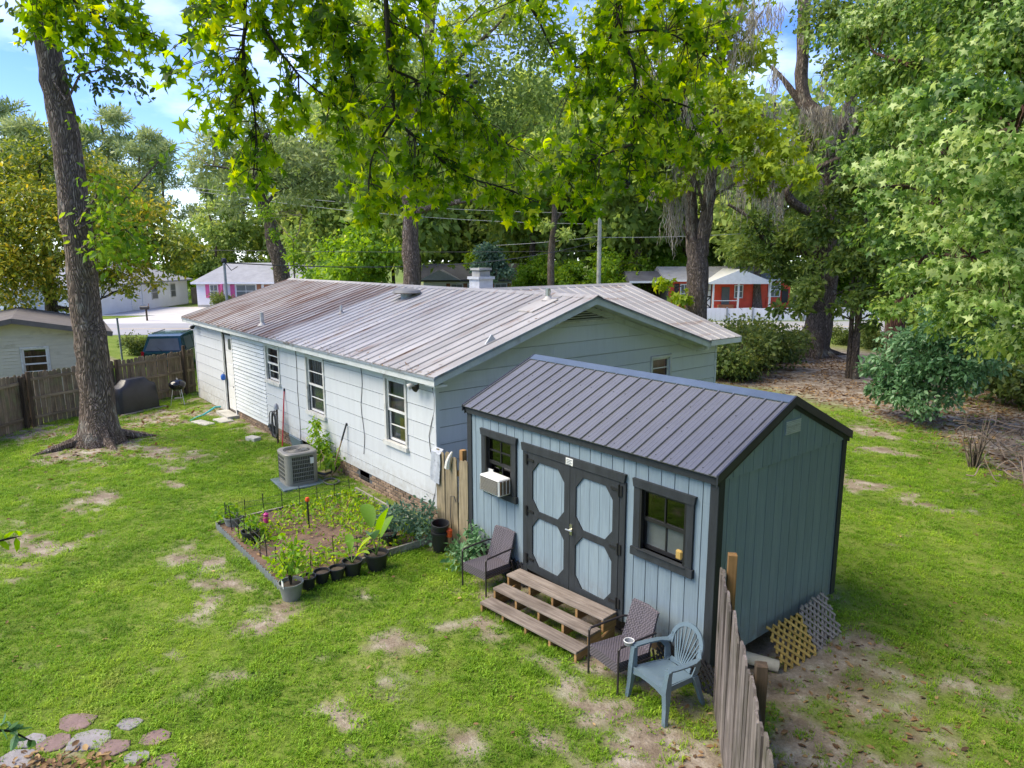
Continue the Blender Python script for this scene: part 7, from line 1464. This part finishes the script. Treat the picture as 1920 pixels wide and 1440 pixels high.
# the rest of its crown, over and behind the viewer
P, S, T, N, ti = leaf_cloud(r, blob(r, (5.5, -13.5, 13.0), 4.2, 20, 1.5, (1.2, .9, .8)), 5000, .22); o = bpy.data.objects.new('crown', leaves_mesh('crown', P-np.array(b), S, T, N, 'star', ti, 'lf_gum')); link(o, gumt, kind='stuff')
P = DEBRIS; rd = np.random.default_rng(72); n = len(P); o = bpy.data.objects.new('leaf_debris', leaves_mesh('leaf_debris', P-np.array(house.location), .05+.06*rd.random(n), np.stack([rd.normal(size=n), rd.normal(size=n), .3*rd.normal(size=n)], -1), rd.normal(size=(n, 3))*.3+Z3, 'needle', .3*rd.random(n)+.3, 'lf_dead')); link(o, house, kind='stuff')
# dark seed balls hanging among the leaves
for px, py, d in ((787, 340, 6.6), (882, 150, 6.9), (1180, 345, 7.1)):
    mb = MB(); p = at(px, py, d)
    for k in range(3): q = p+r.normal(size=3)*.025; mb.lathe([(0, -.022), (.018, -.014), (.024, 0), (.018, .014), (0, .022)], q, 8)
    mb.tube([p, p+Z3*.12], .004, 4); part('seed_ball', mb, 'black_plastic', gumt)
# two sprigs close to the viewer at the left edge
def sprig(label, pts, d, n, seed, size):
    r = np.random.default_rng(seed); P_ = [at(a, c_, d) for a, c_ in pts]; t = thing('leafy_sprig', label, 'plant', tuple(P_[0])); mb = MB(); mb.tube(P_, [.006]*(len(P_)-1)+[.002], 6); part('stem', mb, 'twig', t); path = smooth_path(P_, 4)
    v, f = tmpl('oval')
    for k in range(n):
        i = 1+int(r.integers(len(path)-1)); p = path[i]; T = unit((path[i]-path[i-1])*3+r.normal(size=3)*.12); N = unit(Z3*.6+r.normal(size=3)*.5); N = unit(N-T*(N@T)); B_ = np.cross(N, T); s = size*(.7+.5*r.random())
        me = bpy.data.meshes.new('leaf'); me.from_pydata([tuple(p-P_[0]+s*(q[0]*T+q[1]*B_+q[2]*N)) for q in v], [], f); a_ = me.attributes.new('tint', 'FLOAT', 'POINT'); a_.data.foreach_set('value', np.full(len(v), .2+.5*r.random(), np.float32)); me.materials.append(MAT['lf_gum' if seed == 1 else 'lf_bush']); inst('leaf', me, (0, 0, 0), parent=t)
sprig('small leafy sprig poking in over the left side of the lawn', [(-60, 1060), (-20, 1020), (15, 1010), (40, 1005)], 4.6, 7, 1, .085)
sprig('dark leafy sprig poking in above the stepping stones', [(-70, 1420), (-20, 1370), (20, 1370), (60, 1390)], 3.6, 14, 2, .075)

# ------------------------------------------------------------------ plants in and around the bed
def foliage(root, clumps, n, size, kind, m, seed, name='foliage', flat=.9, up=.6, droop=.1, shell=.5):
    P, S, T, N, ti = leaf_cloud(np.random.default_rng(seed), clumps, n, size, flat, shell, up, droop); o = bpy.data.objects.new(name, leaves_mesh(name, P, S, T, N, kind, ti, m)); link(o, root); return o
def big_leaf(root, base, az, el, L, w_, m, tint, curl=.5, stem=.35, seed=0):
    """one large leaf on its stalk: curved blade with a midrib fold, in the root's local space"""
    base = np.array(base, float); d = np.array([math.cos(az)*math.cos(el), math.sin(az)*math.cos(el), math.sin(el)]); side = np.array([-math.sin(az), math.cos(az), 0]); n_ = 8; vs = []; p = base+d*L*stem; e = el
    for k in range(n_+1):
        f = k/n_; wv = w_*math.sin(math.pi*(f*.93+.05))**.8*.5; nn = np.cross(d, side); nn = nn/np.linalg.norm(nn); nn = nn if nn[2] > 0 else -nn
        vs += [p-side*wv+nn*wv*.35, p, p+side*wv+nn*wv*.35]; e -= curl/n_; d = np.array([math.cos(az)*math.cos(e), math.sin(az)*math.cos(e), math.sin(e)]); p = p+d*L/n_
    fs = [(3*k+j, 3*k+j+1, 3*k+j+4, 3*k+j+3) for k in range(n_) for j in range(2)]
    me = bpy.data.meshes.new('leaf'); me.from_pydata([tuple(q) for q in vs], [], fs); me.shade_smooth(); a_ = me.attributes.new('tint', 'FLOAT', 'POINT'); a_.data.foreach_set('value', np.full(len(vs), tint, np.float32)); me.materials.append(MAT[m]); inst('leaf', me, (0, 0, 0), parent=root)
    mb = MB(); d0 = np.array([math.cos(az)*math.cos(el), math.sin(az)*math.cos(el), math.sin(el)]); mb.tube([base, base+d0*L*stem*.5+Z3*.01, base+d0*L*stem], [.011, .008, .005], 6); o = part('stalk', mb, MAT['stalk'], root, local=True)
MAT['stalk'] = mat('green_stalk', (.10, .18, .03), .6, .2)
t = pot('potted_plant', 'potted plant with three huge upright leaves in a black pot', -5.42, -1.52, .19, .30, cat='potted plant')
for az, el, L, w_, ti, cu in ((.4, 1.35, .52, .24, .55, .3), (2.9, .95, .62, .25, .45, 1.0), (-.6, 1.0, .60, .24, .35, .9), (1.7, 1.2, .40, .18, .6, .6), (4.3, .8, .35, .12, .6, 1.0)): big_leaf(t, (0, 0, .26), az, el, L, w_, 'lf_plant' if ti > .4 else 'lf_bush', ti*.7, cu, .75)
t = pot('potted_plant', 'potted plant with broad green blades, right of the empty black pots', -5.50, -1.92, .16, .25, cat='potted plant')
for az, el, L, w_, ti, cu in ((2.8, .9, .42, .15, .4, 1.0), (1.0, 1.1, .40, .15, .9, .6), (.2, .9, .38, .12, .7, .9), (-1.3, 1.0, .30, .10, .5, .9), (4.0, .7, .30, .10, .6, 1.)): big_leaf(t, (0, 0, .2), az, el, L, w_, 'lf_plant', ti, cu, .5)
t = pot('potted_plant', 'leafy lemon-green shrub in a grey pot at the bed corner', -5.36, -3.00, .18, .27, 'grey_plastic', 'potted plant')
foliage(t, [(-.02, .02, .5, .22), (-.15, .1, .72, .2), (.14, -.04, .66, .2), (0, .15, .85, .16), (-.2, -.1, .55, .18), (.2, .12, .8, .14), (-.1, -.05, .9, .12)], 330, .095, 'oval', 'lf_plant', 5); mb = MB()
for k in range(6): mb.tube([(0, 0, .2), (.03*math.cos(k), .03*math.sin(k), .4), (.2*math.cos(k*1.1), .2*math.sin(k*1.1), .8)], [.012, .008, .003], 5)
part('stem', mb, 'twig', t, local=True); mb = MB(); mb.box(.05, .12, -.16, -.155, .24, .36); part('plant_tag', mb, 'white', t, local=True)
for i, (x, y, s_, lab) in enumerate(((-5.50, -2.68, 1, 'small black pot with a green sprout next to the grey pot'), (-5.54, -2.43, 0, 'empty small black pot in the middle of the row'), (-5.50, -2.19, 0, 'empty small black pot at the planted-blade end of the row'))):
    t = pot('plant_pot', lab, x, y, .125, .21, group='small black pots along the bed edge')
    if s_: foliage(t, [(0, 0, .24, .08)], 14, .10, 'oval', 'lf_plant', 6, 'sprout')
t = pot('potted_plant', 'black pot with yellowish trailing plant at the far bed corner', -7.70, -2.82, .15, .30, cat='potted plant'); foliage(t, [(-.1, .1, .36, .2), (-.3, .15, .38, .2), (.05, .1, .42, .15)], 160, .09, 'oval', 'lf_plant', 7)
t = pot('potted_plant', 'grey pot with pale yellow-leaved plant outside the bed corner', -8.75, -2.78, .18, .25, 'grey_plastic', 'potted plant'); foliage(t, [(-.15, -.05, .3, .2), (.1, .0, .34, .2), (-.3, -.2, .2, .15)], 150, .10, 'oval', 'lf_plant', 8)
t = pot('potted_plant', 'dark pot with blue-green bushy plant inside the bed by the house', -6.05, -.95, .15, .24, cat='potted plant', z=.06); foliage(t, [(0, 0, .45, .22), (-.15, .1, .55, .2), (.2, .1, .5, .22), (.05, .2, .65, .18)], 420, .085, 'oval', 'lf_blue', 9)
t = thing('kale_plant', 'blue-green leafy plant against the house corner', 'plant', (-6.0, -.45, .1)); foliage(t, [(0, 0, .25, .3), (.3, .1, .35, .28), (-.35, .1, .3, .28), (.1, .2, .5, .22), (.5, -.1, .25, .2)], 650, .09, 'oval', 'lf_blue', 10); mb = MB(); [mb.tube([(.1*k-.2, 0, 0), (.12*k-.2, .03, .35)], [.01, .004], 5) for k in range(5)]; part('stem', mb, MAT['stalk'], t, local=True)
t = thing('tall_weed', 'tall weed with feathery leaves between the condenser and the wall', 'plant', (-11.2, -.05, .12)); foliage(t, [(0, 0, .9, .18), (.1, 0, .7, .2), (-.05, .05, 1.1, .15), (.25, .05, .5, .22), (.5, .1, .35, .22), (.8, .1, .3, .2), (.35, .1, .62, .16)], 520, .11, 'oval', 'lf_plant', 11, droop=.4); mb = MB(); [mb.tube([(a, 0, 0), (a*1.05, .02, h_*.5), (a*.9+.02, .03, h_)], [.012, .008, .003], 5) for a, h_ in ((0, 1.15), (.2, .7), (.5, .45), (.8, .4))]; part('stem', mb, MAT['stalk'], t, local=True)
t = thing('shade_plant', 'dark leafy plant behind the wicker chair at the shed corner', 'plant', (-4.55, -.22, 0)); foliage(t, [(0, 0, .3, .28), (-.2, -.1, .2, .25), (.25, 0, .4, .22), (.1, -.15, .15, .25), (0, .05, .55, .18)], 480, .10, 'oval', 'lf_bush', 12); mb = MB(); [mb.tube([(.1*k-.1, 0, 0), (.13*k-.1, .0, .4)], [.01, .004], 5) for k in range(3)]; part('stem', mb, 'twig', t, local=True)
for k, lab in enumerate(('tall black nursery pot standing by the tan pickets', 'black nursery pot nested in the top of the one by the tan pickets')):
    t = thing('nursery_pot', lab, 'pot', (-5.38, -.30, hgt(-5.38, -.3)+.14*k), 0, 'nested nursery pots'); t.rotation_euler = (.05, .10+.03*k, 0)
    mb = MB(); mb.lathe([(0, 0), (.12, 0), (.15, .36), (.165, .36), (.165, .40), (.145, .40), (.115, .06), (0, .05)], n=16, caps=False); part('pot', mb, 'black_plastic', t, local=True)
mb = MB(); mb.lathe([(0, 0), (.05, .0), (.055, .12), (.02, .16), (0, .16)], (-5.20, -.22, hgt(-5.2, -.2)+.30), 10); og = whole('orange_bottle', mb, 'orange_pl', 'small orange bottle behind the stacked black pots', 'bottle')
sk = thing('garden_ornament', 'dark stake with an orange ball top in the bed', 'ornament', (-7.65, -1.75, .06)); mb = MB(); mb.tube([(-7.65, -1.75, .05), (-7.65, -1.75, .6)], .018, 6); part('stake', mb, 'black_metal', sk); mb = MB(); mb.lathe([(0, .6), (.035, .62), (.045, .65), (.03, .69), (0, .7)], (-7.65, -1.75, 0), 10); part('ball', mb, 'orange_pl', sk)
pkp = thing('pink_toy', 'small magenta plastic figure at the bed edge', 'ornament', (-8.35, -2.3, .08)); mb = MB(); mb.lathe([(0, .08), (.06, .09), (.07, .18), (.04, .24), (.05, .29), (0, .33)], (-8.35, -2.3, 0), 9); part('figure', mb, 'pink_pl', pkp)
rn = MB(); rn.tube([(-6.35+.2*math.cos(a), -1.35+.2*math.sin(a), .13) for a in np.linspace(0, 6.283, 22)], .012, 6); whole('sunk_ring', rn, 'black_plastic', 'dark plastic ring lying on the bed soil', 'ring')
# weeds over the bed: nobody could count them
r = np.random.default_rng(300); n = 5200; xs, ys = r.uniform(-8.9, -5.8, n), r.uniform(-3.0, -.2, n); keep = (fbm(xs, ys, 1.3)+.25*sstep(-1.8, -.3, ys)-.2*np.exp(-((xs+7.0)**2+(ys+1.9)**2)/.5)+.12*r.normal(size=n)) > .48; xs, ys = xs[keep], ys[keep]; n = len(xs)
P = np.stack([xs, ys, np.full(n, .10)], -1)+np.array([0, 0, 1])*(.12*r.random(n)[:, None]); o = bpy.data.objects.new('weeds', leaves_mesh('weeds', P, .045+.065*r.random(n), r.normal(size=(n, 3))+Z3*.7, r.normal(size=(n, 3))*.5+Z3, 'oval', np.clip(.55+.25*r.normal(size=n), 0, 1), 'lf_plant')); link(o, kind='stuff')

# ------------------------------------------------------------------ brush pile and dead stems at the wooded edge
r = np.random.default_rng(400); c0 = at(1835, 800, 19.8); c0[2] = 0
t = thing('dead_shrub', 'clump of bare upright brown stems at the lawn edge below the evergreen bush', 'shrub', tuple(c0))
for k in range(34):
    a = r.random()*6.28; L = .5+.9*r.random(); q = np.array([math.cos(a), math.sin(a), 0])*.12*r.random(); d = np.array([math.cos(a)*.55*r.random(), math.sin(a)*.55*r.random(), 1]); mb = MB(); mb.tube([q, q+d*L*.5+r.normal(size=3)*.03, q+d*L+r.normal(size=3)*.08], [.016, .010, .004], 5); part('stem', mb, 'twig' if k % 2 else 'deadwood', t, local=True)
for i, (px, py, d) in enumerate(((1895, 750, 20.8), (1915, 715, 22), (1960, 780, 19))):
    c1 = at(px, py, d); c1[2] = 0; t = thing('brush_pile', ('heap of bleached dead branches right of the bare stems', 'tangle of dead branches under the evergreen bush', 'dead branches piled nearest the lawn at the wooded edge')[i], 'brush pile', tuple(c1), 0, 'dead brush along the wooded edge')
    for k in range(26):
        a = r.random()*6.28; L = .5+1.3*r.random(); q = r.normal(size=3)*.42; q[2] = .08+.7*r.random(); d_ = np.array([math.cos(a), math.sin(a), .25*r.normal()])*L/2; mb = MB(); w_ = .008+.018*r.random(); mb.tube(smooth_path([q-d_, q-d_*.3+r.normal(size=3)*.10, q+d_*.4+r.normal(size=3)*.12, q+d_], 3), list(np.linspace(w_, w_*.3, 10)), 5); part('dead_branch', mb, 'deadwood', t, local=True)

# ------------------------------------------------------------------ fallen leaves
def scatter(name, n, fx, zone, size, m, seed, lift=.012, kind='oval'):
    r = np.random.default_rng(seed); x0, x1, y0, y1 = zone; xs, ys = r.uniform(x0, x1, n*3), r.uniform(y0, y1, n*3); k = r.random(n*3) < fx(xs, ys); xs, ys = xs[k][:n], ys[k][:n]; n = len(xs)
    P = np.stack([xs, ys, height(xs, ys)+lift*(.4+r.random(n))], -1); o = bpy.data.objects.new(name, leaves_mesh(name, P, size*(.5+r.random(n)), np.stack([r.normal(size=n), r.normal(size=n), .12*r.normal(size=n)], -1), np.stack([.35*r.normal(size=n), .35*r.normal(size=n), np.ones(n)], -1), kind, r.random(n)*r.random(n)*.4+r.random(n)*.6, m)); link(o, kind='stuff'); return o
g2 = lambda x, y, cx, cy, rx, ry: np.exp(-((x-cx)/rx)**2-((y-cy)/ry)**2)
scatter('fallen_leaves', 15000, lambda x, y: (.06*sstep(-5, 0, y-np.interp(x, LX, LY))+litter(x, y)*np.clip(fbm(x, y, .8)*2.4-.55, .05, 1)), (-15, 4, 7, 27), .125, 'lf_dead', 1)
scatter('fallen_leaves', 1300, lambda x, y: np.clip(g2(x, y, 1.2, .4, 1.6, 2.2)+.5*g2(x, y, 2.5, -1.5, 1.2, 1.5), 0, 1)*fbm(x, y, 2), (0, 4, -4, 5), .07, 'lf_dead', 2)
scatter('fallen_leaves', 1500, lambda x, y: g2((x+3.28)*HR[0]+(y+6.22)*HR[1], (x+3.28)*HF[0]+(y+6.22)*HF[1], 0, 0, .52, .20), (-4.6, -2, -7.4, -5.3), .085, 'lf_dead', 3, .04)
scatter('fallen_leaves', 1100, lambda x, y: (fbm(x, y, .7) > .5)*1.0, (-22, 4, -7.5, 10), .055, 'lf_dead', 6, .03)
scatter('fallen_leaves', 700, lambda x, y: .8*np.ones_like(x), (-8.9, -5.8, -3.0, -.2), .055, 'lf_dead', 5, .085)
scatter('fallen_leaves', 900, lambda x, y: np.clip(g2(x, y, -17.5, -3.8, 2.4, 1.8)+.7*g2(x, y, -20, -1.5, 2, 1.8), 0, 1), (-22, -13, -7, 1), .12, 'lf_dead', 4)

# ------------------------------------------------------------------ grass: tufts set on points over the lawn (nobody could count them)
def tuft(seed, nb, h, spread, lean, w_):
    r = np.random.default_rng(seed); vs, fs, tt = [], [], []
    for k in range(nb):
        a = r.random()*6.28; p = np.array([math.cos(a), math.sin(a), 0])*spread*math.sqrt(r.random()); az = r.random()*6.28; d = np.array([math.cos(az), math.sin(az), 0]); s = np.array([-d[1], d[0], 0]); H = h*(.5+.7*r.random()); le = lean*(.3+r.random()); q = len(vs); w = w_*(.7+.6*r.random())
        vs += [tuple(p-s*w), tuple(p+s*w), tuple(p+d*le*H*.45+Z3*H*.6+s*w*.8), tuple(p+d*le*H*.45+Z3*H*.6-s*w*.8), tuple(p+d*le*H*1.1+Z3*H*(1-.25*le))]; fs += [(q, q+1, q+2, q+3), (q+3, q+2, q+4)]; tt += [r.random()]*5
    me = bpy.data.meshes.new('tuft'); me.from_pydata(vs, [], fs); a_ = me.attributes.new('tint', 'FLOAT', 'POINT'); a_.data.foreach_set('value', np.array(tt, np.float32)); me.materials.append(MAT['grass']); o = bpy.data.objects.new('grass_tuft', me); return o
def grassmat():
    m, n, l, p = _nm('grass_blade'); a = n.new('ShaderNodeAttribute'); a.attribute_name = 'tint'; r = ramp(n, [(0, (.07, .16, .010)), (.5, (.22, .40, .022)), (1, (.46, .60, .055))])
    g = n.new('ShaderNodeNewGeometry'); nf = noise(n, l, g.outputs['Position'], .55, 5, .65); nf2 = noise(n, l, g.outputs['Position'], 2.6, 4, .6); oi = n.new('ShaderNodeObjectInfo')
    def ma(op, x, y):
        k = n.new('ShaderNodeMath'); k.operation = op
        for i, v in enumerate((x, y)):
            if isinstance(v, (int, float)): k.inputs[i].default_value = v
            else: l.new(v, k.inputs[i])
        return k.outputs[0]
    s = ma('ADD', ma('MULTIPLY', a.outputs['Fac'], .35), ma('MULTIPLY', oi.outputs['Random'], .3)); s = ma('ADD', s, ma('MULTIPLY', ma('SUBTRACT', nf, .5), 1.7)); s = ma('ADD', s, ma('MULTIPLY', ma('SUBTRACT', nf2, .5), .9)); s = ma('ADD', s, .19); l.new(s, r.inputs[0])
    c = r.outputs[0]; dry = ramp(n, [(.60, (0, 0, 0)), (.78, (1, 1, 1))]); l.new(noise(n, l, g.outputs['Position'], 1.15, 5, .6), dry.inputs[0]); c = mixc(n, l, dry.outputs[0], c, (.36, .35, .10))
    tr = n.new('ShaderNodeBsdfTranslucent'); ms = n.new('ShaderNodeMixShader'); ms.inputs[0].default_value = .4; l.new(c, p.inputs['Base Color']); l.new(c, tr.inputs[0]); p.inputs['Roughness'].default_value = .6; p.inputs['Specular IOR Level'].default_value = .25
    l.new(p.outputs[0], ms.inputs[1]); l.new(tr.outputs[0], ms.inputs[2]); l.new(ms.outputs[0], n['Material Output'].inputs['Surface']); return m
MAT['grass'] = grassmat()
def weed(seed, nb, h, spread, w_):
    r = np.random.default_rng(seed); P = np.stack([r.normal(size=nb)*spread*.5, r.normal(size=nb)*spread*.5, h*r.random(nb)+.008], -1); me = leaves_mesh('weed', P, w_*(.6+.7*r.random(nb)), np.stack([r.normal(size=nb), r.normal(size=nb), .3+.2*r.normal(size=nb)], -1), r.normal(size=(nb, 3))*.4+Z3, 'oval', r.random(nb), 'grass'); return bpy.data.objects.new('grass_weed', me)
TUFTS = [weed(9, 13, .035, .10, .038), tuft(1, 22, .055, .075, .9, .0032), tuft(2, 18, .075, .07, .8, .0035), tuft(3, 26, .042, .085, 1.1, .0030), tuft(4, 14, .06, .06, 1.2, .0055)]
def grass_points():
    r = np.random.default_rng(500); out = []
    def area(x0, x1, y0, y1, dens, sc):
        n = int((x1-x0)*(y1-y0)*dens); x, y = r.uniform(x0, x1, n), r.uniform(y0, y1, n); d = np.stack([x-CAM[0], y-CAM[1]], -1); f = d@HF; u = d@HR
        k = (f > 1.0) & (np.abs(u) < f*.80+1.5)
        k &= ~((x > -4.88) & (x < 0) & (y > 0) & (y < 2.98)) & ~((x > -22.2) & (x < -6.3) & (y > .3)) & ~((x > -9.0) & (x < -5.7) & (y > -3.06) & (y < -.1))
        k &= r.random(n) > np.minimum(.84, bare(x, y)*1.02-.03)+.08*litter(x, y)
        for sx0, sy0, sr0 in STONES: k &= np.hypot(x-sx0, y-sy0) > sr0*.8
        x, y = x[k], y[k]; out.append(np.stack([x, y, height(x, y)-.004, np.full(len(x), sc)*(.55+.5*r.random(len(x)))*(.55+.9*fbm(x, y, 1.1))], -1))
    area(-12, 4.5, -7.5, .25, 290, 1.0); area(-22.5, -12, -7.5, .25, 190, 1.15); area(-6.3, 4.5, 0, 12, 190, 1.0); area(-14, 4, 12, 27, 90, 1.3); area(-34, -22.5, -12, 4, 45, 1.6)
    return np.concatenate(out)
G = grass_points()
gm = bpy.data.meshes.new('grass'); gm.vertices.add(len(G)); gm.vertices.foreach_set('co', G[:, :3].astype(np.float32).ravel()); a_ = gm.attributes.new('scl', 'FLOAT', 'POINT'); a_.data.foreach_set('value', G[:, 3].astype(np.float32))
rot = np.zeros((len(G), 3), np.float32); rot[:, 2] = np.random.default_rng(6).uniform(0, 6.28, len(G)); rot[:, :2] = np.random.default_rng(7).normal(0, .12, (len(G), 2)); a_ = gm.attributes.new('rot', 'FLOAT_VECTOR', 'POINT'); a_.data.foreach_set('vector', rot.ravel())
gm.materials.append(MAT['grass']); grass = bpy.data.objects.new('grass', gm); link(grass, kind='stuff')
ng = bpy.data.node_groups.new('grass_on_points', 'GeometryNodeTree'); ng.interface.new_socket('Geometry', in_out='INPUT', socket_type='NodeSocketGeometry'); ng.interface.new_socket('Geometry', in_out='OUTPUT', socket_type='NodeSocketGeometry')
N_ = ng.nodes; gi, go = N_.new('NodeGroupInput'), N_.new('NodeGroupOutput'); ip = N_.new('GeometryNodeInstanceOnPoints'); jn = N_.new('GeometryNodeJoinGeometry')
for o in TUFTS:
    oi = N_.new('GeometryNodeObjectInfo'); oi.inputs['Object'].default_value = o; oi.inputs['As Instance'].default_value = True; ng.links.new(oi.outputs['Geometry'], jn.inputs[0])
def nattr(nm, ty): a = N_.new('GeometryNodeInputNamedAttribute'); a.data_type = ty; a.inputs['Name'].default_value = nm; return a.outputs['Attribute']
ip.inputs['Pick Instance'].default_value = True
ng.links.new(gi.outputs[0], ip.inputs['Points']); ng.links.new(jn.outputs[0], ip.inputs['Instance']); ng.links.new(nattr('rot', 'FLOAT_VECTOR'), ip.inputs['Rotation']); ng.links.new(nattr('scl', 'FLOAT'), ip.inputs['Scale']); ng.links.new(ip.outputs[0], go.inputs[0])
md = grass.modifiers.new('grass', 'NODES'); md.node_group = ng
bpy.context.view_layer.update()
print('TRIS', sum(sum(len(p.vertices)-2 for p in m.polygons) if len(m.polygons) < 2000 else len(m.polygons)*2 for m in bpy.data.meshes), 'tufts', len(G), 'gum leaves', len(PL))
